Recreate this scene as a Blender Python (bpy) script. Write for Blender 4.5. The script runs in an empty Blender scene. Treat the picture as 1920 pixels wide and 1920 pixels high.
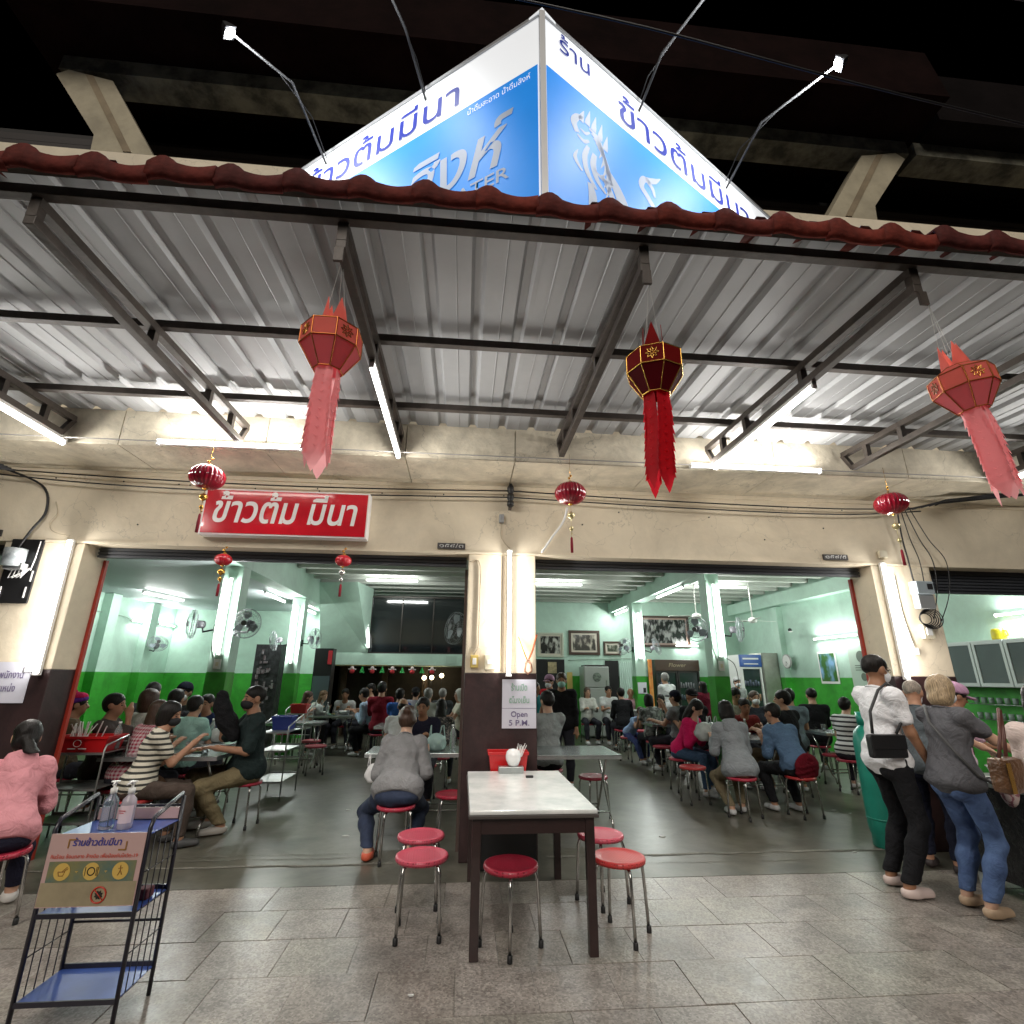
import bpy, bmesh, math, random
import numpy as np
from mathutils import Vector, Matrix

random.seed(7)
S = bpy.context.scene
COL = S.collection
PI = math.pi

# ------------------------------------------------------------------ camera
YAW, PITCH, ROLL = math.radians(5.1), math.radians(17.8), math.radians(0.45)
fwd = Vector((math.sin(YAW)*math.cos(PITCH), math.cos(YAW)*math.cos(PITCH), math.sin(PITCH)))
rt = Vector((math.cos(YAW), -math.sin(YAW), 0)); upv = rt.cross(fwd)
r2 = rt*math.cos(ROLL) + upv*math.sin(ROLL); u2 = upv*math.cos(ROLL) - rt*math.sin(ROLL)
cam_d = bpy.data.cameras.new('camera'); cam = bpy.data.objects.new('camera', cam_d); COL.objects.link(cam)
cm = Matrix((r2, u2, -fwd)).transposed().to_4x4(); cm.translation = Vector((0, -5.1, 1.52))
cam.matrix_world = cm
cam_d.sensor_width = 36; cam_d.lens = 961/1920*36; cam_d.clip_start = .05; cam_d.clip_end = 400
S.camera = cam

# ------------------------------------------------------------------ night sky
W = bpy.data.worlds.new('World'); S.world = W; W.use_nodes = True
wn = W.node_tree; bg = wn.nodes['Background']
sky = wn.nodes.new('ShaderNodeTexSky'); sky.sky_type = 'NISHITA'; sky.sun_disc = False
sky.sun_elevation = math.radians(-8); sky.sun_rotation = math.radians(200)
wn.links.new(sky.outputs[0], bg.inputs[0]); bg.inputs[1].default_value = .05
# one very weak, very soft lamp stands for the glow of the street behind the camera
sun_d = bpy.data.lights.new('sun', 'SUN'); sun_d.energy = .62; sun_d.angle = math.radians(28); sun_d.color = (1, .93, .84)
sun = bpy.data.objects.new('sun', sun_d); COL.objects.link(sun)
sun.rotation_euler = Vector((.12, .80, -.55)).to_track_quat('-Z', 'Y').to_euler()
S.view_settings.view_transform = 'Standard'; S.view_settings.look = 'None'
S.view_settings.exposure = 1.6; S.view_settings.gamma = 1
S.view_settings.use_curve_mapping = False
S.cycles.max_bounces = 8; S.cycles.diffuse_bounces = 5; S.cycles.glossy_bounces = 3
S.cycles.transmission_bounces = 4; S.cycles.transparent_max_bounces = 6
S.cycles.caustics_reflective = False; S.cycles.caustics_refractive = False
S.cycles.sample_clamp_indirect = 4.0
S.cycles.use_denoising = True

# ------------------------------------------------------------------ materials
_M = {}
def mat(name, col, rough=.5, metal=0., bump=0., bs=60., var=0., vs=4., emit=None, es=0., trans=0., alpha=1., spec=.5, coat=0., var2=None, sheen=0., translucent=0.):
    """colour with optional noise variation (var), fine bump relief, emission or transmission"""
    if name in _M: return _M[name]
    m = bpy.data.materials.new(name); m.use_nodes = True; _M[name] = m
    nt = m.node_tree; b = nt.nodes['Principled BSDF']
    b.inputs['Base Color'].default_value = (*col, 1); b.inputs['Roughness'].default_value = rough
    b.inputs['Metallic'].default_value = metal; b.inputs['Specular IOR Level'].default_value = spec
    b.inputs['Alpha'].default_value = alpha; b.inputs['Transmission Weight'].default_value = trans
    b.inputs['Coat Weight'].default_value = coat; b.inputs['Sheen Weight'].default_value = sheen
    if trans: b.inputs['IOR'].default_value = 1.3
    if emit: b.inputs['Emission Color'].default_value = (*emit, 1); b.inputs['Emission Strength'].default_value = es
    if translucent:                        # thin paper: light from behind shines through
        out = nt.nodes['Material Output']; tl = nt.nodes.new('ShaderNodeBsdfTranslucent'); tl.inputs[0].default_value = (*col, 1)
        ms = nt.nodes.new('ShaderNodeMixShader'); ms.inputs[0].default_value = translucent
        nt.links.new(b.outputs[0], ms.inputs[1]); nt.links.new(tl.outputs[0], ms.inputs[2]); nt.links.new(ms.outputs[0], out.inputs[0])
    if var or bump:
        tc = nt.nodes.new('ShaderNodeTexCoord')
    if var:
        n = nt.nodes.new('ShaderNodeTexNoise'); n.inputs['Scale'].default_value = vs; n.inputs['Detail'].default_value = 6
        n.inputs['Roughness'].default_value = .65
        r = nt.nodes.new('ShaderNodeValToRGB')
        lo = var2 if var2 else tuple(c*(1-var) for c in col)
        r.color_ramp.elements[0].position = .36; r.color_ramp.elements[0].color = (*lo, 1)
        r.color_ramp.elements[1].position = .62; r.color_ramp.elements[1].color = (*col, 1)
        nt.links.new(tc.outputs['Object'], n.inputs['Vector']); nt.links.new(n.outputs[0], r.inputs[0])
        nt.links.new(r.outputs[0], b.inputs['Base Color'])
    if bump:
        n2 = nt.nodes.new('ShaderNodeTexNoise'); n2.inputs['Scale'].default_value = bs; n2.inputs['Detail'].default_value = 4
        bp = nt.nodes.new('ShaderNodeBump'); bp.inputs['Strength'].default_value = bump; bp.inputs['Distance'].default_value = .02
        nt.links.new(tc.outputs['Object'], n2.inputs['Vector']); nt.links.new(n2.outputs[0], bp.inputs['Height'])
        nt.links.new(bp.outputs[0], b.inputs['Normal'])
    return m

def weather(m, amount=.5, scale=1.1, crack=0., world=False):
    """stains, grime and hairline cracks multiplied into a paint colour"""
    nt = m.node_tree; b = nt.nodes['Principled BSDF']; N = nt.nodes.new; L = nt.links.new; inp = b.inputs['Base Color']
    src = inp.links[0].from_socket if inp.links else None
    if world: co = N('ShaderNodeNewGeometry').outputs['Position']
    else: co = N('ShaderNodeTexCoord').outputs['Object']
    n = N('ShaderNodeTexNoise'); n.inputs['Scale'].default_value = scale; n.inputs['Detail'].default_value = 9; n.inputs['Roughness'].default_value = .72; n.inputs['Distortion'].default_value = .6; L(co, n.inputs['Vector'])
    r = N('ShaderNodeMapRange'); r.inputs[1].default_value = .38; r.inputs[2].default_value = .60; r.inputs[3].default_value = 1-amount; r.inputs[4].default_value = 1; L(n.outputs[0], r.inputs[0]); fac = r.outputs[0]
    if crack:
        v = N('ShaderNodeTexVoronoi'); v.feature = 'DISTANCE_TO_EDGE'; v.inputs['Scale'].default_value = .9
        ad = N('ShaderNodeVectorMath'); ad.operation = 'ADD'; n3 = N('ShaderNodeTexNoise'); n3.inputs['Scale'].default_value = 3; n3.inputs['Detail'].default_value = 5; L(co, n3.inputs['Vector']); L(co, ad.inputs[0]); L(n3.outputs['Color'], ad.inputs[1]); L(ad.outputs[0], v.inputs['Vector'])
        t = N('ShaderNodeMapRange'); t.inputs[1].default_value = 0; t.inputs[2].default_value = .006; t.inputs[3].default_value = 1-crack; t.inputs[4].default_value = 1; L(v.outputs['Distance'], t.inputs[0])
        mm = N('ShaderNodeMath'); mm.operation = 'MULTIPLY'; L(fac, mm.inputs[0]); L(t.outputs[0], mm.inputs[1]); fac = mm.outputs[0]
    mx = N('ShaderNodeMix'); mx.data_type = 'RGBA'; mx.blend_type = 'MULTIPLY'; mx.inputs[0].default_value = 1
    if src: L(src, mx.inputs[6])
    else: mx.inputs[6].default_value = inp.default_value
    L(fac, mx.inputs[7]); L(mx.outputs[2], inp); return m

def hair_mat(name, col, rough=.45, k=1.):
    """streaks that run down the head"""
    m = mat(name, col, rough, spec=.2 if col[0] < .03 else .4); nt = m.node_tree; b = nt.nodes['Principled BSDF']; N = nt.nodes.new; L = nt.links.new
    tc = N('ShaderNodeTexCoord'); mp = N('ShaderNodeMapping'); mp.inputs['Scale'].default_value = (150, 150, 9); n = N('ShaderNodeTexNoise'); n.inputs['Scale'].default_value = 1; n.inputs['Detail'].default_value = 3; n.inputs['Distortion'].default_value = .8
    L(tc.outputs['Object'], mp.inputs[0]); L(mp.outputs[0], n.inputs['Vector']); r = N('ShaderNodeValToRGB'); r.color_ramp.elements[0].position = .3; r.color_ramp.elements[0].color = tuple(x*.45 for x in col)+(1,); r.color_ramp.elements[1].position = .7; r.color_ramp.elements[1].color = tuple(min(1, x*1.5) for x in col)+(1,)
    L(n.outputs[0], r.inputs[0]); L(r.outputs[0], b.inputs['Base Color']); bp = N('ShaderNodeBump'); bp.inputs['Strength'].default_value = .55*k; bp.inputs['Distance'].default_value = .006; L(n.outputs[0], bp.inputs['Height']); L(bp.outputs[0], b.inputs['Normal']); return m

def pattern(name, kind, c1, c2, scale, rough=.85, axis=2, width=.5):
    """printed cloth: stripes, checks or spots"""
    m = wrinkle(mat(name, c1, rough, bump=.4, bs=12)); nt = m.node_tree; b = nt.nodes['Principled BSDF']
    N = nt.nodes.new; L = nt.links.new
    tc = N('ShaderNodeTexCoord'); mix = N('ShaderNodeMix'); mix.data_type = 'RGBA'
    mix.inputs[6].default_value = (*c1, 1); mix.inputs[7].default_value = (*c2, 1)
    def stripe(ax):
        sp = N('ShaderNodeSeparateXYZ'); L(tc.outputs['Object'], sp.inputs[0])
        a = N('ShaderNodeMath'); a.operation = 'MULTIPLY'; a.inputs[1].default_value = scale; L(sp.outputs[ax], a.inputs[0])
        f = N('ShaderNodeMath'); f.operation = 'FRACT'; L(a.outputs[0], f.inputs[0])
        g = N('ShaderNodeMath'); g.operation = 'GREATER_THAN'; g.inputs[1].default_value = width; L(f.outputs[0], g.inputs[0]); return g
    if kind == 'stripe': L(stripe(axis).outputs[0], mix.inputs[0])
    elif kind == 'check':
        g1, g2 = stripe(2), stripe(0); a = N('ShaderNodeMath'); a.operation = 'ADD'; L(g1.outputs[0], a.inputs[0]); L(g2.outputs[0], a.inputs[1])
        h = N('ShaderNodeMath'); h.operation = 'MULTIPLY'; h.inputs[1].default_value = .5; L(a.outputs[0], h.inputs[0]); L(h.outputs[0], mix.inputs[0])
    else:
        v = N('ShaderNodeTexNoise'); v.inputs['Scale'].default_value = scale; v.inputs['Detail'].default_value = 2
        L(tc.outputs['Object'], v.inputs['Vector'])
        g = N('ShaderNodeMath'); g.operation = 'GREATER_THAN'; g.inputs[1].default_value = width; L(v.outputs[0], g.inputs[0]); L(g.outputs[0], mix.inputs[0])
    L(mix.outputs[2], b.inputs['Base Color'])
    return m

def cloth(r, g, b):
    n = 'cloth_%d_%d_%d' % (r*100, g*100, b*100); new = n not in _M; m = mat(n, (r, g, b), .9, bump=.55, bs=11, var=.14, vs=9, spec=.2)
    if new: wrinkle(m)
    return m
def wrinkle(m):
    """turn the fine relief into creases"""
    for nd in m.node_tree.nodes:
        if nd.type == 'TEX_NOISE' and nd.outputs[0].links and nd.outputs[0].links[0].to_node.type == 'BUMP': nd.inputs['Distortion'].default_value = 1.6; nd.inputs['Detail'].default_value = 6
        if nd.type == 'BUMP': nd.inputs['Distance'].default_value = .035
    return m

# ------------------------------------------------------------------ mesh tools
def frame_of(d):
    d = Vector(d).normalized(); a = Vector((0, 0, 1)) if abs(d.z) < .9 else Vector((1, 0, 0))
    x = d.cross(a).normalized(); return x, x.cross(d)

class MB:
    """collects shapes, then links them as one mesh object"""
    def __init__(s): s.v = []; s.f = []; s.sm = []
    def add(s, vs, fs, smooth=False):
        o = len(s.v); s.v += [tuple(p) for p in vs]; s.f += [tuple(i+o for i in f) for f in fs]; s.sm += [smooth]*len(fs); return s
    def box(s, x0, x1, y0, y1, z0, z1):
        vs = [(x, y, z) for z in (z0, z1) for y in (y0, y1) for x in (x0, x1)]
        return s.add(vs, [(0,2,3,1),(4,5,7,6),(0,1,5,4),(2,6,7,3),(0,4,6,2),(1,3,7,5)])
    def bbox(s, x0, x1, y0, y1, z0, z1, b=.004):
        """box with small chamfers"""
        bm = bmesh.new(); bmesh.ops.create_cube(bm, size=1)
        for v in bm.verts: v.co = Vector(((x0+x1)/2+v.co.x*(x1-x0), (y0+y1)/2+v.co.y*(y1-y0), (z0+z1)/2+v.co.z*(z1-z0)))
        bmesh.ops.bevel(bm, geom=bm.edges[:], offset=b, segments=2, affect='EDGES', profile=.6)
        bm.verts.index_update(); s.add([v.co for v in bm.verts], [[v.index for v in f.verts] for f in bm.faces]); bm.free(); return s
    def beam(s, p0, p1, w, h):
        """rectangular bar from p0 to p1; h is the size nearest to vertical"""
        p0, p1 = Vector(p0), Vector(p1); x, y = frame_of(p1-p0)
        vs = [p+x*a*w/2+y*b*h/2 for p in (p0, p1) for a, b in ((-1,-1),(1,-1),(1,1),(-1,1))]
        return s.add(vs, [(0,1,2,3),(7,6,5,4),(0,4,5,1),(1,5,6,2),(2,6,7,3),(3,7,4,0)])
    def tube(s, pts, r, n=8, caps=True):
        pts = [Vector(p) for p in pts]; rs = r if isinstance(r, (list, tuple)) else [r]*len(pts)
        vs = []; x = None
        for i, p in enumerate(pts):
            d = (pts[min(i+1, len(pts)-1)]-pts[max(i-1, 0)])
            if d.length < 1e-9: d = Vector((0,0,1))
            d.normalize()
            if x is None: x, _ = frame_of(d)
            x = (x-d*x.dot(d)).normalized(); y = d.cross(x)
            vs += [p+(x*math.cos(2*PI*k/n)+y*math.sin(2*PI*k/n))*rs[i] for k in range(n)]
        fs = [(i*n+k, i*n+(k+1) % n, (i+1)*n+(k+1) % n, (i+1)*n+k) for i in range(len(pts)-1) for k in range(n)]
        s.add(vs, fs, True)
        if caps:
            o = len(s.v)-len(vs); s.f += [tuple(o+k for k in range(n))[::-1], tuple(o+(len(pts)-1)*n+k for k in range(n))]; s.sm += [False]*2
        return s
    def lathe(s, prof, c=(0,0,0), n=24, smooth=True, rib=0., ribs=0):
        """profile [(r,z)] turned round the vertical through c; optional ribs"""
        vs = []
        for r, z in prof:
            for k in range(n):
                q = 1+(rib*math.cos(2*PI*k*ribs/n) if ribs else 0)
                vs.append((c[0]+r*q*math.cos(2*PI*k/n), c[1]+r*q*math.sin(2*PI*k/n), c[2]+z))
        fs = [(i*n+k, i*n+(k+1) % n, (i+1)*n+(k+1) % n, (i+1)*n+k) for i in range(len(prof)-1) for k in range(n)]
        s.add(vs, fs, smooth); o = len(s.v)-len(vs)
        s.f += [tuple(o+k for k in range(n))[::-1], tuple(o+(len(prof)-1)*n+k for k in range(n))]; s.sm += [False]*2
        return s
    def ball(s, c, r, n=12, m=8):
        rx, ry, rz = r if isinstance(r, (list, tuple)) else (r, r, r)
        vs = [(c[0]+rx*math.sin(PI*i/m)*math.cos(2*PI*k/n), c[1]+ry*math.sin(PI*i/m)*math.sin(2*PI*k/n), c[2]-rz*math.cos(PI*i/m)) for i in range(m+1) for k in range(n)]
        return s.add(vs, [(i*n+k, i*n+(k+1) % n, (i+1)*n+(k+1) % n, (i+1)*n+k) for i in range(m) for k in range(n)], True)
    def prism(s, poly, y0, y1, ax='y'):
        """2-D polygon (x,z) extruded along y"""
        n = len(poly)
        if ax == 'y': vs = [(x, y0, z) for x, z in poly]+[(x, y1, z) for x, z in poly]
        elif ax == 'z': vs = [(x, z, y0) for x, z in poly]+[(x, z, y1) for x, z in poly]
        else: vs = [(y0, x, z) for x, z in poly]+[(y1, x, z) for x, z in poly]
        return s.add(vs, [tuple(range(n)), tuple(range(2*n-1, n-1, -1))]+[(i, n+i, n+(i+1) % n, (i+1) % n) for i in range(n)])
    def mesh(s, name, m):
        me = bpy.data.meshes.new(name); me.from_pydata(s.v, [], s.f); me.materials.append(m)
        me.polygons.foreach_set('use_smooth', s.sm)
        bm = bmesh.new(); bm.from_mesh(me); bmesh.ops.remove_doubles(bm, verts=bm.verts, dist=1e-6)
        bmesh.ops.recalc_face_normals(bm, faces=bm.faces); bm.to_mesh(me); bm.free(); return me
    def build(s, name, m, parent=None, loc=None, rz=0):
        return link(name, s.mesh(name, m), parent, loc, rz)

def link(name, me, parent=None, loc=None, rz=0):
    o = bpy.data.objects.new(name, me); COL.objects.link(o)
    if parent: o.parent = parent
    if loc: o.location = loc
    if rz: o.rotation_euler = (0, 0, rz)
    return o
def tag(o, label=None, cat=None, group=None, kind=None):
    if label: o['label'] = label
    if cat: o['category'] = cat
    if group: o['group'] = group
    if kind: o['kind'] = kind
    return o
def thing(name, label, cat, loc=(0,0,0), rz=0, group=None):
    o = bpy.data.objects.new(name, None); COL.objects.link(o); o.empty_display_size = .1
    o.location = loc; o.rotation_euler = (0, 0, rz); return tag(o, label, cat, group)
def dup(root, loc, rz=0, label=None, group=None, deco=None):
    r = root.copy(); COL.objects.link(r); r.location = loc; r.rotation_euler = (0, 0, rz)
    if label: r['label'] = label
    if group: r['group'] = group
    for ch in list(root.children):
        c = ch.copy(); COL.objects.link(c); c.parent = r
        for g in list(ch.children):
            d = g.copy(); COL.objects.link(d); d.parent = c
    return r

def text(name, body, m, parent, origin, xdir, nrm, height, width=None, thick=.002, bold=0., align='L', shear=0.):
    """lettering as a thin raised mesh. origin is the base line start, height the size of a consonant"""
    cu = bpy.data.curves.new(name, 'FONT'); cu.body = body; cu.offset = bold; cu.resolution_u = 3; cu.shear = shear
    to = bpy.data.objects.new('tmp', cu); COL.objects.link(to); bpy.context.view_layer.update()
    me = bpy.data.meshes.new_from_object(to.evaluated_get(bpy.context.evaluated_depsgraph_get()))
    bpy.data.objects.remove(to); bpy.data.curves.remove(cu)
    bm = bmesh.new(); bm.from_mesh(me); bmesh.ops.remove_doubles(bm, verts=bm.verts, dist=1e-6)
    sc = height/.56; xs = [v.co.x for v in bm.verts]; x0, x1 = min(xs), max(xs)
    sx = width/(x1-x0) if width else sc
    off = 0 if align == 'L' else -(x1-x0)*sx/2 if align == 'C' else -(x1-x0)*sx
    seen = set(); k = 0
    for v0 in bm.verts:                    # every glyph piece sits a hair above the last: no coplanar overlaps
        if v0 in seen: continue
        st = [v0]; seen.add(v0); isl = []
        while st:
            v = st.pop(); isl.append(v)
            for e in v.link_edges:
                w = e.other_vert(v)
                if w not in seen: seen.add(w); st.append(w)
        for v in isl: v.co = Vector(((v.co.x-x0)*sx+off, v.co.y*sc, thick+.0004*(k % 4)))
        k += 1
    if thick > .003:
        r = bmesh.ops.extrude_face_region(bm, geom=bm.faces[:])
        for e in r['geom']:
            if isinstance(e, bmesh.types.BMVert): e.co.z -= thick-.0005
        bmesh.ops.recalc_face_normals(bm, faces=bm.faces)
    bm.to_mesh(me); bm.free(); me.materials.clear(); me.materials.append(m)
    o = link(name, me, parent); xd = Vector(xdir).normalized(); nd = Vector(nrm).normalized(); yd = nd.cross(xd)
    mw = Matrix((xd, yd, nd)).transposed().to_4x4(); mw.translation = Vector(origin)
    o.matrix_basis = mw
    return o

def ribbon(mb, pts, ws, y=0., th=.002, steps=6):
    """tapering stroke in the x-z plane (for the emblem)"""
    P = [Vector((a, b)) for a, b in pts]; Q = []; R = []
    for i in range(len(P)-1):
        p0, p1, p2, p3 = P[max(i-1,0)], P[i], P[i+1], P[min(i+2,len(P)-1)]
        for k in range(steps):
            t = k/steps
            Q.append(.5*((2*p1)+(-p0+p2)*t+(2*p0-5*p1+4*p2-p3)*t*t+(-p0+3*p1-3*p2+p3)*t**3)); R.append(ws[i]*(1-t)+ws[i+1]*t)
    Q.append(P[-1]); R.append(ws[-1]); vs = []
    for i, q in enumerate(Q):
        d = (Q[min(i+1,len(Q)-1)]-Q[max(i-1,0)]).normalized(); n = Vector((-d.y, d.x))*R[i]/2
        vs += [(q.x+n.x, y, q.y+n.y), (q.x-n.x, y, q.y-n.y)]
    mb.add(vs, [(2*i, 2*i+1, 2*i+3, 2*i+2) for i in range(len(Q)-1)])
# ------------------------------------------------------------------ common materials
CREAM = weather(mat('cream_paint', (.80,.70,.53), .75, bump=.15, bs=14, var=.10, vs=1.6), amount=.16, scale=.9, crack=.25)
PEEL = weather(mat('peeling_paint', (.82,.74,.58), .85, bump=.9, bs=9, var=.2, vs=3.5), amount=.24, scale=2.4, crack=.35)
BROWN = weather(mat('dark_brown_paint', (.045,.020,.020), .45, bump=.1, bs=20, var=.3, vs=6), amount=.5, scale=3)
MINT = weather(mat('mint_wall_paint', (.52,.72,.61), .55, bump=.05, bs=10, var=.08, vs=1.2), amount=.20, scale=.8)
GREEN = weather(mat('green_dado_paint', (.055,.40,.04), .4, bump=.05, bs=14, var=.15, vs=3), amount=.35, scale=1.6)
CEIL = mat('pale_ceiling_paint', (.50,.53,.48), .7, var=.12, vs=1.5)
CEILG = mat('grey_ceiling_paint', (.44,.49,.50), .6, var=.06, vs=.8)
STEEL = mat('brown_steel_paint', (.075,.060,.050), .5, bump=.1, bs=30, var=.4, vs=9, metal=.2)
CHROME = mat('worn_chrome', (.55,.54,.52), .22, metal=1, var=.25, vs=30)
STAIN = mat('stainless_steel', (.55,.58,.58), .3, metal=.9, var=.2, vs=8)
BLACKP = mat('black_plastic', (.012,.012,.013), .45)
WHITEP = mat('white_plastic', (.78,.78,.76), .35)
DGREY = mat('shutter_grey', (.07,.075,.085), .45, metal=.3)
GOLD = mat('gold_trim', (.80,.45,.10), .25, metal=.9)
TUBEL = mat('lit_tube', (1,1,1), .5, emit=(1,.975,.94), es=3.2)
TUBEG = mat('lit_tube_inside', (1,1,1), .5, emit=(.97,1,.97), es=3.2)
REDRAIL = mat('orange_red_rail', (.38,.035,.018), .45)
BLACKW = mat('black_cable', (.008,.008,.009), .5)

# ------------------------------------------------------------------ ground
def floor_mat():
    m = mat('dark_shop_floor', (.145,.138,.108), .3, bump=.12, bs=7, var=.35, vs=1.3); nt = m.node_tree; b = nt.nodes['Principled BSDF']
    n = nt.nodes.new('ShaderNodeTexNoise'); n.inputs['Scale'].default_value = 2.2; n.inputs['Detail'].default_value = 8
    r = nt.nodes.new('ShaderNodeMapRange'); r.inputs[3].default_value = .16; r.inputs[4].default_value = .55
    nt.links.new(n.outputs[0], r.inputs[0]); nt.links.new(r.outputs[0], b.inputs['Roughness']); return weather(m, .45, 1.7)
def granite(name, c, seed):
    m = bpy.data.materials.new(name); m.use_nodes = True; nt = m.node_tree; b = nt.nodes['Principled BSDF']; N = nt.nodes.new; L = nt.links.new
    tc = N('ShaderNodeTexCoord'); v = N('ShaderNodeTexVoronoi'); v.inputs['Scale'].default_value = 95; L(tc.outputs['Object'], v.inputs['Vector'])
    n = N('ShaderNodeTexNoise'); n.inputs['Scale'].default_value = 5+seed; n.inputs['Detail'].default_value = 7; L(tc.outputs['Object'], n.inputs['Vector'])
    bw = N('ShaderNodeRGBToBW'); L(v.outputs['Color'], bw.inputs[0])
    a = N('ShaderNodeMath'); a.operation = 'MULTIPLY_ADD'; a.inputs[1].default_value = .55; L(bw.outputs[0], a.inputs[0])
    n2 = N('ShaderNodeMath'); n2.operation = 'MULTIPLY'; n2.inputs[1].default_value = .55; L(n.outputs[0], n2.inputs[0]); L(n2.outputs[0], a.inputs[2])
    r = N('ShaderNodeValToRGB'); r.color_ramp.elements[0].position = .25; r.color_ramp.elements[0].color = (c[0]*.45, c[1]*.43, c[2]*.42, 1)
    r.color_ramp.elements[1].position = .85; r.color_ramp.elements[1].color = (c[0]*1.35, c[1]*1.35, c[2]*1.35, 1)
    L(a.outputs[0], r.inputs[0]); L(r.outputs[0], b.inputs['Base Color'])
    mr = N('ShaderNodeMapRange'); mr.inputs[3].default_value = .2; mr.inputs[4].default_value = .5; L(n.outputs[0], mr.inputs[0]); L(mr.outputs[0], b.inputs['Roughness'])
    bp = N('ShaderNodeBump'); bp.inputs['Strength'].default_value = .12; bp.inputs['Distance'].default_value = .01; L(n.outputs[0], bp.inputs['Height']); L(bp.outputs[0], b.inputs['Normal'])
    return weather(m, .38, 1.3, world=True)
GR = [granite('paving_granite_%s' % s, c, k) for k, (s, c) in enumerate((('grey',(.33,.31,.27)), ('pink',(.335,.305,.275)), ('warm',(.31,.285,.25)), ('brown',(.30,.27,.24))))]
tag(MB().box(-14, 14, -.43, 11.5, -.3, 0).build('floor', floor_mat()), kind='structure')
tag(MB().box(-60, 60, -60, -3.72, -.3, -.12).build('road', mat('asphalt', (.05,.05,.05), .8, bump=.4, bs=40, var=.2, vs=6)), kind='structure')
pav = bpy.data.objects.new('pavement', None); COL.objects.link(pav); tag(pav, kind='structure')
MB().box(-14, 14, -3.7, -.432, -.3, -.012).build('mortar_bed', mat('mortar', (.20,.185,.165), .9, bump=.3, bs=50), pav)
tm = [MB().bbox(-.2035, .2035, -.2045, .2045, -.03, 0, .0025).mesh('paving_tile', g) for g in GR]
for j in range(7):
    y = -.43-.207-j*.412; sh = (.13, .31, .05, .22, .36, .1, .27)[j]
    for i in range(-14, 17):
        x = i*.41+sh
        o = link('paving_tile', tm[(i*7+j*3+(i*i) % 5) % 4 if random.random() < .75 else 1], pav, (x, y, random.uniform(-.003, .001)))
        o.rotation_euler = (random.uniform(-.002,.002), random.uniform(-.002,.002), random.choice((0, PI/2, PI)))
# worn cement sill between pavement and shop floor
rs = MB(); random.seed(3)
def strip(mb, x0, x1, y, w, z):
    n = int((x1-x0)/.12); top = []; bot = []
    for k in range(n+1):
        x = x0+(x1-x0)*k/n; ww = w*random.uniform(.2, 1); yy = y+random.uniform(-.012, .012)
        top.append((x, yy+ww/2, z)); bot.append((x, yy-ww/2, z))
    o = top+bot; mb.add(o+[(a, b, c-.004) for a, b, c in o], [(k, k+n+1, k+n+2, k+1) for k in range(n)])
strip(rs, -3.5, -.1, .02, .05, .004); strip(rs, .8, 4.2, .1, .05, .004); strip(rs, -2.6, -.6, .19, .02, .004); strip(rs, -2.4, -.9, .3, .015, .004); strip(rs, 1.2, 3.9, -.12, .012, .004)
tag(rs.build('cement_patch', mat('cement_patch', (.20,.19,.16), .7, bump=.6, bs=40, var=.4, vs=14)), 'rough pale cement patching along the joint of pavement and shop floor', 'cement')

# ------------------------------------------------------------------ shophouse
B = thing('shophouse', 'cream shophouse with two open fronts, brown pillar feet and a dark upper floor', 'building')
def bx(name, m, *a, parent=B, bev=0):
    return (MB().bbox(*a, bev) if bev else MB().box(*a)).build(name, m, parent)
for x0, x1 in ((-4.33, -3.63), (.02, .70), (4.37, 5.05), (-8.4, -7.7), (8.4, 9.1)):
    p = bx('pillar', CREAM, x0, x1, 0, .34, 1.55, 2.70, bev=.008)
    q = bx('pillar_base', BROWN, x0-.004, x1+.004, -.004, .344, 0, 1.55, parent=p, bev=.008)
MB().box(.365, .385, -.012, -.002, 1.56, 2.69).build('render_seam', mat('seam', (.35,.28,.2), .8), B)
bx('fascia_beam', CREAM, -12, 12, 0, .30, 2.70, 3.44)
bx('beam_lip', CREAM, -12, 12, -.012, 0, 2.70, 2.722)
bx('beam_ledge', CREAM, -12, 12, -.02, -.0005, 3.40, 3.44)
xs = [-12, -9.2, -6.9, -5.6, -4.35, -3.1, -1.85, -.6, .42, 1.75, 3.0, 4.4, 5.7, 7.2, 9, 12]
for a, b in zip(xs, xs[1:]): bx('balcony_slab', PEEL, a+.004, b-.004, -.68, .30, 3.442, 3.78)
bx('upper_wall', CREAM, -12, 12, 0, .2, 3.78, 6.5)
bx('balcony_floor', CREAM, -12, 12, -.70, .2, 6.50, 6.81)
# slanting concrete fins and the beam that carries the roof
FIN = mat('fin_paint', (.42,.37,.26), .8, bump=.3, bs=8, var=.3, vs=2.5)
FINR = mat('fin_rib', (.27,.21,.13), .8, var=.3, vs=4)
DIRTY = mat('stained_concrete', (.20,.19,.14), .9, bump=.5, bs=5, var=.75, vs=3.2)
for sx, ox in ((1, 0), (-1, .67)):
    P = [(-4.64,7.97), (-4.15,7.86), (-3.50,6.812), (-4.13,6.812), (-4.15,7.03), (-4.75,7.88)]
    if sx < 0: P = [(-x+ox, z) for x, z in P][::-1]
    else: P = [(x+ox, z) for x, z in P]
    f = MB().prism(P, -.70, -.45).build('concrete_fin', FIN, B)
    Q = [(-4.44,7.90), (-4.36,7.90), (-3.72,6.82), (-3.80,6.82)]
    Q = [(-x+ox, z) for x, z in Q][::-1] if sx < 0 else [(x+ox, z) for x, z in Q]
    MB().prism(Q, -.712, -.701).build('fin_rib', FINR, f)
for a, b in ((-4.75, 5.5), (5.6, 12)): bx('roof_beam', DIRTY, a, b, -.70, -.40, 7.975, 8.19)
bx('upper_back_wall', mat('upper_dark_wall', (.02,.018,.016), .8), -12, 12, .9, 1.0, 6.81, 9.0)
lo = MB().box(-11.9, 11.9, .28, .31, 0, .085).mesh('louvre_slat', mat('louvre', (.03,.024,.022), .6))
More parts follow.
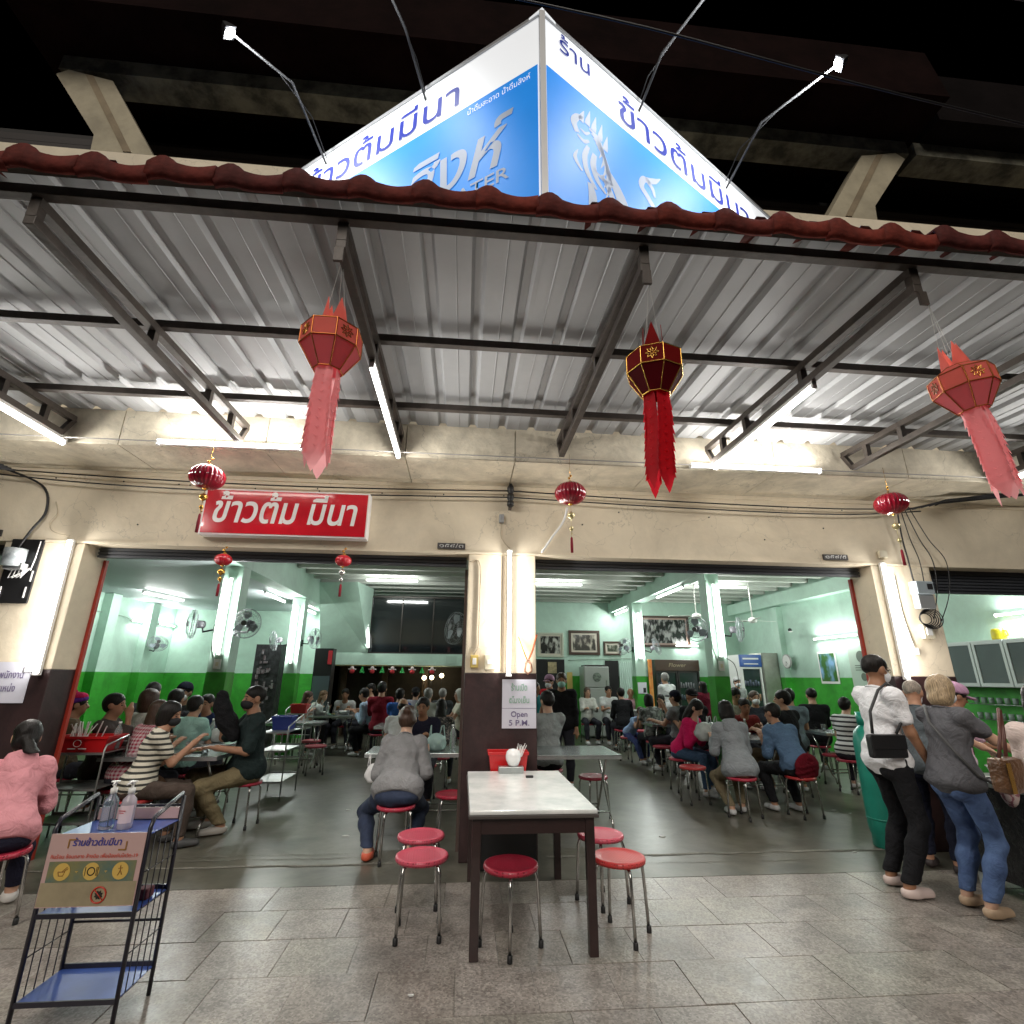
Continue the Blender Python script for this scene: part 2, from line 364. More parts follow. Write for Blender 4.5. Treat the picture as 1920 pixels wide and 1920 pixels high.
for k in range(11): o = link('louvre_slat', lo, B, (0, 0, 6.86+k*.112)); o.rotation_euler = (math.radians(14), 0, 0)
ROOFD = mat('dark_red_roof', (.010,.004,.0035), .9, spec=.05, bump=.5, bs=6, var=.5, vs=2)
MB().prism([(-1.25,8.2), (-.35,8.2), (.9,9.4), (.9,10.6), (-1.15,9.15)], -5.0, 5.6, 'x').build('roof', ROOFD, B)
MB().prism([(-1.0,8.2), (-.35,8.2), (.9,9.2), (.9,10.2), (-.95,9.1)], 5.7, 12, 'x').build('roof', mat('dark_brown_roof', (.008,.006,.006), .9, spec=.05, bump=.5, bs=6, var=.4, vs=2), B)
# rolled shutters
for a, b, z in ((-3.6, .0, 2.60), (.72, 4.35, 2.60), (5.07, 8.38, 2.44), (-7.68, -4.35, 2.60)):
    s = bx('rolled_shutter', DGREY, a, b, .17, .21, z+.002, 2.70)
    sl = MB().box(a, b, .155, .169, 0, .022).mesh('shutter_slat', DGREY)
    k = 0
    while z+k*.035 < 2.675: link('shutter_slat', sl, s, (0, 0, z+k*.035)); k += 1
for x in (-3.627, 4.34, -4.36): bx('shutter_rail', REDRAIL, x, x+.028, .30, .338, 0, 2.6)
bx('shutter_rail', mat('dark_rail', (.10,.07,.06), .4, metal=.4), -.012, .018, .30, .338, 0, 2.6)

# ---- interior shell
def two_tone(x0, x1, y0, y1, top, name='wall', bev=0):
    w = bx(name, MINT, x0, x1, y0, y1, 1.55, top, bev=bev); bx('dado', GREEN, x0-.003, x1+.003, y0-.003, y1+.003, 0, 1.55, parent=w, bev=bev); return w
two_tone(-7.9, -7.6, .35, 10.3, 3.75); two_tone(8.2, 8.5, .35, 10.3, 3.9)
two_tone(1.02, 8.2, 10.0, 10.3, 3.9); two_tone(-7.6, -3.5, 9.4, 9.7, 3.75)
for x0, x1, y0, y1, t in ((-3.70,-3.42,3.05,3.33,3.11), (-3.70,-3.44,6.4,6.66,3.11), (4.27,4.53,3.7,3.96,3.33), (4.25,4.51,7.8,8.06,3.33), (-3.70,-3.44,9.1,9.36,3.11)):
    two_tone(x0, x1, y0, y1, t, 'column', .006)
for y in (1.6, 3.4, 5.0, 6.5, 8.0): two_tone(-7.6, -7.42, y, y+.3, 3.14, 'pilaster')
for y in (3.6, 7.7): two_tone(8.05, 8.2, y, y+.3, 3.3, 'pilaster')
bx('ceiling_beam', MINT, -3.72, -3.42, .31, 10, 3.11, 3.74, bev=.006); bx('ceiling_beam', MINT, 4.25, 4.53, .31, 10, 3.33, 3.80, bev=.006)
bx('ceiling_beam', MINT, 7.95, 8.199, .31, 10, 3.32, 3.62)
bx('ceiling', CEIL, -3.42, 4.25, .31, 10.2, 3.75, 3.85); bx('ceiling', CEIL, 4.53, 8.2, .31, 10.2, 3.81, 3.9)
bx('ceiling', CEILG, -7.6, -3.72, .31, 10.2, 3.15, 3.3)
jm = MB().bbox(-3.41, 4.24, -.07, .07, 3.60, 3.748, .01).mesh('ceiling_joist', CEIL); jm2 = MB().bbox(4.54, 7.94, -.07, .07, 3.66, 3.808, .01).mesh('ceiling_joist', CEIL)
for k in range(16): link('ceiling_joist', jm, B, (0, .75+k*.6, 0)); link('ceiling_joist', jm2, B, (0, .75+k*.6, 0))
# mezzanine with dark windows at the back of the left bay, stair soffit beside it
mz = bx('mezzanine', MINT, -3.42, 1.0, 8.0, 10.4, 1.76, 2.03)
bx('mezzanine_wall', MINT, -3.42, -2.32, 8.0, 8.2, 2.032, 3.6, parent=mz)
MB().add([(-3.42,7.2,3.59), (-2.5,7.0,3.59), (-2.3,7.99,2.05), (-3.42,7.99,2.05), (-3.42,8.0,3.59), (-2.3,8.0,3.59)], [(0,1,2,3), (0,4,5,1), (1,5,2), (0,3,4)]).build('stair_soffit', MINT, mz)
wg = bx('mezzanine_window', mat('dark_glass', (.012,.016,.018), .06, spec=.8), -2.30, 1.0, 8.04, 8.06, 2.06, 3.38, parent=mz)
fr = MB()
for x in (-2.3, -1.55, -.78, .0): fr.box(x-.012, x+.012, 8.00, 8.038, 2.03, 3.40)
fr.box(-2.3, 1, 8.0, 8.036, 3.38, 3.42); fr.box(-2.3, 1, 8.0, 8.036, 2.034, 2.06); fr.build('window_frame', mat('dark_bronze', (.05,.045,.04), .4, metal=.5), wg)
bx('vent_grille', mat('vent', (.36,.50,.42), .6), -.42, -.16, 7.985, 7.999, 1.80, 1.98, parent=mz)
bx('back_partition', mat('dark_timber', (.05,.035,.025), .6, var=.4, vs=5), -3.42, 1.0, 10.2, 10.3, 0, 1.76)
for x in (-3.3, -2.2, -1.1, .1): bx('timber_post', mat('timber_post', (.12,.07,.04), .6, var=.4, vs=9), x, x+.14, 9.9, 10.05, 0, 1.758)
bx('mezzanine_end_wall', MINT, 1.0, 1.018, 8.0, 10.0, 0, 3.6)

# ------------------------------------------------------------------ awning
AW = thing('awning', 'corrugated metal awning on brown steel trusses with a red tiled front edge', 'awning')
ROOFM = mat('galvanised_sheet', (.41,.42,.43), .56, metal=.14, bump=.03, bs=5, var=.12, vs=1.5)
def sheet():
    n = 3; pitch = .28; prof = []
    for k in range(n):
        x = k*pitch; prof += [(x, 0), (x+.17, 0), (x+.190, .030), (x+.235, .030), (x+.255, 0)]
    prof.append((n*pitch+.004, 0)); mb = MB(); vs = []
    for y, z in ((-3.22, 3.70), (-.681, 3.775)):
        vs += [(x, y, z+h) for x, h in prof]
    m = len(prof); up = [(x, y, z+.003) for x, y, z in vs]
    mb.add(vs, [(i, i+1, m+i+1, m+i) for i in range(m-1)]); mb.add(up, [(i, i+1, m+i+1, m+i) for i in range(m-1)])
    # small stiffening lines in the pans
    for k in range(n):
        for dx in (.085,):
            x = k*pitch+dx; mb.add([(x-.004,-3.22,3.6995), (x+.004,-3.22,3.6995), (x,-3.22,3.6955), (x-.004,-.681,3.7745), (x+.004,-.681,3.7745), (x,-.681,3.7705)], [(0,2,5,3), (2,1,4,5)])
    return mb.mesh('roof_sheet', ROOFM)
sm_ = sheet()
for k in range(19): link('roof_sheet', sm_, AW, (-7.2+k*.84, 0, .001*(k % 2)))
for x0, x1 in ((-7.2, 8.7),):
    for y, z in ((-3.1, 3.655), (-2.12, 3.685), (-1.18, 3.712)):
        MB().bbox(x0, x1, y-.025, y+.025, z-.05, z+.003, .003).build('purlin', STEEL, AW)
def truss():
    mb = MB(); mb.bbox(-.025, .025, -3.1, -.80, 3.455, 3.505, .003); mb.beam((0,-3.1,3.585), (0,-.70,3.655), .05, .05)
    for y in (-3.08, -2.15, -1.4, -1.0): mb.box(-.0225, .0225, y-.022, y+.022, 3.50, 3.585+(y+3.1)*.029)
    mb.beam((0,-.80,3.48), (0,-.70,3.65), .04, .04); return mb.mesh('truss', STEEL)
tr = truss(); TX = (-4.95, -3.5, -2.03, -.65, .84, 2.31, 3.72, 5.32, 6.8)
for x in TX: link('truss', tr, AW, (x, 0, 0))
# red tiles along the front edge
RT = [mat('red_tile_%s' % n, c, .8, bump=.5, bs=14, var=.5, vs=9, spec=.25) for n, c in (('bright',(.22,.035,.022)), ('dull',(.165,.028,.02)), ('dark',(.125,.024,.02)))]
def tile_mesh(m, lip=True):
    """curved tile with a turned-down front lip"""
    n = 13; st = ((-.150, -.115), (-.172, -.100), (-.172, -.035), (-.155, -.022), (.15, .045)); vs = []
    if not lip: st = ((-.172, -.035), (-.170, -.034), (-.165, -.03), (-.155, -.022), (.15, .045))
    for th in (0, 1):
        for i, (y, z) in enumerate(st):
            for k in range(n):
                t = k/(n-1); h = .042*math.sin(PI*min(1, t/.42)) if t < .42 else -.018*math.sin(PI*(t-.42)/.58)
                if i < 2 and lip: h *= .35
                vs.append((t*.30, y+(.014 if i < 3 else 0)*th, z+h-(.014 if i > 2 else 0)*th))
    m_ = len(st); f = []
    for i in range(m_-1):
        for k in range(n-1): q = i*n+k; f += [(q, q+1, q+n+1, q+n), (m_*n+q, m_*n+q+n, m_*n+q+n+1, m_*n+q+1)]
        f += [(i*n, i*n+n, m_*n+i*n+n, m_*n+i*n), (i*n+n-1, m_*n+i*n+n-1, m_*n+i*n+2*n-1, i*n+2*n-1)]
    for k in range(n-1): f += [(k, m_*n+k, m_*n+k+1, k+1)]
    return MB().add(vs, f, True).mesh('roof_tile', m)
tms = [tile_mesh(m) for m in RT]; tms2 = [tile_mesh(m, False) for m in RT]; random.seed(11)
for k in range(52):
    for row in (0, 1):
        o = link('roof_tile', random.choice(tms2 if row else tms), AW, (-7.1+k*.295, -3.07+row*.27, 3.745+row*.058+random.uniform(-.006,.006)))
        o.rotation_euler = (random.uniform(-.03,.03), random.uniform(-.03,.03), random.uniform(-.02,.02))
MB().box(-7.2, 8.7, -3.215, -3.175, 3.655, 3.694).build('edge_board', STEEL, AW)
fl = MB()
for k in range(56): fl.box(-7.1+k*.28, -7.02+k*.28, -3.232, -3.222, 3.668, 3.692)
tag(fl.build('rib_end', mat('bright_sheet_end', (.5,.5,.48), .5, metal=.4), AW), kind='stuff')

# ------------------------------------------------------------------ blue and white V-shaped sign above the awning
SG = thing('corner_sign', 'large V-shaped blue and white shop sign standing over the awning', 'sign', (.40,-2.70,0))
# faint emission added to the panels lifts and evens their lamp-lit brightness
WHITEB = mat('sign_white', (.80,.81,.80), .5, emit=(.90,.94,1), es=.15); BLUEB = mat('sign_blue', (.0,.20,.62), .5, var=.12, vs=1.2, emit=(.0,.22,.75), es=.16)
TXB = mat('sign_letter_blue', (.02,.035,.30), .4); SILV = mat('sign_silver', (.42,.48,.58), .5); SFR = mat('sign_frame_grey', (.45,.45,.45), .4, metal=.5)
for nm, d in (('left', Vector((-.828,.561,0))), ('right', Vector((.869,.495,0)))):
    ln = 3.2; out = Vector((d.y, -d.x, 0)) if d.x > 0 else Vector((-d.y, d.x, 0))
    xd = -d if d.x < 0 else d
    def quad(mb, s0, s1, z0, z1, t0, t1):
        a = [d*s+out*t+Vector((0,0,z)) for t in (t0, t1) for s, z in ((s0,z0),(s1,z0),(s1,z1),(s0,z1))]
        return mb.add(a, [(0,1,2,3),(7,6,5,4),(0,4,5,1),(1,5,6,2),(2,6,7,3),(3,7,4,0)])
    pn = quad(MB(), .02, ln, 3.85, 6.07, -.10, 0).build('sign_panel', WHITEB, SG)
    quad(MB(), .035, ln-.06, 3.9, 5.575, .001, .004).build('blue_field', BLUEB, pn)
    mb = MB(); quad(mb, .02, ln, 6.071, 6.10, -.11, .012); quad(mb, ln+.001, ln+.03, 3.85, 6.10, -.11, .012); mb.build('sign_edge', SFR, SG)
    if d.x > 0:
        text('lettering', 'ร้าน', TXB, pn, d*.16+out*.003+Vector((0,0,5.85)), xd, out, .13, .30, bold=.006)
        text('lettering', 'ข้าวต้มมีนา', TXB, pn, d*.76+out*.003+Vector((0,0,5.655)), xd, out, .21, 1.80, bold=.006)
        lion = MB(); K = []
        R_ = lambda p, w: ribbon(lion, p, w)
        R_([(.30,5.14),(.27,5.22),(.31,5.30),(.36,5.33)], [.05,.06,.05,.02])            # muzzle and brow
        R_([(.30,5.12),(.36,5.10),(.41,5.14)], [.02,.035,.02]); R_([(.33,5.20),(.38,5.19),(.42,5.23)], [.012,.03,.012])
        for a, b, c in ((.34,5.33,5.41), (.40,5.34,5.46), (.46,5.33,5.45), (.52,5.29,5.42), (.57,5.22,5.34)): R_([(a,b-.05),(a+.01,b),(a+.035,c)], [.05,.045,.0])
        for k in range(5): R_([(.42+.02*k,5.27-.03*k),(.50+.02*k,5.24-.05*k),(.54+.015*k,5.14-.07*k),(.50+.01*k,5.04-.09*k)], [.02,.035,.035,.0])
        R_([(.40,5.08),(.36,4.95),(.38,4.82),(.46,4.72)], [.03,.05,.05,.02]); R_([(.46,5.05),(.44,4.93),(.47,4.82),(.55,4.74)], [.04,.06,.05,.02])
        R_([(.58,4.98),(.66,4.88),(.72,4.76),(.74,4.62),(.72,4.4)], [.05,.10,.12,.12,.1]); R_([(.52,4.90),(.60,4.78),(.64,4.62),(.62,4.4)], [.03,.06,.07,.06])
        R_([(.40,4.74),(.42,4.62),(.40,4.4)], [.05,.08,.07]); R_([(.30,4.98),(.27,4.88),(.33,4.80)], [.0,.04,.02]); R_([(.44,4.90),(.54,4.86),(.63,4.88)], [.015,.035,.015])
        R_([(.80,4.60),(.98,4.74),(1.12,4.88),(1.02,5.02),(.95,5.10),(1.00,5.20),(1.08,5.16),(1.10,5.08)], [.05,.05,.055,.06,.06,.055,.05,.02]); R_([(1.02,5.20),(1.12,5.26),(1.20,5.34)], [.06,.05,0])
        R_([(.86,4.62),(.98,4.62),(1.2,4.7)], [.04,.05,0])
        o = lion.build('lion_emblem', SILV, pn)
        mw = Matrix((xd, -out, Vector((0,0,1)))).transposed().to_4x4(); mw.translation = out*.006; o.matrix_basis = mw
    else:
        text('lettering', 'ร้านข้าวต้มมีนา', TXB, pn, d*.70+out*.003+Vector((0,0,5.66)), xd, out, .21, 2.30, align='R', bold=.006)
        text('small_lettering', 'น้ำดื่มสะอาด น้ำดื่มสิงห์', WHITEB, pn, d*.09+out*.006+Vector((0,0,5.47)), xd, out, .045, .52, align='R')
        text('silver_lettering', 'สิงห์', SILV, pn, d*.22+out*.006+Vector((0,0,4.82)), xd, out, .34, .95, align='R', bold=.012, shear=.25)
        text('silver_lettering', 'WATER', SILV, pn, d*.25+out*.006+Vector((0,0,4.655)), xd, out, .09, .62, align='R', bold=.01)
MB().box(-.02, .02, -.03, .03, 3.85, 6.07).build('corner_post', SFR, SG)
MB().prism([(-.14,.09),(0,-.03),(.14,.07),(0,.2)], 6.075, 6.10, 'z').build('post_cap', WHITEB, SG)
ps = MB()
for d in ((-1.5,1.06), (1.6,.95), (-2.4,1.7), (2.5,1.5)): ps.box(d[0]-.03, d[0]+.03, d[1]-.03+.2, d[1]+.03+.2, 3.80, 6.0)
for d in ((-.3,.4), (.3,.4)): ps.box(d[0]-.03, d[0]+.03, d[1]-.03, d[1]+.03, 3.80, 6.0)
ps.build('rear_frame', STEEL, SG)

# flood lamps on arms
FL = (((-1.40,-1.48,6.07), (-1.62,-1.90,6.32), (-2.03,-2.20,6.38), 'flood lamp arching over the left end of the corner sign', 0),
      ((-.46,-2.12,6.07), (-.62,-2.40,6.30), (-1.00,-2.95,6.62), 'second flood lamp on the left face, its head above the picture', 1),
      ((1.28,-2.20,6.07), (1.42,-2.42,6.30), (1.95,-3.15,6.60), 'flood lamp on the right face near the corner, its head above the picture', 1),
      ((2.33,-1.60,6.07), (2.50,-2.00,6.28), (2.93,-2.46,6.37), 'flood lamp arching over the right end of the corner sign', 0))
LAMPG = mat('flood_lens', (1,1,1), .3, emit=(.95,.97,1), es=60)
for base, mid, tip, lab, off in FL:
    t = thing('flood_lamp', lab, 'flood lamp', base, 0, 'flood lamps on arms along the sign'); b0 = Vector(base); m_ = Vector(mid)-b0; e = Vector(tip)-b0
    MB().tube([(0,0,-.12), m_, e], .010, 8).build('lamp_arm', mat('galvanised_pipe', (.07,.07,.07), .6, metal=.2), t)
    MB().tube([(-.02 if e.x > 0 else .02,.05,-.10), m_*.55+Vector((0,.06,.08)), m_*1.0+(e-m_)*.25], .005, 6).build('arm_brace', BLACKP, t)
    aim = (Vector((-1.1 if e.x < 0 else 1.2, -1.60, 5.1))-Vector(tip)).normalized()
    x, y = frame_of(aim); hd = MB(); pts = []
    for s, w, h in ((-.06,.02,.015), (0,.05,.04), (.02,.056,.044)):
        pts += [e+aim*s+x*a*w+y*c*h for a, c in ((-1,-1),(1,-1),(1,1),(-1,1))]
    hd.add(pts, [(0,1,2,3)]+[(i*4+k, i*4+(k+1) % 4, i*4+4+(k+1) % 4, i*4+4+k) for i in (0,1) for k in range(4)]); h_ = hd.build('lamp_head', BLACKP, t)
    ln_ = MB().add([e+aim*.0215+x*.052*math.cos(q)+y*.040*math.sin(q) for q in np.linspace(0, 2*PI, 17)[:-1]], [tuple(range(16))]).build('lamp_lens', LAMPG, h_)
    sp = bpy.data.lights.new('flood', 'SPOT'); sp.energy = 38; sp.spot_size = math.radians(112); sp.spot_blend = .8; sp.shadow_soft_size = .06; sp.color = (.93,.96,1)
    so = bpy.data.objects.new('flood', sp); COL.objects.link(so); so.parent = t; so.location = e+aim*.05; so.rotation_euler = aim.to_track_quat('-Z', 'Y').to_euler()

# ------------------------------------------------------------------ fluorescent tubes
def tube_light(p0, p1, label, inside=False, batten=(0,0,1), group='fluorescent tubes'):
    """tube from p0 to p1 with its batten on the side given"""
    p0, p1 = Vector(p0), Vector(p1); bt = Vector(batten).normalized(); d = (p1-p0).normalized(); c = (p0+p1)/2
    t = thing('tube_light', label, 'tube light', c, 0, group); a, b = p0-c, p1-c
    MB().tube([a+d*.02, b-d*.02], .018, 10).build('tube', TUBEG if inside else TUBEL, t)
    MB().beam(a+bt*.040, b+bt*.040, .035, .028).build('batten', WHITEP, t)
    L_ = (p1-p0).length-.04; side = d.cross(bt).normalized()
    for sg in (-1, 1):                     # the tube's own light: two strips along its front
        n = (-bt*.55+side*sg*.835).normalized(); ld = bpy.data.lights.new('tube_glow', 'AREA'); ld.shape = 'RECTANGLE'; ld.size = L_; ld.size_y = .030
        ld.energy = (6.0 if inside else 4.4)*L_/1.2; ld.color = (.97,1,.965) if inside else (1,.965,.915)
        lo_ = bpy.data.objects.new('tube_glow', ld); COL.objects.link(lo_); lo_.parent = t; z_ = -n; x_ = d; y_ = z_.cross(x_); mm = Matrix((x_, y_, z_)).transposed().to_4x4(); mm.translation = n*.0195; lo_.matrix_basis = mm
    for e, s in ((a, 1), (b, -1)): MB().beam(e+bt*.018-bt*.0, e+bt*.018+d*s*.02, .03, .055).build('end_cap', WHITEP, t)
    return t
G1 = 'fluorescent tubes outside under the awning'; G2 = 'fluorescent tubes inside the shop'
tube_light((-3.72,-.075,2.72), (-3.70,-.075,1.50), 'upright tube on the cream pillar left of the opening with the red sign', batten=(0,1,0), group=G1)
tube_light((.43,-.075,2.74), (.43,-.075,1.52), 'upright tube on the middle pillar above the opening hours notice', batten=(0,1,0), group=G1)
tube_light((4.46,-.075,2.72), (4.46,-.075,1.52), 'upright tube on the right pillar behind the man in the white tee', batten=(0,1,0), group=G1)
tube_light((-2.74,-.76,3.455), (-1.50,-.76,3.455), 'level tube on the slab edge between the red sign and the awning', batten=(0,1,0), group=G1)
tube_light((2.10,-.76,3.455), (3.42,-.76,3.455), 'level tube on the slab edge behind the dark red paper lantern', batten=(0,1,0), group=G1)
tube_light((-3.5,-2.0,3.405), (-3.5,-.72,3.405), 'tube under the leftmost truss at the edge of the picture', group=G1)
tube_light((-.65,-2.2,3.405), (-.65,-.74,3.405), 'tube under the truss right of the left pink paper lantern', group=G1)
tube_light((2.31,-2.25,3.405), (2.31,-.80,3.405), 'tube under the truss right of the dark red paper lantern', group=G1)
tube_light((5.32,-2.2,3.405), (5.32,-.84,3.405), 'tube under the truss behind the right pink paper lantern, mostly out of frame', group=G1)
IN = (((-2.2,6.35,3.52), (-1.05,6.35,3.52), (0,0,1), 'level tube under the joists in front of the dark mezzanine window'),
      ((1.5,6.35,3.52), (2.65,6.35,3.52), (0,0,1), 'level tube under the joists just right of the middle pillar'),
      ((5.3,6.4,3.56), (6.6,6.4,3.56), (0,0,1), 'level tube under the joists behind the nearer right column'),
      ((4.39,4.9,3.27), (4.39,6.4,3.27), (0,0,1), 'tube under the right ceiling beam near the front'),
      ((4.39,8.6,3.27), (4.39,9.8,3.27), (0,0,1), 'tube under the right ceiling beam at its far end'),
      ((-6.5,5.9,3.08), (-6.3,7.1,3.08), (0,0,1), 'tube on the grey ceiling of the left part'),
      ((-4.05,5.7,3.08), (-4.05,6.95,3.08), (0,0,1), 'tube on the grey ceiling beside the left beam, nearer'),
      ((-3.98,8.0,3.08), (-3.98,9.2,3.08), (0,0,1), 'tube on the grey ceiling beside the left beam, farther'),
      ((-3.56,3.0,2.93), (-3.56,3.0,1.78), (0,1,0), 'upright tube on the nearer left column between two wall fans'),
      ((-3.57,6.35,2.93), (-3.57,6.35,1.74), (0,1,0), 'upright tube on the farther left column'),
      ((4.40,3.65,3.13), (4.40,3.65,1.86), (0,1,0), 'upright tube on the nearer right column between two wall fans'),
      ((4.38,7.75,3.10), (4.38,7.75,1.95), (0,1,0), 'upright tube on the farther right column'),
      ((-7.53,7.5,2.68), (-7.53,8.2,2.68), (-1,0,0), 'nearer of two level tubes on the far left mint wall'),
      ((-7.53,8.6,2.70), (-7.53,9.3,2.70), (-1,0,0), 'farther of two level tubes on the far left mint wall'),
      ((8.12,5.1,2.40), (8.12,6.5,2.40), (1,0,0), 'level tube above the posters on the right mint wall'),
      ((8.12,1.0,2.47), (8.12,2.2,2.47), (1,0,0), 'level tube above the white cabinet on the right wall'),
      ((6.2,9.94,2.42), (6.9,9.94,2.42), (0,1,0), 'level tube on the back wall above the drinks coolers'),
      ((-2.38,7.9,3.02), (-2.28,7.9,2.15), (0,1,0), 'slanting tube on the stair wall left of the mezzanine window'))
for a, b, bt, lb in IN: tube_light(a, b, lb, True, bt, G2)
# ------------------------------------------------------------------ signs, boxes and wires on the facade
REDS = mat('red_sign_field', (.62,.012,.025), .18, coat=.6, var=.35, vs=1.5); WHITEF = mat('sign_white_frame', (.80,.78,.76), .35)
sg = thing('shop_sign', 'red sign with white Thai lettering over the left opening', 'sign', (-1.78,-.09,3.03))
MB().bbox(-.79, .79, -.03, .085, -.235, .235, .006).build('sign_box', WHITEF, sg)
MB().box(-.772, .772, -.036, -.031, -.218, .218).build('sign_field', REDS, sg)
text('lettering', 'ข้าวต้ม มีนา', WHITEF, sg, (-.68,-.037,-.105), (1,0,0), (0,-1,0), .205, 1.36, bold=.018, shear=.15)
def plate(x, body, lab):
    t = thing('number_plate', lab, 'number plate', (x,-.02,2.775), 0, 'house number plates over the openings')
    MB().bbox(-.14, .14, 0, .018, -.03, .03, .003).build('plate', mat('plate_dark', (.035,.03,.028), .5), t)
    text('number', body, mat('plate_silver', (.5,.5,.48), .4, metal=.5), t, (0,-.001,-.018), (1,0,0), (0,-1,0), .036, .24, align='C')
plate(-.16, '๑๕๔/๓', 'dark house number plate over the right end of the left opening')
plate(3.97, '๑๕๔/๕', 'dark house number plate over the right end of the right opening')
plate(-4.52, '๑๕๔/๒', 'dark house number plate at the left edge above the meter board')
PAPER = mat('laminated_paper', (.66,.66,.74), .3, coat=.3); INKV = mat('violet_ink', (.16,.13,.25), .6); INKG = mat('faded_green_ink', (.22,.42,.30), .6)
pp = thing('paper_notice', 'white notice on the middle pillar reading Open 5 P.M.', 'notice', (.535,-.008,1.28))
MB().box(-.16, .16, -.006, 0, -.215, .215).build('sheet', PAPER, pp)
MB().box(-.16, .16, -.0072, -.0061, -.0435, -.0405).build('fold_line', INKV, pp)
text('lettering', 'ร้านเปิด', INKG, pp, (0,-.0065,.115), (1,0,0), (0,-1,0), .045, .15, align='C', bold=.01)
text('lettering', '๕โมงเย็น', INKG, pp, (0,-.0065,.005), (1,0,0), (0,-1,0), .040, .19, align='C', bold=.01)
text('lettering', 'Open', INKV, pp, (0,-.0065,-.115), (1,0,0), (0,-1,0), .038, .155, align='C', bold=.012)
text('lettering', '5 P.M.', INKV, pp, (0,-.0065,-.19), (1,0,0), (0,-1,0), .038, .19, align='C', bold=.012)
pl = thing('paper_notice', 'white job notice with Thai writing at the left edge of the picture', 'notice', (-3.98,-.01,1.44))
MB().box(-.27, .20, -.006, 0, -.17, .17).build('sheet', PAPER, pl)
text('lettering', 'รับสมัครพนักงาน', INKV, pl, (.15,-.0065,.035), (1,0,0), (0,-1,0), .045, .40, align='R', bold=.012)
text('lettering', 'ตำแหน่ง', INKV, pl, (.11,-.0065,-.075), (1,0,0), (0,-1,0), .045, .19, align='R', bold=.012)

mb_ = thing('meter_board', 'black meter board with a glass meter on the left pillar', 'electric meter', (-4.12,-.02,2.42), .0)
MB().bbox(-.14, .14, 0, .018, -.30, .30, .004).build('board', BLACKP, mb_)
g = MB(); g.lathe([(.0,-.10),(.085,-.10),(.085,.06),(.0,.06)], (0,0,0), 20); o = g.build('meter', mat('meter_glass', (.45,.50,.52), .15, coat=.5, var=.4, vs=20), mb_, (-.03,-.06,.13)); 
MB().bbox(-.09, .07, -.08, -.002, .0, .06, .008).build('meter_foot', mat('grey_plastic', (.30,.31,.31), .4), mb_)
w_ = MB()
for k in range(4): w_.tube([(-.02+k*.03,-.05,.0), (-.03+k*.035,-.06,-.08), (.0+k*.02,-.03,-.05), (.1,-.02,.02)], .004, 5)
w_.tube([(.1,-.01,.0),(.115,-.012,.12),(.12,-.012,.28)], .005, 5); w_.build('wiring', WHITEP, mb_)
for x, z in ((-.11,-.2), (.10,-.2), (.12,-.05)): MB().box(x-.006, x+.006, -.006, -.001, z-.05, z+.05).build('clip', WHITEP, mb_)
mr = thing('electric_meter', 'grey electric meter with coiled black cables on the right pillar', 'electric meter', (4.84,-.02,2.40))
MB().bbox(-.10, .10, -.10, 0, -.02, .12, .012).build('meter_top', mat('meter_grey', (.38,.44,.47), .2, coat=.4), mr)
MB().bbox(-.09, .09, -.08, 0, -.17, -.022, .01).build('meter_base', mat('grey_plastic', (.30,.31,.31), .4), mr)
MB().box(.02, .08, -.103, -.101, .03, .09).build('dial', BLACKP, mr)
c_ = MB()
for k in range(6):
    r = .07+.012*k; c_.tube([(r*math.cos(a)+.01*k-.02, -.03-.004*k, -.27+r*.8*math.sin(a)) for a in np.linspace(0, 2*PI, 18)], .0055, 5, False)
c_.build('cable_coil', BLACKW, mr)
def box_thing(name, lab, cat, loc, sz, m, extra=None):
    t = thing(name, lab, cat, loc); MB().bbox(-sz[0]/2, sz[0]/2, -sz[1], 0, -sz[2]/2, sz[2]/2, .006).build('case', m, t)
    if extra: MB().bbox(-extra[0], extra[0], -sz[1]-.008, -sz[1]-.0005, -extra[1], extra[1], .002).build('switch', WHITEP, t)
YEL = mat('aged_yellow_plastic', (.62,.47,.14), .35)
box_thing('switch_box', 'small yellowed socket box on the left edge of the middle pillar', 'switch box', (.105,0,1.655), (.075,.035,.115), YEL, (.018,.03))
box_thing('switch_box', 'cream switch box with sloping lid left of the tube on the middle pillar', 'switch box', (.255,0,1.65), (.105,.05,.14), mat('cream_plastic', (.72,.66,.50), .4), (.03,.02))
box_thing('switch_box', 'grey junction box high on the middle pillar above the tube', 'switch box', (.345,0,3.08), (.05,.04,.09), mat('grey_plastic', (.30,.31,.31), .4))
box_thing('switch_box', 'cream breaker box low under the electric meter', 'switch box', (4.83,0,2.0), (.12,.05,.14), mat('cream_plastic', (.72,.66,.50), .4), (.03,.04))
box_thing('switch_box', 'small white socket at the end of the conduit on the right pillar', 'switch box', (4.66,0,1.80), (.06,.03,.07), WHITEP)
box_thing('switch_box', 'pale junction box on the fascia above the right pillar', 'switch box', (4.52,0,2.82), (.09,.04,.08), mat('cream_plastic', (.72,.66,.50), .4))
box_thing('switch_box', 'white starter box at the foot of the left pillar tube', 'switch box', (-3.80,0,1.55), (.06,.03,.05), WHITEP)
def wire(lab, pts, r=.007, m=BLACKW, name='cable', cat='cable', n=6):
    P = [Vector(p) for p in pts]; Q = []
    for i in range(len(P)-1):
        p0, p1, p2, p3 = P[max(i-1,0)], P[i], P[i+1], P[min(i+2,len(P)-1)]
        for k in range(6):
            t = k/6; Q.append(.5*((2*p1)+(-p0+p2)*t+(2*p0-5*p1+4*p2-p3)*t*t+(-p0+3*p1-3*p2+p3)*t**3))
    Q.append(P[-1]); return tag(MB().tube(Q, r, n).build(name, m), lab, cat)
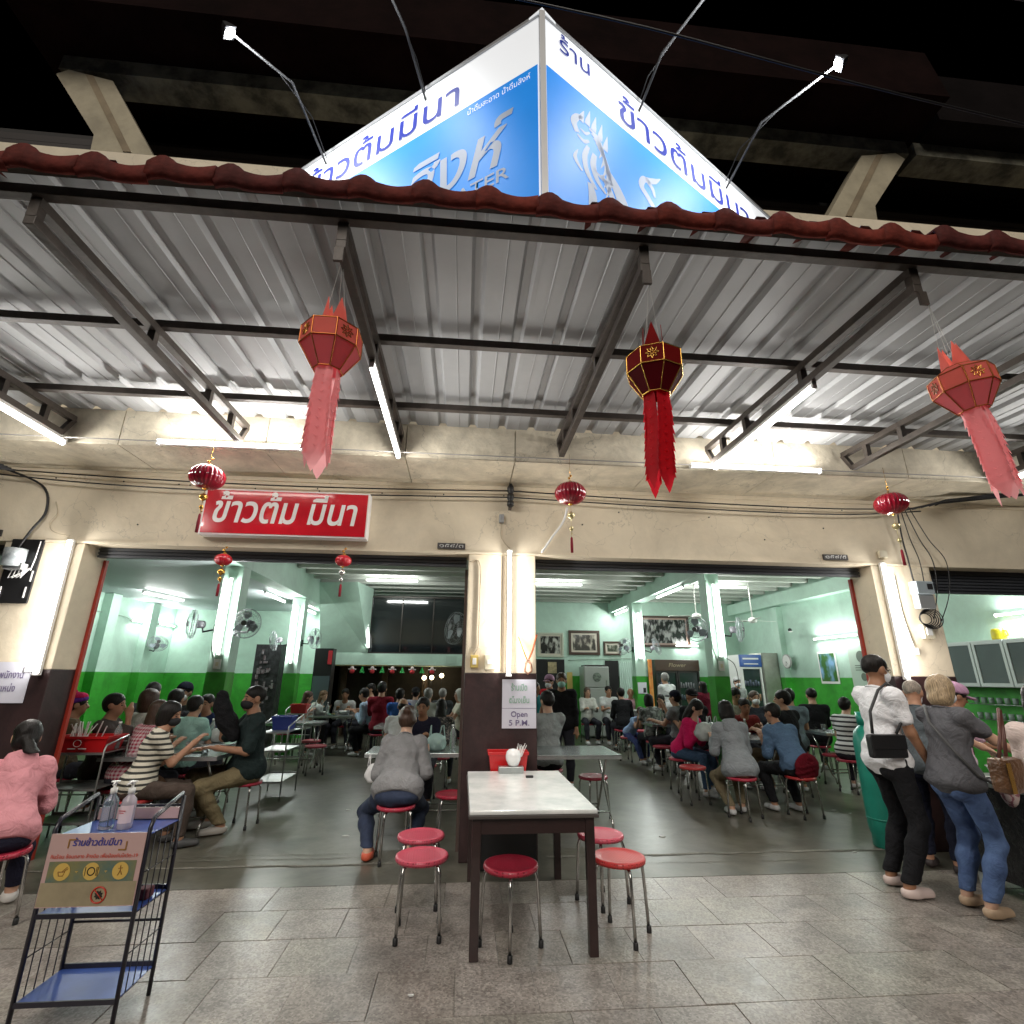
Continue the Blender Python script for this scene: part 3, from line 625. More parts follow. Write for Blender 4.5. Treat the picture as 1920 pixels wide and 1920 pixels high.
wire('upper black cable strung along the fascia from the left edge to the middle insulator', [(-4.9,-.10,3.40),(-3,-.10,3.335),(-1.4,-.1,3.325),(.42,-.1,3.36)])
wire('lower black cable strung along the fascia from the left edge to the middle insulator', [(-4.9,-.12,3.36),(-3.6,-.11,3.27),(-2,-.1,3.245),(.42,-.1,3.29)])
wire('upper black cable from the middle insulator to the cable bundle on the right', [(.44,-.1,3.36),(2.2,-.1,3.315),(4.0,-.1,3.30),(5.0,-.12,3.34)])
wire('lower black cable from the middle insulator to the cable bundle on the right', [(.44,-.1,3.29),(2.2,-.1,3.245),(4.0,-.1,3.235),(5.0,-.12,3.30)])
wire('thick black cable hanging from the fascia to the left meter board', [(-4.55,-.1,3.42),(-4.12,-.06,3.25),(-4.02,-.05,3.0),(-4.10,-.05,2.8),(-4.16,-.06,2.62)], .011)
for k, (dx, dz) in enumerate(((0,0), (.10,.02), (.22,.0), (.34,.05))):
    wire(('thick black cable dropping to the right meter', 'second black cable dropping beside the right meter', 'third black cable looping past the right meter', 'outermost black cable looping past the right meter')[k],
         [(4.72+dx*.4,-.12,3.32+dz),(4.74+dx*.9,-.08,3.0),(4.76+dx*1.3,-.07,2.75),(4.78+dx*1.1,-.06,2.5-dx*.3),(4.84+dx*.3,-.06,2.28-dx*.7)], .008 if k == 0 else .005)
bd = MB()
for k in range(7): bd.tube([(4.6+.1*k,-.12-.01*(k % 3),3.26+.02*k), (5.1,-.22-.02*k,3.36), (5.9,-.4,3.42+.02*(k % 4)), (7.4,-.62,3.50)], .010, 5)
tag(bd.build('cable_bundle', BLACKW), 'tangled bundle of black cables under the slab above the right pillar', 'cables')
bl = MB()
for k in range(5): bl.tube([(-4.35-.03*k,-.12-.01*k,3.37+.012*k), (-5.0,-.3,3.40+.01*k), (-6.2,-.6,3.48)], .012, 5)
bl.ball((-4.72,-.24,3.40), (.07,.05,.05)); tag(bl.build('cable_bundle', BLACKW), 'black cable bundle with a splice at the left edge under the slab', 'cables')
ins = thing('cable_insulator', 'black cable insulator on the fascia above the middle pillar', 'insulator', (.43,-.1,3.30))
MB().lathe([(.012,-.12),(.035,-.10),(.035,-.06),(.02,-.045),(.035,-.03),(.035,.02),(.02,.035),(.035,.05),(.035,.10),(.012,.14)], n=14).build('insulator', BLACKP, ins); MB().box(-.015, .015, .02, .098, -.12, .2).build('bracket', STEEL, ins)
wire('thin grey conduit running along the ends of the trusses', [(-5.2,-.79,3.445),(-2,-.79,3.44),(1,-.79,3.44),(6,-.79,3.445)], .006, mat('grey_conduit', (.35,.33,.30), .6), 'conduit', 'conduit')
wire('white plastic pipe hanging crooked at the corner of the right opening', [(1.02,-.12,3.20),(.98,-.08,3.05),(.86,-.05,2.88),(.76,-.03,2.73)], .012, WHITEP, 'pipe', 'pipe', 8)
wire('thin cable running down the left part of the middle pillar to the yellow socket', [(.03,-.01,2.62),(.13,-.012,2.61),(.145,-.012,2.3),(.14,-.012,1.95),(.14,-.012,1.80),(.10,-.012,1.72)], .006, mat('painted_cable', (.45,.37,.26), .7))
wire('wire drooping from the junction box to the pillar tube', [(.345,-.02,3.03),(.34,-.02,2.9),(.38,-.03,2.82),(.43,-.05,2.76)], .004, mat('painted_cable', (.45,.37,.26), .7))
wire('white conduit running down the right pillar beside the tube', [(4.60,-.012,2.60),(4.60,-.012,2.2),(4.63,-.012,1.95),(4.65,-.012,1.84)], .009, WHITEP, 'conduit', 'conduit')
wire('curly wire dangling beside the left pillar tube', [(-3.98,-.02,3.1),(-3.94,-.02,2.98),(-3.98,-.02,2.88),(-3.92,-.02,2.80),(-3.76,-.03,2.76)], .004, mat('painted_cable', (.45,.37,.26), .7))
wire('black overhead wire crossing high in front of the sign', [(-3.4,-3.0,6.35),(-1.0,-3.3,5.68),(.5,-3.4,5.50),(2.4,-3.4,5.42),(5,-3.3,5.6)], .007)
wire('lower black overhead wire crossing in front of the sign', [(-3.6,-2.6,6.5),(-1.2,-3.1,5.55),(.6,-3.3,4.98),(2.4,-3.3,4.60),(6,-3.1,4.35)], .007)
gar = thing('flower_garland', 'orange and yellow flower garland hanging on the middle pillar', 'garland', (.615,-.02,1.62))
MB().tube([(-.09,0,.27),(-.05,-.01,.16),(-.01,-.015,.06)], .006, 6).build('orange_strand', mat('marigold', (.75,.28,.03), .8, bump=1, bs=200), gar); MB().tube([(.09,0,.29),(.05,-.01,.15),(.01,-.015,.06)], .010, 6).build('red_strand', mat('dried_flower', (.55,.14,.05), .8, bump=1, bs=200), gar)
MB().tube([(0,-.015,.06),(.03,-.015,.01),(.035,-.015,-.05),(0,-.015,-.075),(-.03,-.015,-.05),(-.022,-.015,.01),(0,-.015,.06)], .011, 6).build('loop', mat('brown_beads', (.42,.22,.14), .7, bump=1, bs=160), gar)

# ------------------------------------------------------------------ paper lanterns (hanging from the front of the trusses)
def paper_lantern(loc, rot, c1, c2, label, tail_c, front=0.):
    t = thing('paper_lantern', label, 'lantern', loc, rot[2], 'tall paper lanterns hung from the awning edge'); t.rotation_euler = rot
    mp = lambda n, c: mat('%s_%d' % (n, c[0]*1000), c, .7, var=.1, vs=8, spec=.2, translucent=.65)
    PU, PL, PT = mp('lantern_paper', c1), mp('lantern_paper_low', c2), mp('streamer_paper', tail_c)
    rings = [(.062,.0), (.138,-.045), (.138,-.135), (.066,-.25)]; n = 8
    def pt(i, k): r, z = rings[i]; a = PI*2*(k-.5)/n-PI/2+front; q = 1.0; return Vector((r*q*math.cos(a), r*q*math.sin(a), z))
    tr_ = MB()
    for i in range(3):
        for k in range(n):
            q = [pt(i, k), pt(i, k+1), pt(i+1, k+1), pt(i+1, k)]; nn = (q[1]-q[0]).cross(q[3]-q[0]).normalized()*.0015
            MB().add([p-nn for p in q]+[p+nn for p in q], [(0,1,2,3),(7,6,5,4),(0,4,5,1),(1,5,6,2),(2,6,7,3),(3,7,4,0)]).build('paper_panel', PL if i == 2 else PU, t)
            tr_.tube([pt(i, k)*1.012, pt(i+1, k)*1.012], .0035, 4, False)
            if i: tr_.tube([pt(i, k)*1.012, pt(i, k+1)*1.012], .0035, 4, False)
    for k in range(n): tr_.tube([pt(3, k)*1.012, pt(3, k+1)*1.012], .004, 4, False); tr_.tube([pt(0, k)*1.02, pt(0, k+1)*1.02], .004, 4, False)
    tr_.build('gold_trim', GOLD if c1[0] < .5 else mat('copper_trim', (.50,.16,.04), .3, metal=.8), t)
    for k in range(1, 8, 2):       # pointed crown leaves and flower cut-outs
        a = PI*2*k/n-PI/2+front; d = Vector((math.cos(a), math.sin(a), 0)); s = Vector((-d.y, d.x, 0))
        b = d*.050; MB().add([b-s*.042, b+s*.042, b*.9+Vector((0,0,.145)), b*.94-s*.040, b*.94+s*.040, b*.84+Vector((0,0,.143))], [(0,1,2),(5,4,3),(0,3,4,1),(1,4,5,2),(2,5,3,0)]).build('crown_leaf', PU, t)
        c = d*(.138*math.cos(PI/n)+.003)+Vector((0,0,-.09)); fl_ = MB()
        for j in range(8):
            aa = j*PI/4; e = s*math.cos(aa)+Vector((0,0,1))*math.sin(aa); f_ = s*math.cos(aa+.39)+Vector((0,0,1))*math.sin(aa+.39); g_ = s*math.cos(aa-.39)+Vector((0,0,1))*math.sin(aa-.39)
            fl_.tube([c+e*.032, c+f_*.017, c+f_*.006], .0022, 4, False); fl_.tube([c+e*.032, c+g_*.017], .0022, 4, False)
        fl_.build('flower_cutout', GOLD if c1[0] < .5 or k == 7 else mat('dark_gold_print', (.22,.09,.02), .4, metal=.5), t)
    for k in range(4):             # four streamers with notched edges and arrow slits
        a = PI/2*k+front-PI/2+(.0); d = Vector((math.cos(a), math.sin(a), 0)); s = Vector((-d.y, d.x, 0)); vs = []; N_ = 12; Ls = .52-.03*(k % 2)
        st = MB()
        for j in range(N_):
            z0 = -.25-Ls*j/N_; z1 = -.25-Ls*(j+1)/N_; w0 = .036+.010*math.sin(PI*j/N_); w1 = w0+.012; sw = .010*math.sin(j*.55+k)
            if j >= N_-2: w1 = .024 if j == N_-2 else .0; w0 = .044 if j == N_-2 else .024
            y0 = .045+sw*.6; b0 = d*y0+Vector((0,0,z0)); b1 = d*(.045+.010*math.sin((j+1)*.55+k)*.6)+Vector((0,0,z1))
            st.add([b0-s*w0, b0+s*w0, b1+s*w1*.85, b1-s*w1*.85], [(0,1,2,3)])
            if 0 < j < N_-2:
                zc = z0-.01; cc = d*(y0+.007); st.add([cc+Vector((0,0,zc+.012))-s*.012, cc+Vector((0,0,zc)), cc+Vector((0,0,zc+.012))+s*.012, d*(y0+.001)+Vector((0,0,zc+.004))], [(0,1,3),(1,2,3)])
                for sg_ in (-1, 1): e0 = d*(y0)+s*sg_*w0; st.add([e0+Vector((0,0,z0)), e0+s*sg_*.006+d*.006+Vector((0,0,z1-.008)), e0-s*sg_*.016+Vector((0,0,z0-.03))], [(0,1,2)])
        st.build('streamer', PT, t)
    c_ = MB()
    for dx, dy in ((.045,.0), (-.045,.0), (0,.045)): c_.tube([(dx,dy,.06), (0,0,.42)], .0013, 4, False)
    c_.build('string', mat('white_string', (.6,.6,.58), .7), t)
    return t
HOT, HOT2 = (.95,.36,.30), (.90,.32,.36)
paper_lantern((-.675,-2.96,3.115), (0,0,0), HOT, HOT2, 'pink paper lantern with long pink streamers hung left of the middle', (.95,.46,.48))
paper_lantern((.90,-2.96,3.09), (.03,0,.35), (.38,.016,.016), (.26,.010,.02), 'dark red paper lantern with gold trim and red streamers', (.60,.02,.035))
paper_lantern((2.56,-2.96,3.10), (-.06,-.11,.45), (.95,.42,.36), (.93,.40,.44), 'pink paper lantern blown aslant at the right edge', (.95,.58,.62))
hk = MB().box(-.022, .022, -3.10, -3.085, 3.38, 3.46).mesh('hanger_bracket', STEEL)
for x in (-.655, .845, 2.33): link('hanger_bracket', hk, AW, (x, 0, 0))

REDG = mat('red_lantern_gloss', (.30,.004,.02), .12, coat=.8); REDG2 = mat('red_lantern_bright', (.55,.006,.02), .12, coat=.8); TASS = mat('red_tassel', (.25,.006,.02), .8)
def small_lantern(loc, r, cord, chain, lab, m=REDG, charm=GOLD, grp='round red lanterns hung from the truss ends', tl=.11):
    t = thing('round_lantern', lab, 'lantern', loc, random.uniform(0, 1), grp)
    pr = [(r*math.sin(a), -r*.78*math.cos(a)) for a in np.linspace(.22, PI-.22, 13)]
    MB().lathe(pr, n=96, rib=.035, ribs=24).build('lantern_body', m, t)
    MB().lathe([(r*.28,-.012),(r*.30,.0),(r*.12,.012),(.004,.03)], (0,0,r*.70), 14).build('top_cap', GOLD, t)
    MB().lathe([(.004,-.02),(r*.12,-.012),(r*.3,0),(r*.28,.01)], (0,0,-r*.70), 14).build('bottom_cap', GOLD, t)
    c = MB(); c.tube([(0,0,r*.72), (0,0,r*.72+cord)], .002, 4)
    for j in range(3): c.ball((0.012*(-1)**j,0,r*.82+.03*j), .012, 6, 4)
    c.build('cord', GOLD, t)
    q = MB(); z = -r*.74; q.tube([(0,0,z), (0,0,z-chain)], .002, 4); q.lathe([(.004,-.035),(.032,-.012),(.034,.012),(.004,.035)], (0,0,z-chain*.35), 10); q.ball((0,0,z-chain*.75), (.018,.018,.022), 8, 6); q.ball((.008,0,z-chain*.9), .008, 6, 4); q.build('charm', charm, t)
    MB().lathe([(.012,-tl),(.013,-tl*.5),(.010,-.01),(.004,0)], (0,0,z-chain), 8).build('tassel', TASS, t)
random.seed(5)
small_lantern((-2.20,-.86,3.10), .137, .26, .22, 'round red lantern above the left end of the red sign', tl=.16)
small_lantern((.90,-.86,3.08), .137, .28, .30, 'round red lantern right of the middle pillar', charm=mat('pale_gold', (.75,.65,.35), .3, metal=.7), tl=.14)
small_lantern((3.97,-.86,3.10), .137, .27, .34, 'round red lantern by the right pillar', charm=mat('pale_gold', (.75,.65,.35), .3, metal=.7), tl=.15)
small_lantern((-2.30,-.10,2.555), .075, .08, .17, 'small glossy red lantern with a gold coin under the beam, the left one', REDG2, GOLD, 'small red lanterns under the left opening head', .12)
small_lantern((-1.19,-.10,2.575), .075, .07, .17, 'small glossy red lantern with a silver charm under the beam, the right one', REDG2, mat('silver_charm', (.7,.7,.68), .2, metal=.9), 'small red lanterns under the left opening head', .12)

# ------------------------------------------------------------------ stools
def seat_mat(name, c):
    m = mat(name, c, .38, coat=.15); nt = m.node_tree; b = nt.nodes['Principled BSDF']; tc = nt.nodes.new('ShaderNodeTexCoord'); v = nt.nodes.new('ShaderNodeTexVoronoi')
    v.inputs['Scale'].default_value = 62; v.inputs['Randomness'].default_value = 0; bp = nt.nodes.new('ShaderNodeBump'); bp.inputs['Strength'].default_value = .8; bp.inputs['Distance'].default_value = .006; bp.invert = False
    r = nt.nodes.new('ShaderNodeMapRange'); r.inputs[1].default_value = .15; r.inputs[2].default_value = .45
    nt.links.new(tc.outputs['Object'], v.inputs['Vector']); nt.links.new(v.outputs['Distance'], r.inputs[0]); nt.links.new(r.outputs[0], bp.inputs['Height']); nt.links.new(bp.outputs[0], b.inputs['Normal'])
    rr = nt.nodes.new('ShaderNodeMix'); rr.data_type = 'RGBA'; rr.inputs[6].default_value = (c[0]*.55, c[1]*.5, c[2]*.5, 1); rr.inputs[7].default_value = (*c, 1)
    nt.links.new(r.outputs[0], rr.inputs[0]); nt.links.new(rr.outputs[2], b.inputs['Base Color']); return m
SR = seat_mat('stool_red', (.40,.022,.05)); SRP = seat_mat('stool_faded_red', (.50,.06,.10)); SRO = seat_mat('stool_orange_red', (.50,.035,.035))
SEATP = [(.02,-.030),(.145,-.030),(.165,-.026),(.170,-.012),(.166,.002),(.155,.006),(.145,.002),(.10,-.001),(.001,.001)]
def seat_mesh(m): return MB().lathe(SEATP, (0,0,.425), 40).mesh('seat', m)
seat_meshes = [seat_mesh(m) for m in (SR, SRP, SRO)]
lg = MB().tube([(.06,0,.392),(.12,0,.394),(.152,0,.380),(.163,0,.345),(.172,0,.2),(.182,0,.012)], .0105, 8).mesh('leg', CHROME)
ft = MB().lathe([(.015,0),(.016,.002),(.015,.035),(.012,.038)], n=8).mesh('rubber_foot', BLACKP)
stool0 = None
def stool(x, y, rz, label, kind=0, group='red round stools with chrome legs'):
    global stool0
    if stool0 is None:
        t = thing('stool', label, 'stool', (x,y,0), rz, group); link('seat', seat_meshes[kind], t)
        for k in range(4):
            l = link('leg', lg, t, rz=PI/2*k+PI/4); link('rubber_foot', ft, l, (.1825,0,0))
        stool0 = t; return t
    t = dup(stool0, (x,y,0), rz, label, group)
    for c in t.children:
        if c.name.startswith('seat'): c.data = seat_meshes[kind]
    return t
stool(-.22, -1.25, .04, 'faded red stool nearest the camera left of the white topped table', 1)
stool(-.26, -.80, .02, 'faded red stool behind the other one left of the white topped table', 1)
stool(.335, -1.45, PI/4-.1, 'dark red stool standing in front of the white topped table', 0)
stool(1.04, -1.36, PI/4+.15, 'bright red stool nearest the camera right of the white topped table', 2)
stool(1.05, -.86, PI/4-.25, 'red stool behind the other one right of the white topped table', 1)
stool(-.06, .56, .1, 'empty red stool beside the woman in the grey sweater')
stool(1.555, 1.42, .3, 'empty dull red stool beside the steel table right of the pillar')
stool(-3.18, 6.4, .3, 'empty red stool left of the far steel folding table')
stool(-2.62, 5.0, .1, 'empty red stool before the small steel table left of the aisle')
stool(-2.35, 4.3, .4, 'empty red stool in the aisle by the second cart')
stool(3.40, 4.05, .2, 'empty red stool at the end of the table with the pink bowl')
stool(3.55, 6.9, .2, 'empty red stool under the far right table')
stool(3.95, 6.7, .5, 'second empty red stool under the far right table')
stool(3.02, 2.02, .1, 'orange red stool under the woman in the magenta jacket\u2019s bag', 2)
stool(5.7, 3.0, .2, 'empty red stool at the table by the right wall')

# ------------------------------------------------------------------ tables
WOODD = mat('dark_red_wood', (.028,.012,.011), .35, bump=.1, bs=30, var=.35, vs=10, coat=.2)
MARB = mat('white_marble_laminate', (.80,.81,.79), .22, var=.30, vs=4.5, var2=(.60,.63,.62), coat=.2)
ft_ = thing('dining_table', 'white marble topped table with dark wooden legs in front of the pillar', 'table', (.46,-.95,0))
MB().bbox(-.39, .39, -.68, .68, .728, .752, .008).build('tabletop', MARB, ft_); MB().bbox(-.395, .395, -.685, .685, .708, .7275, .004).build('table_edge', mat('dark_edge', (.06,.05,.045), .5), ft_)
MB().box(-.355, .355, -.645, -.62, .62, .707).box(-.355, .355, .62, .645, .62, .707).box(-.355, -.33, -.62, .62, .62, .707).box(.33, .355, -.62, .62, .62, .707).build('apron', WOODD, ft_)
for x in (-.345, .345):
    for y in (-.63, .55): MB().bbox(x-.026, x+.026, y-.026, y+.026, 0, .706, .003).build('leg', WOODD, ft_)
STT = mat('steel_tabletop', (.42,.46,.46), .22, metal=.75, var=.25, vs=3, bump=.04, bs=4)
def fold_table(x0, x1, y0, y1, label, h=.735, cat='table', topm=STT, yaw=0):
    t = thing('folding_table', label, cat, ((x0+x1)/2, (y0+y1)/2, 0), yaw, 'steel folding tables in the shop'); a, b = (x1-x0)/2, (y1-y0)/2
    MB().bbox(-a, a, -b, b, h-.008, h, .003).build('tabletop', topm, t)
    MB().box(-a, a, -b, -b+.012, h-.04, h-.0085).box(-a, a, b-.012, b, h-.04, h-.0085).box(-a, -a+.012, -b+.012, b-.012, h-.04, h-.0085).box(a-.012, a, -b+.012, b-.012, h-.04, h-.0085).build('table_rim', STAIN, t)
    for sx in (-1, 1):
        for sy in (-1, 1):
            x = sx*(a-.10-(.03 if sy > 0 else 0)); yb = b*.75
            MB().tube([(x,-sy*yb*.85,h-.045), (x,0,h*.52), (x,sy*yb*.62,.14), (x,sy*yb*.92,.10), (x,sy*yb*1.02,.02)], .0125, 8).build('leg', CHROME, t)
    for sy in (-1, 1):
        xb = a-.10-(.03 if sy > 0 else 0); MB().tube([(-xb,sy*b*.47,.16), (xb,sy*b*.47,.16)], .009, 6).build('cross_bar', CHROME, t)
    return t
fold_table(-3.55, -2.42, .78, 1.42, 'long steel table of the woman in the striped top')
fold_table(-1.0, .16, .93, 1.56, 'steel table of the woman in the grey sweater, running behind the pillar')
fold_table(.62, 1.71, .74, 1.52, 'empty steel table just right of the middle pillar')
fold_table(-3.1, -2.2, 6.3, 6.95, 'far steel table of the man in the light blue shirt')
fold_table(-3.35, -2.4, 4.62, 5.2, 'small steel table left of the aisle')
fold_table(-1.4, -.2, 4.0, 4.7, 'steel table hidden among the diners left of the pillar')
fold_table(-3.9, -2.7, 1.75, 2.35, 'steel table of the diners in mint and navy on the left')
fold_table(3.35, 4.25, 4.35, 4.95, 'steel table with a pink bowl by the nearer right column')
fold_table(3.5, 4.6, 7.3, 7.9, 'farthest steel table on the right by the fridge')
fold_table(3.45, 4.45, 2.05, 2.70, 'steel table of the woman in the grey hoodie')
fold_table(5.55, 6.8, 2.9, 3.5, 'steel table of the man in black by the right wall')
fold_table(.3, 1.15, 2.35, 2.9, 'steel table of the man in the grey T-shirt')
fold_table(-4.9, -4.1, -1.0, -.4, 'steel table of the woman in the pink hoodie, at the left edge')

# things on the front table and behind it
th_ = thing('napkin_holder', 'round white plastic napkin pot standing on a steel block on the marble table', 'napkin holder', (.43,-.36,.752))
MB().bbox(-.105, .105, -.04, .04, 0, .05, .004).build('steel_block', STAIN, th_)
MB().lathe([(.035,0),(.045,.01),(.063,.05),(.066,.08),(.055,.115),(.035,.13),(.001,.135)], (.02,0,.051), 24).build('pot', mat('glossy_white', (.80,.80,.80), .2, coat=.5), th_)
n_ = MB(); random.seed(2)
for k in range(9): n_.beam((.05+k*.005,.01,.12), (.055+k*.009+random.uniform(-.01,.01),.015,.215+random.uniform(-.02,.01)), .008, .004)
n_.build('straws', WHITEP, th_)
tag(MB().bbox(.53, .59, -.60, -.565, .752, .768, .004).build('lighter_box', BLACKP), 'small black box lying on the marble table', 'box')
cb = thing('low_cabinet', 'black low cabinet between the marble table and the pillar', 'cabinet', (.42,-.14,0)); MB().bbox(-.24, .24, -.11, .125, .02, .70, .006).build('cabinet_body', BLACKP, cb); MB().bbox(-.21, .21, -.118, -.111, .08, .66, .003).build('door', BLACKP, cb)
RC = mat('red_crate_plastic', (.55,.012,.015), .3, coat=.2)
def crate(loc, sz, label, m=RC, rz=0):
    t = thing('crate', label, 'crate', loc, rz, None); a, b, h = sz[0]/2, sz[1]/2, sz[2]; k = .86
    o = [(-a*k,-b*k,0),(a*k,-b*k,0),(a*k,b*k,0),(-a*k,b*k,0),(-a,-b,h),(a,-b,h),(a,b,h),(-a,b,h)]; i_ = [(x*.95,y*.93,z if z else .01) for x,y,z in o]
    MB().add(o+i_, [(0,3,2,1),(0,1,5,4),(1,2,6,5),(2,3,7,6),(3,0,4,7),(8,9,10,11),(8,12,13,9),(9,13,14,10),(10,14,15,11),(11,15,12,8),(4,5,13,12),(5,6,14,13),(6,7,15,14),(7,4,12,15)]).build('tray', m, t)
    r = MB(); r.bbox(-a-.008, a+.008, -b-.008, -b+.002, h-.02, h+.004, .002).bbox(-a-.008, a+.008, b-.002, b+.008, h-.02, h+.004, .002).bbox(-a-.008, -a+.002, -b, b, h-.02, h+.004, .002).bbox(a-.002, a+.008, -b, b, h-.02, h+.004, .002); r.build('rim', m, t)
    return t
c1 = crate((.42,-.14,.70), (.34,.2,.19), 'red plastic crate behind the marble table against the pillar')

# ------------------------------------------------------------------ serving carts
def shelf_cart(name, label, x0, x1, y0, y1, zs, tm_, fm, rail, group=None, rods=5, r=.009, wheels=False):
    cx, cy = (x0+x1)/2, (y0+y1)/2; t = thing(name, label, 'cart', (cx,cy,0), 0, group); a, b = (x1-x0)/2, (y1-y0)/2
    for sx in (-1, 1):
        MB().tube([(sx*a,-b,0), (sx*a,-b,zs[-1]+.03), (sx*a,-b+.02,zs[-1]+.07), (sx*a,b-.02,rail), (sx*a,b,rail-.02), (sx*a,b,0)], r, 8).build('side_frame', fm, t)
        m = MB()
        for k in range(1, rods+1):
            y = -b+2*b*k/(rods+1); m.tube([(sx*a,y,zs[0]), (sx*a,y,zs[-1])], .0028, 5)
        for z in np.linspace(zs[0], zs[-1], 5)[1:-1]: m.tube([(sx*a,-b,z), (sx*a,b,z)], .0028, 5)
        if rods: m.build('wire_side', fm, t)
    for z in zs:
        MB().bbox(-a+.002, a-.002, -b+.002, b-.002, z-.004, z, .001).build('shelf', tm_, t)
        MB().box(-a, a, -b-.008, -b+.001, z-.014, z+.006).box(-a, a, b-.001, b+.008, z-.014, z+.02).build('shelf_edge', fm, t)
    MB().tube([(-a,b,rail-.06), (a,b,rail-.06)], .006, 6).build('back_bar', fm, t); MB().tube([(-a,b,(zs[0]+zs[1])/2+.03), (a,b,(zs[0]+zs[1])/2+.03)], .006, 6).build('back_bar', fm, t)
    return t
BLK = mat('black_cart_frame', (.012,.011,.02), .35, coat=.3); BLUS = mat('blue_shelf', (.045,.10,.36), .3, coat=.2, var=.2, vs=5)
ct = shelf_cart('display_cart', 'black framed cart with blue shelves and a shop poster on its front', -1.935, -1.50, -2.08, -1.79, (.12,.45,.77), BLUS, BLK, .90, rods=4, r=.0105)
PINKP = mat('poster_pink', (.52,.35,.33), .3, coat=.5); PTEAL = mat('poster_teal', (.09,.15,.13), .35, coat=.4, var=.4, vs=7, var2=(.22,.20,.08)); POCH = mat('poster_ochre', (.36,.30,.19), .35, coat=.4, var=.25, vs=5)
po = MB().box(-.215, .215, -.165, -.160, .485, .785).build('poster', PINKP, ct)
MB().box(-.195, .195, -.1665, -.1655, .585, .670).build('teal_band', PTEAL, po); MB().box(-.212, .212, -.1665, -.1655, .489, .5845).build('ochre_band', POCH, po)
text('lettering', 'ร้านข้าวต้มมีนา', mat('poster_blue_ink', (.05,.05,.28), .5), po, (0,-.166,.735), (1,0,0), (0,-1,0), .022, .22, align='C', bold=.02, shear=.15)
text('lettering', 'กินร้อน ช้อนกลาง ล้างมือ เพื่อป้องกันโควิด-19', mat('poster_red_ink', (.55,.07,.04), .5), po, (0,-.166,.683), (1,0,0), (0,-1,0), .012, .39, align='C', bold=.01)
gy = mat('icon_yellow', (.60,.40,.10), .4); gb = mat('icon_black', (.02,.015,.01), .5); gw = mat('corner_brown', (.28,.14,.03), .5)
for k, x in enumerate((-.13, 0, .13)):
    ic = MB().prism([(x+.036*math.cos(q), .628+.036*math.sin(q)) for q in np.linspace(0, 2*PI, 25)[:-1]], -.1685, -.1675).build('icon_disc', gy, po); s = MB()
    if k == 1:
        s.tube([(x+.016*math.cos(q), -.1695, .628+.016*math.sin(q)) for q in np.linspace(0, 2*PI, 17)], .0025, 4, False)
        for dx in (-.026, .024, .030): s.box(x+dx-.0012, x+dx+.0012, -.1705, -.169, .61, .646)
    elif k == 0: s.tube([(x-.016,-.1695,.628),(x-.01,-.1695,.612),(x+.008,-.1695,.612),(x+.014,-.1695,.628),(x-.016,-.1695,.628)], .0022, 4, False); s.tube([(x,-.1695,.628),(x+.022,-.1695,.648)], .0015, 4, False); s.tube([(x+.005,-.1695,.626),(x+.026,-.1695,.642)], .0015, 4, False)
    else: s.tube([(x-.002,-.1695,.65),(x,-.1695,.63),(x-.008,-.1695,.61)], .0022, 4, False); s.tube([(x,-.1695,.63),(x+.010,-.1695,.612)], .0022, 4, False); s.tube([(x-.01,-.1695,.638),(x+.01,-.1695,.640)], .0018, 4, False)
    s.build('icon', gb if k == 1 else gw, ic)
for x in (-.065, .065): MB().box(x-.006, x+.006, -.1685, -.1675, .627, .6295).box(x-.00125, x+.00125, -.1685, -.1675, .6225, .6265).build('plus_mark', gy, po)
r_ = MB(); r_.tube([(.055+.032*math.cos(q), -.169, .532+.032*math.sin(q)) for q in np.linspace(0, 2*PI, 21)], .0035, 5, False); r_.tube([(.033,-.169,.553), (.077,-.169,.511)], .0025, 4); r_.build('no_germs_ring', mat('sign_red', (.5,.04,.02), .4), po)
r_ = MB().prism([(.055+(.013+.007*(k % 2))*math.cos(k*PI/8), .532+(.013+.007*(k % 2))*math.sin(k*PI/8)) for k in range(16)], -.1695, -.168).build('germ_icon', gb, po)
MB().box(-.125, -.095, -.1685, -.1675, .757, .763).box(-.131, -.1255, -.1685, -.1675, .725, .763).box(.10, .13, -.1685, -.1675, .712, .718).box(.1305, .136, -.1685, -.1675, .712, .75).build('corner_brackets', gw, po)
MB().box(-.205, .205, .142, .147, .775, .83).build('back_notice', PINKP, ct)
CLEARB = mat('clear_blue_plastic', (.62,.78,.92), .08, trans=.85, alpha=1); CLEARP = mat('clear_plastic', (.9,.92,.93), .08, trans=.9); LABP = mat('bottle_label', (.74,.60,.64), .4)
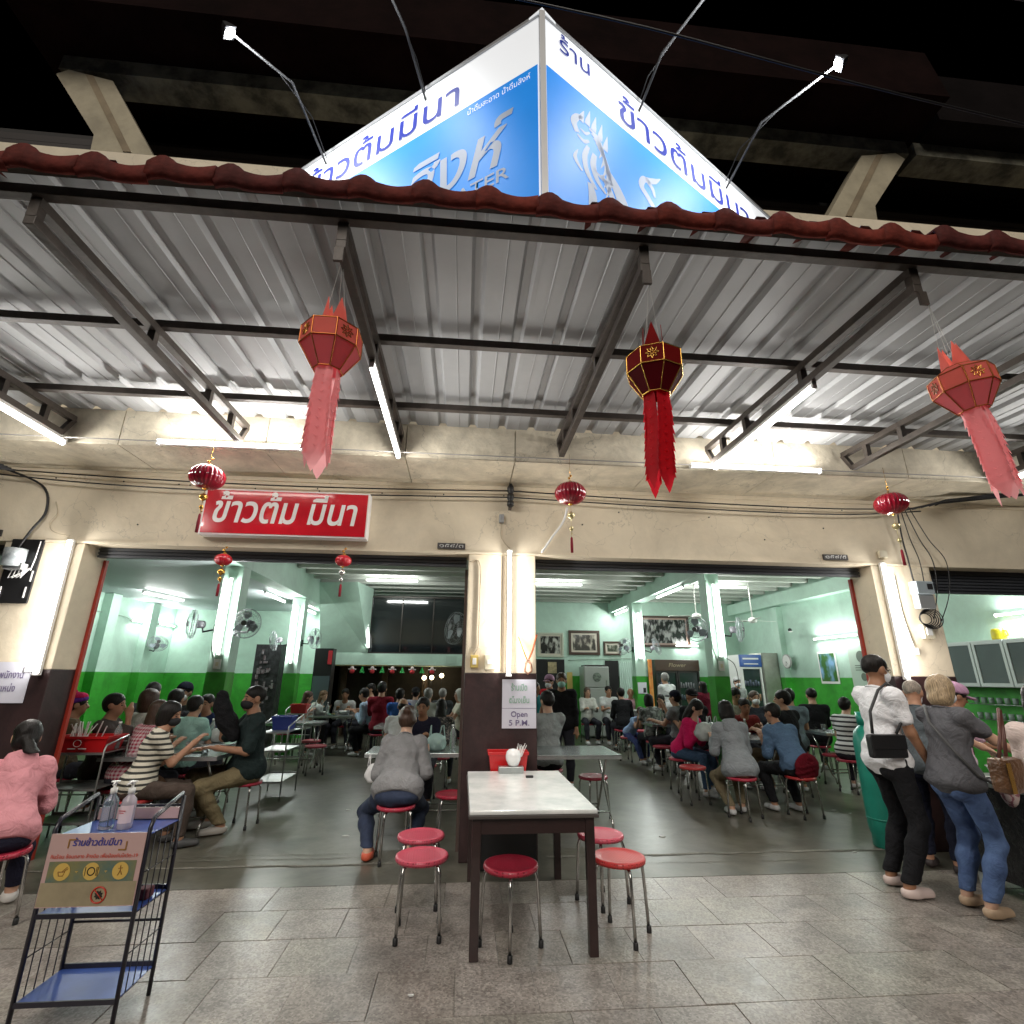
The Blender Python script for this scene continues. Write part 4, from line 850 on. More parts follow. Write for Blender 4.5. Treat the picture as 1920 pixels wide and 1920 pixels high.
def pump_bottle(loc, rz, label, lbl):
    t = thing('pump_bottle', label, 'bottle', loc, rz, 'hand gel bottles on the cart')
    MB().lathe([(.028,0),(.033,.004),(.034,.02),(.034,.115),(.030,.135),(.014,.155),(.012,.165)], n=20).build('bottle', CLEARB if not lbl else mat('pale_gel', (.72,.66,.74), .12, trans=.5), t)
    if lbl:
        l = MB(); l.add([(.0348*math.cos(a), .0348*math.sin(a), z) for z in (.03, .11) for a in np.linspace(-PI*.95, -PI*.05, 14)], [(k, k+1, k+15, k+14) for k in range(13)], True); l.build('label', LABP, t)
        MB().box(-.018, .018, -.0362, -.0350, .085, .089).box(-.016, .010, -.0362, -.0350, .076, .079).build('label_print', mat('label_red', (.5,.08,.1), .5), t)
    m = MB(); m.lathe([(.016,.160),(.016,.185),(.007,.188),(.006,.205),(.010,.206),(.010,.214)], n=12); m.tube([(0,0,.213), (.0,-.012,.214), (.0,-.04,.207)], .0045, 6); m.bbox(-.018, .018, -.012, .012, .213, .219, .002); m.build('pump', WHITEP, t)
    MB().tube([(0,0,.16), (.004,0,.01)], .0022, 5).build('dip_tube', WHITEP, t)
pump_bottle((-1.775,-1.96,.77), .3, 'clear blue hand gel pump bottle, the left one on the cart', False); pump_bottle((-1.685,-1.965,.77), -.2, 'labelled pink hand gel pump bottle, the right one on the cart', True)
tag(MB().bbox(-1.58, -1.52, -1.95, -1.88, .451, .50, .01).build('small_pouch', mat('dark_red_pouch', (.10,.02,.03), .7)), 'small dark red pouch on the middle shelf of the blue cart', 'pouch')

GC = mat('grey_cart_steel', (.42,.43,.42), .35, metal=.8, var=.2, vs=9)
shelf_cart('serving_cart', 'grey steel cart carrying the red crate on the left', -3.96, -3.40, .62, .98, (.20,.48,.79), GC, GC, .92, 'steel serving carts', rods=0)
rc = crate((-3.66,.80,.792), (.50,.30,.14), 'red plastic crate full of chopsticks and straws on the grey cart')
MB().tube([(-.02+.035*math.cos(q), -.150, .082+.03*math.sin(q)) for q in np.linspace(0, 2*PI, 17)], .003, 4, False).box(-.10, -.03, -.148, -.1445, .030, .038).box(-.0, .07, -.148, -.1445, .030, .038).build('white_print', WHITEP, rc)
st_ = MB(); random.seed(4)
for k in range(16): x = random.uniform(-.20,.06); st_.beam((x,random.uniform(-.08,.08),.03), (x+random.uniform(-.05,.08),random.uniform(-.08,.08),.24+random.uniform(-.03,.03)), .014, .005)
tag(st_.build('chopsticks', WHITEP, None, (-3.66,.80,.792)), 'bundle of white wrapped chopsticks in the red crate on the left', 'chopsticks')
shelf_cart('serving_cart', 'grey steel cart with a blue bin beside the man holding a jacket', -2.62, -2.25, 2.4, 3.05, (.22,.58,.80), GC, GC, .98, 'steel serving carts', rods=0)
crate((-2.45,2.85,.802), (.26,.26,.17), 'blue plastic bin of wrapped chopsticks on the second cart', mat('blue_bin', (.03,.06,.35), .35))
shelf_cart('serving_cart', 'grey steel cart with a red bin by the farther left column', -3.3, -2.9, 5.6, 6.0, (.22,.55,.82), GC, GC, .98, 'steel serving carts', rods=0)
crate((-3.1,5.8,.822), (.30,.26,.16), 'red bin of napkins on the cart by the farther left column')
crate((-4.7,-.75,.737), (.30,.22,.14), 'blue bin on the table at the left edge behind the woman in pink', mat('blue_bin', (.03,.06,.35), .35))

# bottles, bowls, bags on the tables
WATER = mat('water_bottle', (.80,.88,.88), .1, trans=.75)
bm_ = MB().lathe([(.030,0),(.034,.005),(.034,.10),(.031,.12),(.034,.14),(.033,.17),(.014,.215),(.013,.235)], n=14).mesh('bottle', WATER); cpm = MB().lathe([(.0145,0),(.0145,.018)], (0,0,.236), 10).mesh('cap', WHITEP)
def bottle(x, y, z, label):
    t = thing('water_bottle', label, 'bottle', (x,y,z), 0, 'clear plastic water bottles'); link('bottle_body', bm_, t); link('cap', cpm, t)
bottle(-.09, 1.30, .735, 'clear water bottle on the grey sweater woman\u2019s table beside the pillar')
bottle(3.62, 4.6, .735, 'clear water bottle beside the pink bowl')
bottle(-3.45, .86, .80, 'clear water bottle in the red crate on the left'); bottle(-2.75, 6.5, .735, 'water bottle on the far table by the woman with blond hair')
BOWLP = [(.03,0),(.06,.008),(.085,.045),(.09,.06),(.084,.06),(.055,.018),(.001,.012)]
def bowl(x, y, label, m, s=1): 
    o = MB().lathe([(r*s, z*s) for r, z in BOWLP], n=20).build('bowl', m, None, (x,y,.736)); tag(o, label, 'bowl', 'bowls on the tables')
PB = mat('pink_melamine', (.70,.38,.38), .3); WB = mat('white_melamine', (.75,.75,.72), .25)
bowl(3.75, 4.55, 'pink bowl on the table by the nearer right column', PB, 1.2); bowl(-2.95, 2.0, 'pink bowl before the woman in navy', PB, 1.3); bowl(-.35, 1.2, 'small white bowl before the man in dark clothes', WB, .8)
bowl(-2.85, 6.6, 'white bowl on the far left table', WB); bowl(-2.45, 6.7, 'white bowl before the man in white on the far left table', WB, 1.2); bowl(3.95, 2.35, 'white bowl on the table of the man in the red shirt', WB); bowl(4.1, 7.5, 'white bowl on the farthest right table', WB)
def bag(loc, s, label, m, seed=1, group='plastic carrier bags'):
    random.seed(seed); bm = bmesh.new(); bmesh.ops.create_icosphere(bm, subdivisions=3, radius=1)
    for v in bm.verts:
        c = v.co; k = 1+.14*math.sin(7*c.x+seed)*math.cos(6*c.z+seed)+.09*math.sin(13*c.y+9*c.z)
        c.z = max(c.z, -.78); c.x *= k*s[0]; c.y *= k*s[1]; c.z = (c.z+.78)*s[2]
    me = bpy.data.meshes.new('bag'); bm.to_mesh(me); bm.free(); me.materials.append(m); me.polygons.foreach_set('use_smooth', [True]*len(me.polygons))
    t = thing('carrier_bag', label, 'bag', loc, 0, group); link('bag_body', me, t); h = MB()
    for sx in (-1, 1):
        h.tube([(sx*s[0]*.5-.02,0,s[2]*1.5), (sx*s[0]*.55,0,s[2]*1.5+.10), (sx*s[0]*.62+.01,0,s[2]*1.5+.11), (sx*s[0]*.7+.02,0,s[2]*1.3)], .007, 5)
    h.build('handle', m, t)
BAGM = mat('thin_white_plastic', (.70,.76,.74), .25, trans=.35, var=.2, vs=12); BAGG = mat('pale_green_plastic', (.50,.70,.66), .25, trans=.4)
bag((-.27,1.15,.737), (.11,.09,.10), 'pale green plastic bag on the table beside the grey sweater woman', BAGG, 3); bag((3.20,1.95,.737), (.13,.10,.13), 'white plastic bag hanging full beside the woman in magenta', BAGM, 1); bag((3.38,2.12,.737), (.10,.10,.12), 'second white plastic bag on the hoodie woman\u2019s table', BAGM, 5)
bag((4.62,1.95,.30), (.09,.07,.10), 'white plastic bag hung low behind the man in the black tee', BAGM, 6); bag((-2.95,1.95,.737), (.10,.08,.09), 'white plastic bag on the mint shirt diner\u2019s table', BAGM, 8)
bag((-2.95,6.55,.737), (.10,.09,.12), 'white plastic bag on the far table before the blond woman', BAGM, 9); bag((-.86,.70,.50), (.08,.04,.10), 'white face mask sheet hanging at the left end of the steel table', mat('white_paper', (.75,.75,.75), .7), 4, None)
bk = MB().ball((0,0,0), (.22,.13,.12), 16, 10).build('body', mat('brown_cloth', (.12,.06,.03), .8, bump=.5, bs=18, var=.4, vs=10)); tb = thing('cloth_bag', 'brown cloth bag heaped beside the woman in the striped top', 'bag', (-3.0,.62,.50)); bk.parent = tb; MB().tube([(-.2,0,.03),(-.05,-.1,.15),(.15,-.05,.1)], .012, 6).build('strap', mat('brown_cloth', (.12,.06,.03), .8), tb)

# ------------------------------------------------------------------ fans
def fan_meshes():
    c = MB(); R = .21
    for r, y in ((R,0), (R*.98,-.03), (R*.98,.03), (R*.7,-.062), (R*.4,-.075), (R*.7,.05)): c.tube([(r*math.cos(a), y, r*math.sin(a)) for a in np.linspace(0, 2*PI, 25)], .0028 if r < R else .005, 4, False)
    for k in range(30):
        a = 2*PI*k/30; e = (math.cos(a), math.sin(a)); c.tube([(e[0]*.035,-.08,e[1]*.035), (e[0]*R*.6,-.068,e[1]*R*.6), (e[0]*R,-.01,e[1]*R)], .0015, 3, False); c.tube([(e[0]*.05,.055,e[1]*.05), (e[0]*R*.7,.05,e[1]*R*.7), (e[0]*R,.01,e[1]*R)], .0015, 3, False)
    h = MB().lathe([(.001,0),(.05,.0),(.055,.02),(.05,.06),(.001,.06)], n=16); b = MB()
    for k in range(3):
        a = 2*PI*k/3; q = [(-.02,.05),(.06,.10),(.05,.17),(-.05,.185),(-.07,.13)]
        b.add([(x*math.cos(a)-z*math.sin(a), .008*math.sin(x*30), x*math.sin(a)+z*math.cos(a)) for x, z in q]+[(x*math.cos(a)-z*math.sin(a), .008*math.sin(x*30)+.003, x*math.sin(a)+z*math.cos(a)) for x, z in q], [(0,1,2,3,4),(9,8,7,6,5)]+[(i, 5+i, 5+(i+1) % 5, (i+1) % 5) for i in range(5)])
    gl = mat('fan_blade', (.28,.33,.36), .35); return c.mesh('cage', mat('fan_wire', (.22,.24,.25), .35, metal=.4)), b.mesh('blades', gl), MB().tube([(0,-.085,0),(0,-.05,0)], .038, 14).mesh('hub', mat('fan_hub', (.08,.08,.08), .4)), MB().tube([(0,.04,0),(0,.06,0),(0,.15,0),(0,.17,0)], [.03,.06,.055,.03], 14).mesh('motor', mat('fan_motor', (.10,.10,.11), .4))
FM = fan_meshes()
def wall_fan(c, face, tilt, mount, label, s=1.):
    """c centre of cage; face heading in degrees (0 looks to the camera side, 90 to the right)"""
    t = thing('wall_fan', label, 'fan', c, 0, 'oscillating wall fans'); t.rotation_euler = (0,0,0)
    M3 = Matrix.Rotation(math.radians(face), 4, 'Z') @ Matrix.Rotation(math.radians(tilt), 4, 'X') @ Matrix.Scale(s, 4)
    for n, m in zip(('cage','blades','hub','motor'), FM): o = link(n, m, t); o.matrix_basis = M3
    e = M3 @ Vector((0,.12,0)); m = Vector(mount)-Vector(c)
    MB().tube([e, e+Vector((0,0,-.10))+(m-e)*.15, m+Vector((0,-.02,-.02)), m], .014, 6).build('bracket', BLACKP, t); MB().bbox(m.x-.03, m.x+.03, m.y-.03, m.y+.005, m.z-.08, m.z+.05, .004).build('mount_plate', BLACKP, t)
wall_fan((-4.03,3.08,2.23), -60, 0, (-3.70,3.12,2.18), 'wall fan on the left side of the nearer left column, turned away')
wall_fan((-3.17,2.85,2.23), -8, 0, (-3.42,3.12,2.15), 'wall fan right of the nearer left column, facing the street')
wall_fan((-7.15,8.0,2.20), 40, -35, (-7.55,8.3,2.10), 'wall fan on the far left mint wall above the green band')
wall_fan((-3.98,6.40,2.20), -65, 10, (-3.70,6.5,2.15), 'wall fan left of the farther left column'); wall_fan((-3.16,6.45,2.26), 75, 0, (-3.44,6.5,2.18), 'wall fan right of the farther left column')
two_tone(.14, .40, 2.5, 2.76, 3.6, 'column', .006)
wall_fan((-.13,2.50,2.18), -55, -8, (.14,2.6,2.12), 'wall fan seen at the left edge of the middle pillar', 1.1)
wall_fan((4.02,3.70,2.33), -45, 5, (4.27,3.82,2.27), 'wall fan left of the nearer right column'); wall_fan((4.83,3.74,2.34), 62, 0, (4.53,3.82,2.26), 'wall fan right of the nearer right column')
wall_fan((3.98,7.8,2.26), -60, -20, (4.25,7.9,2.2), 'wall fan left of the farther right column'); wall_fan((4.84,7.85,2.27), 60, -20, (4.51,7.9,2.2), 'wall fan right of the farther right column')
WPAINT = mat('white_enamel', (.68,.68,.64), .35)
def ceiling_fan(x, y, z, top, label, a0):
    t = thing('ceiling_fan', label, 'ceiling fan', (x,y,z), a0, 'white ceiling fans'); MB().tube([(0,0,.06),(0,0,top-z-.06)], .012, 8).build('rod', WPAINT, t); MB().lathe([(.02,-.06),(.09,-.045),(.10,0),(.09,.045),(.03,.07)], n=18).build('motor', WPAINT, t); MB().lathe([(.03,-.08),(.05,-.06),(.04,0)], (0,0,top-z), 12).build('canopy', WPAINT, t)
    for k in range(3):
        o = MB().bbox(.14, .62, -.06, .06, -.006, 0, .002).bbox(.06, .16, -.015, .015, -.004, .004, .001).build('blade', WPAINT, t); o.rotation_euler = (.14, 0, 2*PI*k/3)
ceiling_fan(6.75, 6.6, 2.82, 3.80, 'white ceiling fan right of the nearer right column', .2); ceiling_fan(5.25, 6.3, 2.86, 3.80, 'white ceiling fan half hidden behind the nearer right column', .9)

# ------------------------------------------------------------------ framed pictures, posters, clock
def pic_mat(name, seed, dark=(.02,.02,.02), light=(.5,.5,.46), sc=5):
    m = bpy.data.materials.new(name); m.use_nodes = True; nt = m.node_tree; b = nt.nodes['Principled BSDF']; b.inputs['Roughness'].default_value = .15
    tc = nt.nodes.new('ShaderNodeTexCoord'); mp = nt.nodes.new('ShaderNodeMapping'); mp.inputs['Location'].default_value = (seed, seed*2, 0); mp.inputs['Scale'].default_value = (1.6,1,.8)
    v = nt.nodes.new('ShaderNodeTexNoise'); v.inputs['Scale'].default_value = sc; v.inputs['Detail'].default_value = 3; r = nt.nodes.new('ShaderNodeValToRGB'); r.color_ramp.elements[0].position = .47; r.color_ramp.elements[0].color = (*dark, 1); r.color_ramp.elements[1].position = .63; r.color_ramp.elements[1].color = (*light, 1)
    nt.links.new(tc.outputs['Object'], mp.inputs[0]); nt.links.new(mp.outputs[0], v.inputs['Vector']); nt.links.new(v.outputs[0], r.inputs[0]); nt.links.new(r.outputs[0], b.inputs['Base Color']); return m
def picture(x0, x1, z0, z1, fm, mount, pm, label, y=9.99, w=.05):
    t = thing('framed_picture', label, 'picture', ((x0+x1)/2,y,(z0+z1)/2), 0, 'framed black and white photographs'); a, h = (x1-x0)/2, (z1-z0)/2
    MB().bbox(-a, a, -.04, 0, h-w, h, .006).bbox(-a, a, -.04, 0, -h, -h+w, .006).bbox(-a, -a+w, -.04, 0, -h+w, h-w, .006).bbox(a-w, a, -.04, 0, -h+w, h-w, .006).build('frame', fm, t)
    MB().box(-a+w, a-w, -.015, -.004, -h+w, h-w).build('mount', mount, t); MB().box(-a+w+.05, a-w-.05, -.019, -.0155, -h+w+.05, h-w-.05).build('photograph', pm, t)
FW = mat('frame_walnut', (.05,.025,.015), .4); FP = mat('frame_pale', (.50,.52,.42), .5); MW = mat('mount_cream', (.55,.50,.42), .6)
picture(2.10, 2.87, 2.06, 2.74, FP, MW, pic_mat('photo_a', 1), 'pale framed photograph, the left one on the back wall'); picture(3.02, 3.94, 2.13, 2.82, FW, MW, pic_mat('photo_b', 4, (.05,.045,.04), (.55,.50,.42), 4), 'large walnut framed photograph in the middle of the back wall', w=.075)
picture(4.05, 4.56, 2.13, 2.52, FW, MW, pic_mat('photo_c', 9, (.06,.07,.05), (.4,.4,.34), 7), 'small framed photograph left of the farther right column'); picture(5.05, 6.67, 2.38, 3.28, FW, mat('mount_pink', (.42,.30,.26), .6), pic_mat('photo_d', 14, (.012,.012,.012), (.36,.36,.35), 6), 'large dark framed group photograph right of the farther right column', w=.06)
def wall_poster(y0, y1, z0, z1, mf, mp_, label):
    t = thing('wall_poster', label, 'poster', (8.19,(y0+y1)/2,(z0+z1)/2)); b, h = (y1-y0)/2, (z1-z0)/2; MB().bbox(-.012, 0, -b, b, -h, h, .003).build('board', mf, t); MB().box(-.0145, -.0125, -b+.04, b-.04, -h+.05, h-.05).build('print', mp_, t); return t
wall_poster(5.95, 6.55, 1.42, 2.12, WHITEP, pic_mat('landscape_print', 3, (.06,.16,.04), (.25,.45,.70), 3), 'white framed landscape poster on the right wall beside the clock')
p_ = wall_poster(4.85, 5.55, 1.20, 2.25, mat('menu_grey', (.42,.50,.42), .5), mat('menu_paper', (.40,.50,.42), .5), 'tall pale menu poster on the right wall'); 
for z, r in ((.24,.12), (-.16,.08)): MB().prism([(r*math.cos(q), z+r*math.sin(q)) for q in np.linspace(0, 2*PI, 17)[:-1]], -.018, -.0155, 'x').build('dish_print', mat('menu_dark_print', (.10,.13,.10), .6), p_)
for k in range(3): MB().box(-.018, -.0155, -.2, .2, .06-k*.045, .075-k*.045).build('text_bar', mat('menu_dark_print', (.10,.13,.10), .6), p_)
cl = thing('wall_clock', 'round white wall clock on the right wall pilaster', 'clock', (8.045,7.5,1.93)); MB().tube([(0,0,0),(-.04,0,0)], .17, 28).build('case', mat('clock_rim', (.35,.35,.34), .3), cl); MB().tube([(-.041,0,0),(-.044,0,0)], .15, 28).build('dial', WHITEP, cl); MB().beam((-.046,0,0), (-.046,-.05,-.07), .008, .004).beam((-.048,0,0), (-.048,.02,-.11), .006, .004).build('hands', BLACKP, cl)
cal = thing('wall_calendar', 'small white tear-off calendar on the green band of the far left wall', 'calendar', (-7.41,5.2,1.40)); MB().bbox(0, .02, -.12, .12, -.17, .12, .003).build('pad', WHITEP, cal); MB().box(.0205, .022, -.08, .08, -.12, .05).build('date_print', mat('date_red', (.6,.2,.15), .6), cal)
tn = thing('wall_ornament', 'yellow and green racket shaped ornament on the left wall', 'ornament', (-7.38,4.55,2.2)); MB().tube([(.03,.13*math.cos(a),.28+.17*math.sin(a)) for a in np.linspace(0, 2*PI, 21)], .014, 6, False).build('ring', WHITEP, tn); MB().add([(.03,.10*math.cos(a),.26+.14*math.sin(a)) for a in np.linspace(0, 2*PI, 21)[:-1]]+[(.045,.10*math.cos(a),.26+.14*math.sin(a)) for a in np.linspace(0, 2*PI, 21)[:-1]], [tuple(range(20)), tuple(range(39,19,-1))]+[(i,20+i,20+(i+1)%20,(i+1)%20) for i in range(20)]).build('panel', mat('yellow_panel', (.62,.52,.12), .5), tn); MB().bbox(0, .03, -.08, .08, -.38, .08, .004).build('backing', mat('olive_board', (.22,.30,.14), .6), tn)

# ------------------------------------------------------------------ fridges and cabinets
FRG = mat('fridge_grey', (.45,.47,.45), .3, metal=.2); GLS = mat('cooler_glass', (.03,.045,.045), .08, spec=.7)
f1 = thing('fridge', 'two door grey fridge with a round sticker at the back wall', 'fridge', (3.62,9.5,0)); MB().bbox(-.34, .34, -.25, .35, .03, 1.80, .015).build('body', FRG, f1)
for a, b in ((.05,1.24), (1.26,1.79)):
    d_ = MB().bbox(-.335, .335, -.30, -.255, a, b, .015).build('door', FRG, f1); MB().box(.25, .28, -.325, -.301, (a+b)/2-.1 if a < 1 else a+.05, (a+b)/2+.3 if a < 1 else a+.2).build('handle', STAIN, d_)
MB().tube([(0,-.303,1.52),(0,-.308,1.52)], .12, 20).build('sticker', mat('sticker_print', (.30,.36,.30), .5, var=.7, vs=14), f1); MB().bbox(-.30, .30, -.2, .3, 1.801, 1.84, .006).build('tray', WOODD, f1)
def cooler(x0, x1, y, h, label, hm, bm, ndoor, items, htxt=None, tm2=None):
    t = thing('drinks_cooler', label, 'drinks cooler', ((x0+x1)/2,y,0)); a = (x1-x0)/2
    MB().box(-a, a, .06, .62, .0, h-.001).build('body', bm, t); MB().bbox(-a, a, -.02, .0595, h-.30, h, .01).build('header', hm, t); MB().bbox(-a, a, 0, .0595, 0, .22, .008).build('plinth', bm, t); w = 2*a/ndoor
    for k in range(ndoor):
        x = -a+k*w; d = MB().box(x+.01, x+.05, 0, .055, .225, h-.305).box(x+w-.05, x+w-.01, 0, .055, .225, h-.305).box(x+.051, x+w-.051, 0, .055, .225, .27).box(x+.051, x+w-.051, 0, .055, h-.35, h-.305).build('door_frame', bm, t)
        MB().box(x+.051, x+w-.051, .045, .0515, .271, h-.351).build('glass', GLS, d)
        random.seed(k+int(x0)); 
        for s in range(4):
            z = .32+s*(h-.75)/4; m = MB(); n = int((w-.14)/.07)
            for i in range(n): m.tube([(x+.085+i*.07, .030, z), (x+.085+i*.07, .030, z+.10+.06*random.random())], .022, 7)
            m.build('bottle_row', items[(s+k) % len(items)], t)
    if htxt: text('header_lettering', htxt, tm2, t, (0,-.021,h-.19), (1,0,0), (0,-1,0), .08, a*.8, align='C', bold=.01, shear=.2)
it = [mat('can_%d' % k, c, .3) for k, c in enumerate(((.30,.30,.33), (.10,.16,.12), (.35,.20,.12), (.12,.14,.20)))]
cooler(5.30, 6.56, 9.3, 2.0, 'brown two door drinks cooler with script lettering at the back wall', mat('cooler_brown', (.07,.035,.02), .35), mat('cooler_black', (.02,.018,.016), .4), 2, it, 'Flower', mat('header_gold', (.40,.32,.20), .4))
cooler(7.02, 7.58, 7.9, 2.10, 'narrow glass door cooler with a blue and white header', mat('cooler_blue', (.03,.10,.38), .3), WHITEP, 1, it, None); MB().box(7.08, 7.50, 7.873, 7.879, 1.98, 2.02).box(7.10, 7.48, 7.873, 7.879, 1.86, 1.885).build('header_stripes', WHITEP).parent = bpy.data.objects['drinks_cooler.001']; bpy.data.objects['header_stripes'].location = (-7.30,-7.9,0)
scb = thing('steel_cabinet', 'tall brushed steel cabinet beside the blue topped cooler', 'cabinet', (7.82,7.9,0)); MB().bbox(-.22, .22, 0, .6, 0, 2.15, .01).build('body', mat('brushed_steel', (.40,.41,.36), .4, metal=.6, var=.3, vs=2), scb); MB().box(-.2, .2, -.02, -.001, .1, 2.1).build('door', mat('brushed_steel', (.40,.41,.36), .4), scb)
gc = thing('glass_cabinet', 'white wall cabinet with four glass doors on the right wall', 'cabinet', (8.19,2.45,1.42)); CABW = mat('cabinet_white', (.62,.68,.66), .35)
MB().bbox(-.30, 0, -1.0, 1.0, 0, .03, .004).bbox(-.30, 0, -1.0, 1.0, .65, .68, .004).box(-.01, 0, -.97, .97, .031, .649).build('carcass', CABW, gc); MB().box(-.28, -.011, -.97, .97, .33, .345).build('shelf', CABW, gc)
for k in range(4):
    y = -1+.5*k; d = MB().box(-.33, -.301, y+.008, y+.05, .01, .67).box(-.33, -.301, y+.45, y+.492, .01, .67).box(-.33, -.301, y+.051, y+.449, .01, .06).box(-.33, -.301, y+.051, y+.449, .62, .67).build('door_frame', CABW, gc); MB().box(-.318, -.314, y+.051, y+.449, .061, .619).build('pane', mat('cabinet_glass', (.35,.42,.42), .1, trans=.6), d)
    MB().bbox(-.22, -.08, y+.12, y+.38, .035, .16, .01).bbox(-.22, -.1, y+.1, y+.36, .35, .46, .01).build('stored_dishes', mat('stored_dark', (.10,.13,.17), .5), gc)
yj = thing('yellow_jug', 'yellow plastic jug on top of the white wall cabinet', 'jug', (8.0,2.1,2.10)); MB().lathe([(.08,0),(.09,.01),(.085,.12),(.07,.16)], n=16).build('jug_body', mat('yellow_plastic', (.75,.60,.03), .4), yj); MB().tube([(0,-.085,.04),(0,-.14,.06),(0,-.13,.12),(0,-.08,.13)], .01, 6).build('handle', mat('yellow_plastic', (.75,.60,.03), .4), yj)
sc_ = thing('shelf_rack', 'wire rack with glasses under the white cabinet', 'rack', (8.05,2.3,.95)); MB().tube([(0,-.6,0),(0,.6,0)], .008, 6).tube([(0,-.6,.22),(0,.6,.22)], .008, 6).build('rails', STAIN, sc_); m = MB()
for k in range(9): m.tube([(0,-.5+k*.12,.01),(0,-.5+k*.12,.10)], .035, 8); m.tube([(0,-.5+k*.12,.235),(0,-.5+k*.12,.32)], .035, 8)
m.build('glasses', mat('stacked_glass', (.5,.6,.58), .15, trans=.4), sc_)
# serving counter at the right
ctr = thing('serving_counter', 'stainless serving counter wrapped in black plastic at the right edge', 'counter', (4.75,-1.25,0)); MB().bbox(-.72, .9, -.62, .55, .74, .78, .008).build('worktop', STAIN, ctr); MB().box(-.68, .86, -.58, .52, .1, .739).build('cabinet_body', mat('black_film', (.018,.018,.02), .25, bump=.8, bs=9), ctr)
for x in (-.64, .82):
    for y in (-.54, .48): MB().box(x-.02, x+.02, y-.02, y+.02, 0, .1).build('leg', STAIN, ctr)
for k, (x, y) in enumerate(((-.45,.15), (.0,.15), (-.45,-.3), (.0,-.3))):
    t = thing('steel_pan', ('left rear','right rear','left front','right front')[k]+' stainless pan of food on the serving counter', 'pan', (4.75+x,-1.25+y,.781), 0, 'pans on the serving counter'); MB().lathe([(.15,0),(.16,.005),(.19,.09),(.20,.095),(.18,.09),(.15,.02),(.001,.02)], n=20).build('pan_body', STAIN, t); MB().lathe([(.17,.06),(.001,.075)], n=16).build('food', mat('food_%d' % k, ((.35,.12,.04), (.15,.18,.03), (.5,.35,.2), (.25,.06,.03))[k], .5, bump=1, bs=40, var=.5, vs=25), t)
tag(MB().bbox(4.02, 4.22, -.95, -.55, .782, .79, .003).build('food_sheet', mat('white_paper', (.75,.75,.75), .7)), 'white sheet of paper on the serving counter', 'paper')
gcn = thing('gas_cylinder', 'tall green gas cylinder on the shop floor behind the man in the white tee', 'gas cylinder', (4.11,.16,0)); GRC = mat('cylinder_green', (.01,.24,.17), .35, coat=.2, var=.2, vs=5)
MB().lathe([(.13,0),(.138,.01),(.138,.10),(.150,.14),(.155,.2),(.155,.92),(.135,1.02),(.08,1.08),(.05,1.10)], n=28).build('cylinder_body', GRC, gcn); MB().lathe([(.09,1.08),(.095,1.20),(.087,1.20),(.08,1.08)], n=20).build('collar', GRC, gcn); MB().lathe([(.158,.24),(.158,.255)], n=28).build('weld_ring', GRC, gcn); m = MB()
for z, w in ((.66,.05), (.60,.04), (.54,.05)): m.add([(.1575*math.cos(a), .1575*math.sin(a), z+dz) for dz in (0, .03) for a in (-2.25, -2.25+w/.17)], [(0,1,3,2)])
m.build('white_marks', WHITEP, gcn)
# Christmas string and lit globes at the far left back
gt = mat('green_tinsel', (.02,.30,.06), .4, metal=.3, bump=1, bs=60); wt = mat('white_felt', (.7,.6,.6), .8); rt_ = mat('red_felt', (.5,.03,.04), .8)
for k in range(9):
    x = -2.62+k*.235
    if k % 2:
        t = thing('tree_ornament', 'green tinsel tree hanging on the string, place %s from the left' % ('one','two','three','four')[k//2], 'ornament', (x,7.93,1.74), 0, 'green tinsel trees on the Christmas string'); MB().add([(0,0,0),(-.06,-.03,-.16),(.06,-.03,-.16),(.06,.03,-.16),(-.06,.03,-.16)], [(0,1,2),(0,2,3),(0,3,4),(0,4,1),(1,4,3,2)]).build('tinsel', gt, t)
    else:
        t = thing('round_ornament', 'red and white felt figure on the string, place %s from the left' % ('one','two','three','four','five')[k//2], 'ornament', (x,7.93,1.69), 0, 'felt figures on the Christmas string'); MB().ball((0,0,0), .042).build('head', wt, t); MB().ball((0,0,-.08), (.06,.04,.05)).build('body', rt_, t); MB().tube([(-.09,0,-.03),(.09,0,-.03)], .016, 6).build('arms', wt, t)
wire('thin string of Christmas ornaments under the mezzanine', [(-3.0,7.94,1.745),(-1.6,7.94,1.742),(-.5,7.94,1.745)], .004, GOLD, 'ornament_string', 'string')
for k, (x, z) in enumerate(((-1.02,1.47), (-.82,1.48), (-.56,1.53))):
    t = thing('globe_lamp', ('leftmost','middle','rightmost and highest')[k]+' of the three small lit globes in the dark back room', 'lamp', (x,9.4,z), 0, 'small lit globes in the back room'); MB().ball((0,0,0), .055).build('globe', mat('lit_globe', (1,1,1), .5, emit=(1,.8,.5), es=6), t); MB().tube([(0,0,-.05),(0,0,-.4)], .008, 5).build('stem', BLACKP, t)
